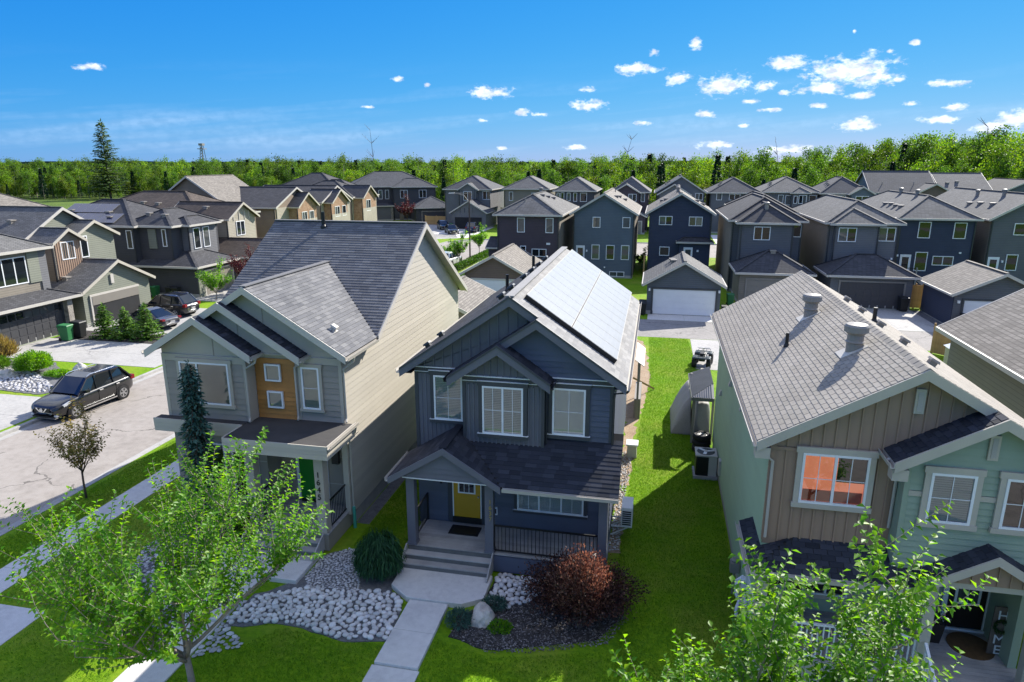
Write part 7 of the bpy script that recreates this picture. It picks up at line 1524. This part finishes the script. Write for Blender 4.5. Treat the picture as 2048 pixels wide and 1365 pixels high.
shrub('weeping dark green shrub beside the porch steps of the blue house', (-7.55,16.8,0), .66, .62, 1.5, 3, m_weep, 5200, .24, 1.1, wd=.11, shell=.5)
shrub('dense dark purple barberry bush before the porch railing', (-1.5,16.35,0), 1.55, 1.15, 1.55, 4, m_barb, 13000, .065, .05, shell=.45); shrub('upright rusty pink barberry plume in front of the purple bush', (-1.45,15.85,0), .8, .6, 2.25, 5, m_barb2, 7000, .065, -.5, shell=.2)
shrub('tiny blue spruce shrub in the bark mulch by the walk', (-4.62,15.15,0), .34, .34, .42, 6, m_needle_blue, 1500, .08, wd=.2); shrub('low juniper sprig between stones and boulder', (-3.85,16.05,0), .34, .26, .3, 7, m_needle_blue, 1000, .09, wd=.2); shrub('small green perennial behind the boulder', (-3.5,15.2,0), .32, .25, .18, 8, m_leafA, 500, .07)
shrub('clipped round green bush in the stone bed across the street', (-35.4,31.9,0), 1.0, .95, 1.25, 9, m_leafB, 7000, .09); shrub('feathery tan ornamental grass by the ledge-stone pier', (-38.9,32.8,0), .9, .9, 1.7, 10, m_grasshead, 3500, .35, -.6, wd=.08); shrub('low green grass clump below the tan ornamental grass', (-37.9,31.6,0), .8, .8, .8, 11, m_needle_yel, 2500, .25, -.4, wd=.08)
shrub('low flowering ground shrub beside the kerb bed', (-33.4,31.6,0), .9, .5, .35, 12, m_leafA, 1800, .08); shrub('tiny rock plant in the kerbside stone bed', (-36.6,29.8,0), .5, .4, .3, 13, m_leafA, 700, .08)
shrub('dark low bush under the front window of the grey bay', (-14.2,18.2,0), .6, .4, .8, 14, m_leafB, 1600, .07); shrub('small bush beside the green-door porch', (-12.75,18.1,0), .35, .35, .6, 15, m_leafB, 900, .06)
m_wood_h = M_leaf('hedge_leaf', [(.03,.09,.012), (.05,.13,.015), (.08,.17,.02)], .3, .6)
t = thing('hedge', 'low clipped green hedge along the rear road behind the brown garage', 'hedge', (-21,82,0)); rs = np.random.RandomState(5); n = 5200; f = rs.uniform(0,1,n); 
P = np.stack([-21.7+.4*f+rs.uniform(-.3,.3,n), 73+18*f, np.minimum(.85, .15+rs.uniform(0,1,n)**.5*.75)],1); leaf_mesh(P, rs.normal(size=(n,3))+[0,0,.6], rs.normal(size=(n,3)), .18, .12, m_wood_h, 'foliage', t)
hs_ = MB(); [hs_.tube([(-21.6+.02*k,73.5+k,0),(-21.6+.02*k,73.5+k,.7)], .03, 4) for k in range(18)]; hs_.build('stems', m_bark_dk, t)
# ---- boulders and stones
def rock(name, label, c, s, seed, m=None, cat='boulder', group=None):
    rnd = random.Random(seed); bm = bmesh.new(); bmesh.ops.create_icosphere(bm, subdivisions=3, radius=1)
    from mathutils import noise as nz
    for v in bm.verts:
        d = 1 + .28*nz.noise(v.co*1.3 + Vector((seed*3.1,0,0))) + .12*nz.noise(v.co*3.5 + Vector((seed,0,0))); v.co = Vector((v.co.x*s[0], v.co.y*s[1], max(-.15, v.co.z)*s[2]))*d
    me = bpy.data.meshes.new(name); bm.to_mesh(me); bm.free(); me.materials.append(m or m_boulder); o = bpy.data.objects.new(name, me); C.objects.link(o); o.location = c; WM[o.name] = Matrix.Translation(c); return tag(o, label, cat, group)
rock('boulder', 'pale limestone boulder in the bark mulch beside the walk', (-4.05,15.5,.05), (.33,.42,.38), 3); rock('boulder', 'flat brown boulder beside the clipped round bush', (-36.4,30.9,.03), (.6,.45,.4), 4); rock('boulder', 'grey block of stone by the black SUV', (-32.6,32.3,.03), (.38,.38,.6), 5); rock('boulder', 'low boulder at the edge of the kerbside bed', (-37.6,30.6,.03), (.5,.4,.3), 6)
def in_poly(x, y, poly):
    c = False; j = len(poly)-1
    for i in range(len(poly)):
        (a, b), (d, e) = poly[i], poly[j]
        if (b > y) != (e > y) and x < (d-a)*(y-b)/(e-b)+a: c = not c
        j = i
    return c
def scatter(poly, r, n, seed, taken):
    rnd = random.Random(seed); xs = [p[0] for p in poly]; ys = [p[1] for p in poly]; out = []; grid = {}
    for _ in range(n):
        x, y = rnd.uniform(min(xs), max(xs)), rnd.uniform(min(ys), max(ys)); rr = r*rnd.uniform(.75,1.25)
        if not in_poly(x, y, poly) or any(abs(x-a) < q+s_ and abs(y-b) < q+s_ for a, b, q, s_ in taken if (x > a-q) and False): continue
        k = (int(x/.4), int(y/.4)); ok = True
        for i in (-1,0,1):
            for j in (-1,0,1):
                for (a, b, q) in grid.get((k[0]+i,k[1]+j), ()):
                    if (x-a)**2 + (y-b)**2 < ((rr+q)*.78)**2: ok = False
        if ok: grid.setdefault(k, []).append((x,y,rr)); out.append((x,y,rr))
    return out
stone_me = []
for sd_ in range(6):
    bm = bmesh.new(); bmesh.ops.create_icosphere(bm, subdivisions=2, radius=1); rnd = random.Random(sd_)
    from mathutils import noise as nz
    for v in bm.verts: v.co *= 1 + .16*nz.noise(v.co*1.1 + Vector((sd_*5.3,1,0)))
    me = bpy.data.meshes.new('river_stone'); bm.to_mesh(me); bm.free(); me.polygons.foreach_set('use_smooth', [True]*len(me.polygons)); me.materials.append(m_stone); stone_me.append(me)
bedA = [(-10.6,15.1),(-9.5,15.75),(-7.9,15.9),(-7.0,16.1),(-6.4,15.7),(-6.32,14.2),(-7.4,13.98),(-9.3,14.3),(-10.7,13.9)]; bedB = [(-4.1,17.6),(-4.1,16.25),(-3.4,16.1),(-2.7,16.8),(-2.6,17.6)]
st = scatter(bedA, .092, 26000, 2, []) + scatter(bedB, .092, 8000, 3, []); random.Random(4).shuffle(st)
st.sort(key=lambda s_: s_[1] - .3*s_[2]); rnd = random.Random(9); rest = MB()
for i, (x, y, r_) in enumerate(st):
    sc = (r_*rnd.uniform(.9,1.2), r_*rnd.uniform(.75,1.0), r_*rnd.uniform(.5,.75)); Mw = Matrix.Translation((x,y,.02+sc[2]*.55)) @ Matrix.Rotation(rnd.random()*6.28,4,'Z') @ Matrix.Rotation(rnd.gauss(0,.15),4,'X') @ Matrix.Diagonal((*sc,1))
    if i < 300: tag(inst('river_stone', stone_me[i % 6], None, Mw), 'pale rounded river stone in the bed by the blue house walk', 'stone', 'pale river stones before the blue house')
    else:
        me = stone_me[i % 6]; k = len(rest.v); rest.v += [tuple(Mw @ v.co) for v in me.vertices]; rest.f += [tuple(k+q for q in p.vertices) for p in me.polygons]
if rest.v: o = rest.build('river_stones', m_stone, smooth=True, kind='stuff'); tag(o, 'remaining pale river stones of the bed by the walk', 'stones')
def pebbles(label, polys, r, n, seed, m):
    mb = MB(); rnd = random.Random(seed)
    for poly in polys:
        for x, y, q in scatter(poly, r, n, seed, []):
            k = len(mb.v); sx_, sy_, sz_ = q*rnd.uniform(.8,1.2), q*rnd.uniform(.7,1.1), q*rnd.uniform(.5,.8); a = rnd.random()*3.14; ca, sa = math.cos(a), math.sin(a)
            for (ux, uy, uz) in ((1,0,.1),(.5,.8,0),(-.5,.85,.1),(-1,0,0),(-.5,-.85,.1),(.5,-.8,0),(.2,.1,.9),(-.3,-.2,.8)): mb.v.append((x+(ux*sx_*ca-uy*sy_*sa), y+(ux*sx_*sa+uy*sy_*ca), .022+sz_*(uz+.2)))
            mb.f += [(k,k+1,k+6),(k+1,k+2,k+6),(k+2,k+3,k+7,k+6),(k+3,k+4,k+7),(k+4,k+5,k+7),(k+5,k,k+6,k+7)]
    return tag(mb.build('gravel', m, kind='stuff'), label, 'gravel')
pebbles('small grey stones between the two front porches', [[(-9.7,16.3),(-9.7,17.4),(-9.1,18.0),(-8.3,18.15),(-8.2,16.9),(-7.9,16.0),(-9.4,15.85)]], .05, 16000, 5, m_stone_sm)
pebbles('grey garden stones under the large young tree', [[(-15.3,17.4),(-12.7,17.4),(-12.6,16.0),(-12.2,14.3),(-12.2,13.3),(-13.4,13.0),(-14.6,14.4),(-15.6,16.6)], [(-10.85,15.0),(-10.6,13.8),(-9.8,13.2),(-10.8,12.6)]], .085, 9000, 6, m_stone_sm)
pebbles('pale stones of the kerbside bed across the street', [[(-38.2,29.4),(-32.0,28.8),(-31.6,29.5),(-33.4,30.7),(-36,32.2),(-39.2,32.4)]], .11, 5000, 7, m_stone_sm)
pebbles('scattered pebbles along the foundation of the blue house', [[(-.94,19.5),(-.66,19.7),(-.6,24),(-.45,27.5),(-.94,27.5)]], .05, 1500, 8, m_stone_sm)
rs = np.random.RandomState(8); n = 5000; mp = [(-4.7,15.5),(-4.7,14.65),(-3.6,14.25),(-2.3,14.55),(-.7,15.15),(-.2,16.3),(-2.8,16.7)]
P = np.stack([rs.uniform(-4.75,-.1,n), rs.uniform(14.2,16.8,n), np.full(n,.035)],1); P = P[[in_poly(a,b,mp) for a,b,_ in P]]; n = len(P)
tag(leaf_mesh(P, rs.normal(size=(n,3))*[1,1,.25], rs.normal(size=(n,3))*.4+[0,0,1], .075, .035, M('bark_chip', (.15,.14,.135), .9, .4, 5, 40, .2, piece=.7), 'bark_chips', None, kind='stuff'), 'dark bark chips of the mulch bed', 'mulch')
# ---- lawn blades
def grass_patch(label, poly, n, seed, h=.055):
    rs = np.random.RandomState(seed); xs = [p[0] for p in poly]; ys = [p[1] for p in poly]; P = np.stack([rs.uniform(min(xs),max(xs),n), rs.uniform(min(ys),max(ys),n), np.zeros(n)],1)
    P = P[[in_poly(a,b,poly) for a,b,_ in P]]; n = len(P); D = rs.normal(scale=.55,size=(n,3)); D[:,2] = 1
    return tag(leaf_mesh(P, D, rs.normal(size=(n,3))*[1,1,.1], h*rs.uniform(.6,1.5,n), .016, m_blade, 'grass', None, kind='stuff', fold=0), label, 'grass')
m_blade = M_leaf('grass_blade', [(.075,.19,.004), (.13,.28,.006), (.21,.35,.012), (.095,.23,.005)], .35, .6)
grass_patch('mown lawn between the blue house and the sage wall', [(-.4,13.5),(2.8,13.5),(2.85,40.4),(2.6,47.9),(-.1,47.9),(.1,38),(-.45,27),(-.6,19)], 90000, 1)
grass_patch('shaded front lawn before the blue house', [(-11,10),(2.6,10),(2.6,13.5),(-.3,15),(-2.3,14.4),(-3.6,14.1),(-5.05,14.5),(-5.05,10),(-6.32,10),(-6.32,14),(-7.4,13.85),(-9.2,14.1),(-9.9,13.1),(-10.8,12.5)], 50000, 2)
grass_patch('lawn strip between the blue and tan houses', [(-9.05,18.1),(-7.2,17.6),(-7.2,30),(-9.05,30)], 30000, 3); grass_patch('corner lawn beside the sidewalk', [(-17.8,13.5),(-15.8,13.5),(-12.3,12.4),(-12.3,10),(-15.8,10),(-15.8,16.5),(-15.7,30),(-17.8,30)], 50000, 4); grass_patch('boulevard grass strip along the street', [(-20.5,13),(-19.05,13),(-19.05,34),(-20.5,34)], 30000, 5)
# ---- woodland
m_wood = M_leaf('aspen_leaf', [(.07,.15,.012), (.10,.20,.014), (.14,.24,.018), (.18,.25,.02), (.08,.17,.02)], .48, .6, perobj=1.1)
m_wood2 = M_leaf('poplar_leaf', [(.045,.11,.016), (.065,.14,.02), (.085,.17,.022)], .45, .6, perobj=.9); m_wood3 = M_leaf('willow_leaf', [(.12,.18,.02), (.16,.21,.025), (.10,.15,.02)], .45, .6, perobj=.7)
proto = bpy.data.collections.new('woodland_kinds')
def proto_tree(i, Ht, rad, kind):
    rs = np.random.RandomState(100+i); P, D = [], []
    if kind == 'conifer':
        n = 900; f = rs.uniform(0,1,n)**.8; a = rs.uniform(0,6.283,n); r_ = rad*(1-f)*rs.uniform(.3,1,n); P = np.stack([r_*np.cos(a), r_*np.sin(a), Ht*(.06+.94*f) - r_*.15],1); D = np.stack([np.cos(a), np.sin(a), rs.normal(-.2,.2,n)],1); ln = rs.uniform(.4,.8,n)
    else:
        k = 16; cf = rs.uniform(.18,1,k); ca = rs.uniform(0,6.283,k); prof = np.sin(np.clip(cf,.1,1)*math.pi*.86)**.7; cr = rad*prof*rs.uniform(.3,.95,k); cen = np.stack([cr*np.cos(ca), cr*np.sin(ca), Ht*cf],1); cen[0] = (0,0,Ht*.97)
        n = 1300; w = rs.randint(0,k,n); P = cen[w] + rs.normal(size=(n,3))*np.array([rad*.26, rad*.26, Ht*.055]); D = rs.normal(size=(n,3)); ln = rs.uniform(.3,.55,n)
    me = leaf_mesh(P, D, rs.normal(size=(len(P),3)) + [0,0,.8], ln, ln*.75, (m_wood, m_wood2, m_wood, m_wood2, m_wood3, m_wood)[i] if kind != 'conifer' else m_needle, 'woodland_kind', False)
    mb = MB().tube([(0,0,-.2),(rs.normal()*.2,rs.normal()*.2,Ht*.5),(0,0,Ht*.95)], [.16,.1,.02], 5); tm = mb.mesh('t', m_bark); bm = bmesh.new(); bm.from_mesh(me); nf = len(bm.faces); bm.from_mesh(tm); bm.faces.ensure_lookup_table()
    for q in bm.faces[nf:]: q.material_index = 1
    bm.to_mesh(me); bm.free(); me.materials.append(m_bark); o = bpy.data.objects.new('woodland_kind', me); proto.objects.link(o)
for i, (h_, r_, k_) in enumerate(((11,2.6,'d'),(13,2.4,'d'),(9.5,2.8,'d'),(12,2.0,'d'),(8,2.6,'d'),(14,2.6,'d'),(13,2.0,'conifer'))): proto_tree(i, h_, r_, k_)
def woodland(name, label, pts, sc, idx, rot):
    me = bpy.data.meshes.new(name); me.from_pydata([tuple(p) for p in pts], [], [])
    for nm, ty, vals in (('tree_scale','FLOAT',sc), ('tree_kind','INT',idx), ('tree_turn','FLOAT',rot)): me.attributes.new(nm, ty, 'POINT').data.foreach_set('value', vals)
    o = bpy.data.objects.new(name, me); C.objects.link(o); tag(o, label, 'woods', kind='stuff')
    ng = bpy.data.node_groups.new('woodland_scatter', 'GeometryNodeTree'); ng.interface.new_socket('Geometry', in_out='INPUT', socket_type='NodeSocketGeometry'); ng.interface.new_socket('Geometry', in_out='OUTPUT', socket_type='NodeSocketGeometry')
    N = ng.nodes; Lk = ng.links; gi = N.new('NodeGroupInput'); go = N.new('NodeGroupOutput'); ip = N.new('GeometryNodeInstanceOnPoints'); ci = N.new('GeometryNodeCollectionInfo'); ci.inputs['Collection'].default_value = proto; ci.inputs['Separate Children'].default_value = True; ci.inputs['Reset Children'].default_value = True
    def attr(nm, ty): a = N.new('GeometryNodeInputNamedAttribute'); a.data_type = ty; a.inputs['Name'].default_value = nm; return a.outputs['Attribute']
    Lk.new(gi.outputs[0], ip.inputs['Points']); Lk.new(ci.outputs[0], ip.inputs['Instance']); ip.inputs['Pick Instance'].default_value = True; Lk.new(attr('tree_kind','INT'), ip.inputs['Instance Index']); Lk.new(attr('tree_scale','FLOAT'), ip.inputs['Scale'])
    cx = N.new('ShaderNodeCombineXYZ'); Lk.new(attr('tree_turn','FLOAT'), cx.inputs[2]); Lk.new(cx.outputs[0], ip.inputs['Rotation']); Lk.new(ip.outputs[0], go.inputs[0])
    o.modifiers.new('scatter', 'NODES').node_group = ng; return o
rs = np.random.RandomState(21)
edge = [(-420,150),(-260,172),(-190,206),(-140,216),(-95,196),(-60,172),(-20,162),(60,160),(110,158),(170,160),(300,170)]
X = []; 
for _ in range(5200):
    x = rs.uniform(-400,290); ye = np.interp(x, [e[0] for e in edge], [e[1] for e in edge]); dep = rs.uniform(0,1)**1.7*230; X.append((x, ye+dep, dep))
X = np.array(X); hsc = .80 + .48*np.clip((X[:,0]-40)/70,0,1) + .10*np.clip((X[:,0]+40)/40,0,1); hsc *= rs.uniform(.55,1.25,len(X)); hsc *= np.where(X[:,2] < 12, .8, 1.0)
kind = rs.randint(0,6,len(X)); kind = np.where((rs.uniform(size=len(X)) < .08), 6, kind)
woodland('woodland', 'bright green aspen woods behind the houses', np.stack([X[:,0],X[:,1],np.full(len(X),-.1)],1), hsc, kind.astype(np.int32), rs.uniform(0,6.28,len(X)))
# low far country: wooded strips on the horizon
Xf = []
for _ in range(2600): Xf.append((rs.uniform(-1500,1300), 480 + rs.uniform(0,1)**1.5*1500, -.1))
Xf = np.array(Xf); woodland('far_woods', 'dark strip of distant woods on the horizon', Xf, rs.uniform(.7,1.0,len(Xf)) + .15*(rs.uniform(size=len(Xf)) < .1), np.where(rs.uniform(size=len(Xf)) < .45, 6, rs.randint(0,6,len(Xf))).astype(np.int32), rs.uniform(0,6.28,len(Xf)))
mb = MB(); m_hill = M_ground('distant_forest', [(.02,.05,.04), (.035,.07,.055), (.05,.085,.07)], (.004,.02,.08), .95, 0)
prev = None; pts = []
for i in range(121):
    a = -1.1 + 2.2*i/120; r_ = 3600; h_ = 12 + 4*math.sin(a*9+1) + 3*math.sin(a*23) + 2*math.sin(a*61); pts.append((r_*math.sin(a), r_*math.cos(a), max(6, h_)))
for p, q in zip(pts, pts[1:]): mb.poly([(p[0],p[1],-1),(q[0],q[1],-1),(q[0],q[1],q[2]),(p[0],p[1],p[2])]); mb.poly([(p[0],p[1],p[2]),(q[0],q[1],q[2]),(q[0]*1.4,q[1]*1.4,q[2]*.6),(p[0]*1.4,p[1]*1.4,p[2]*.6)])
struct('hills', mb, m_hill)
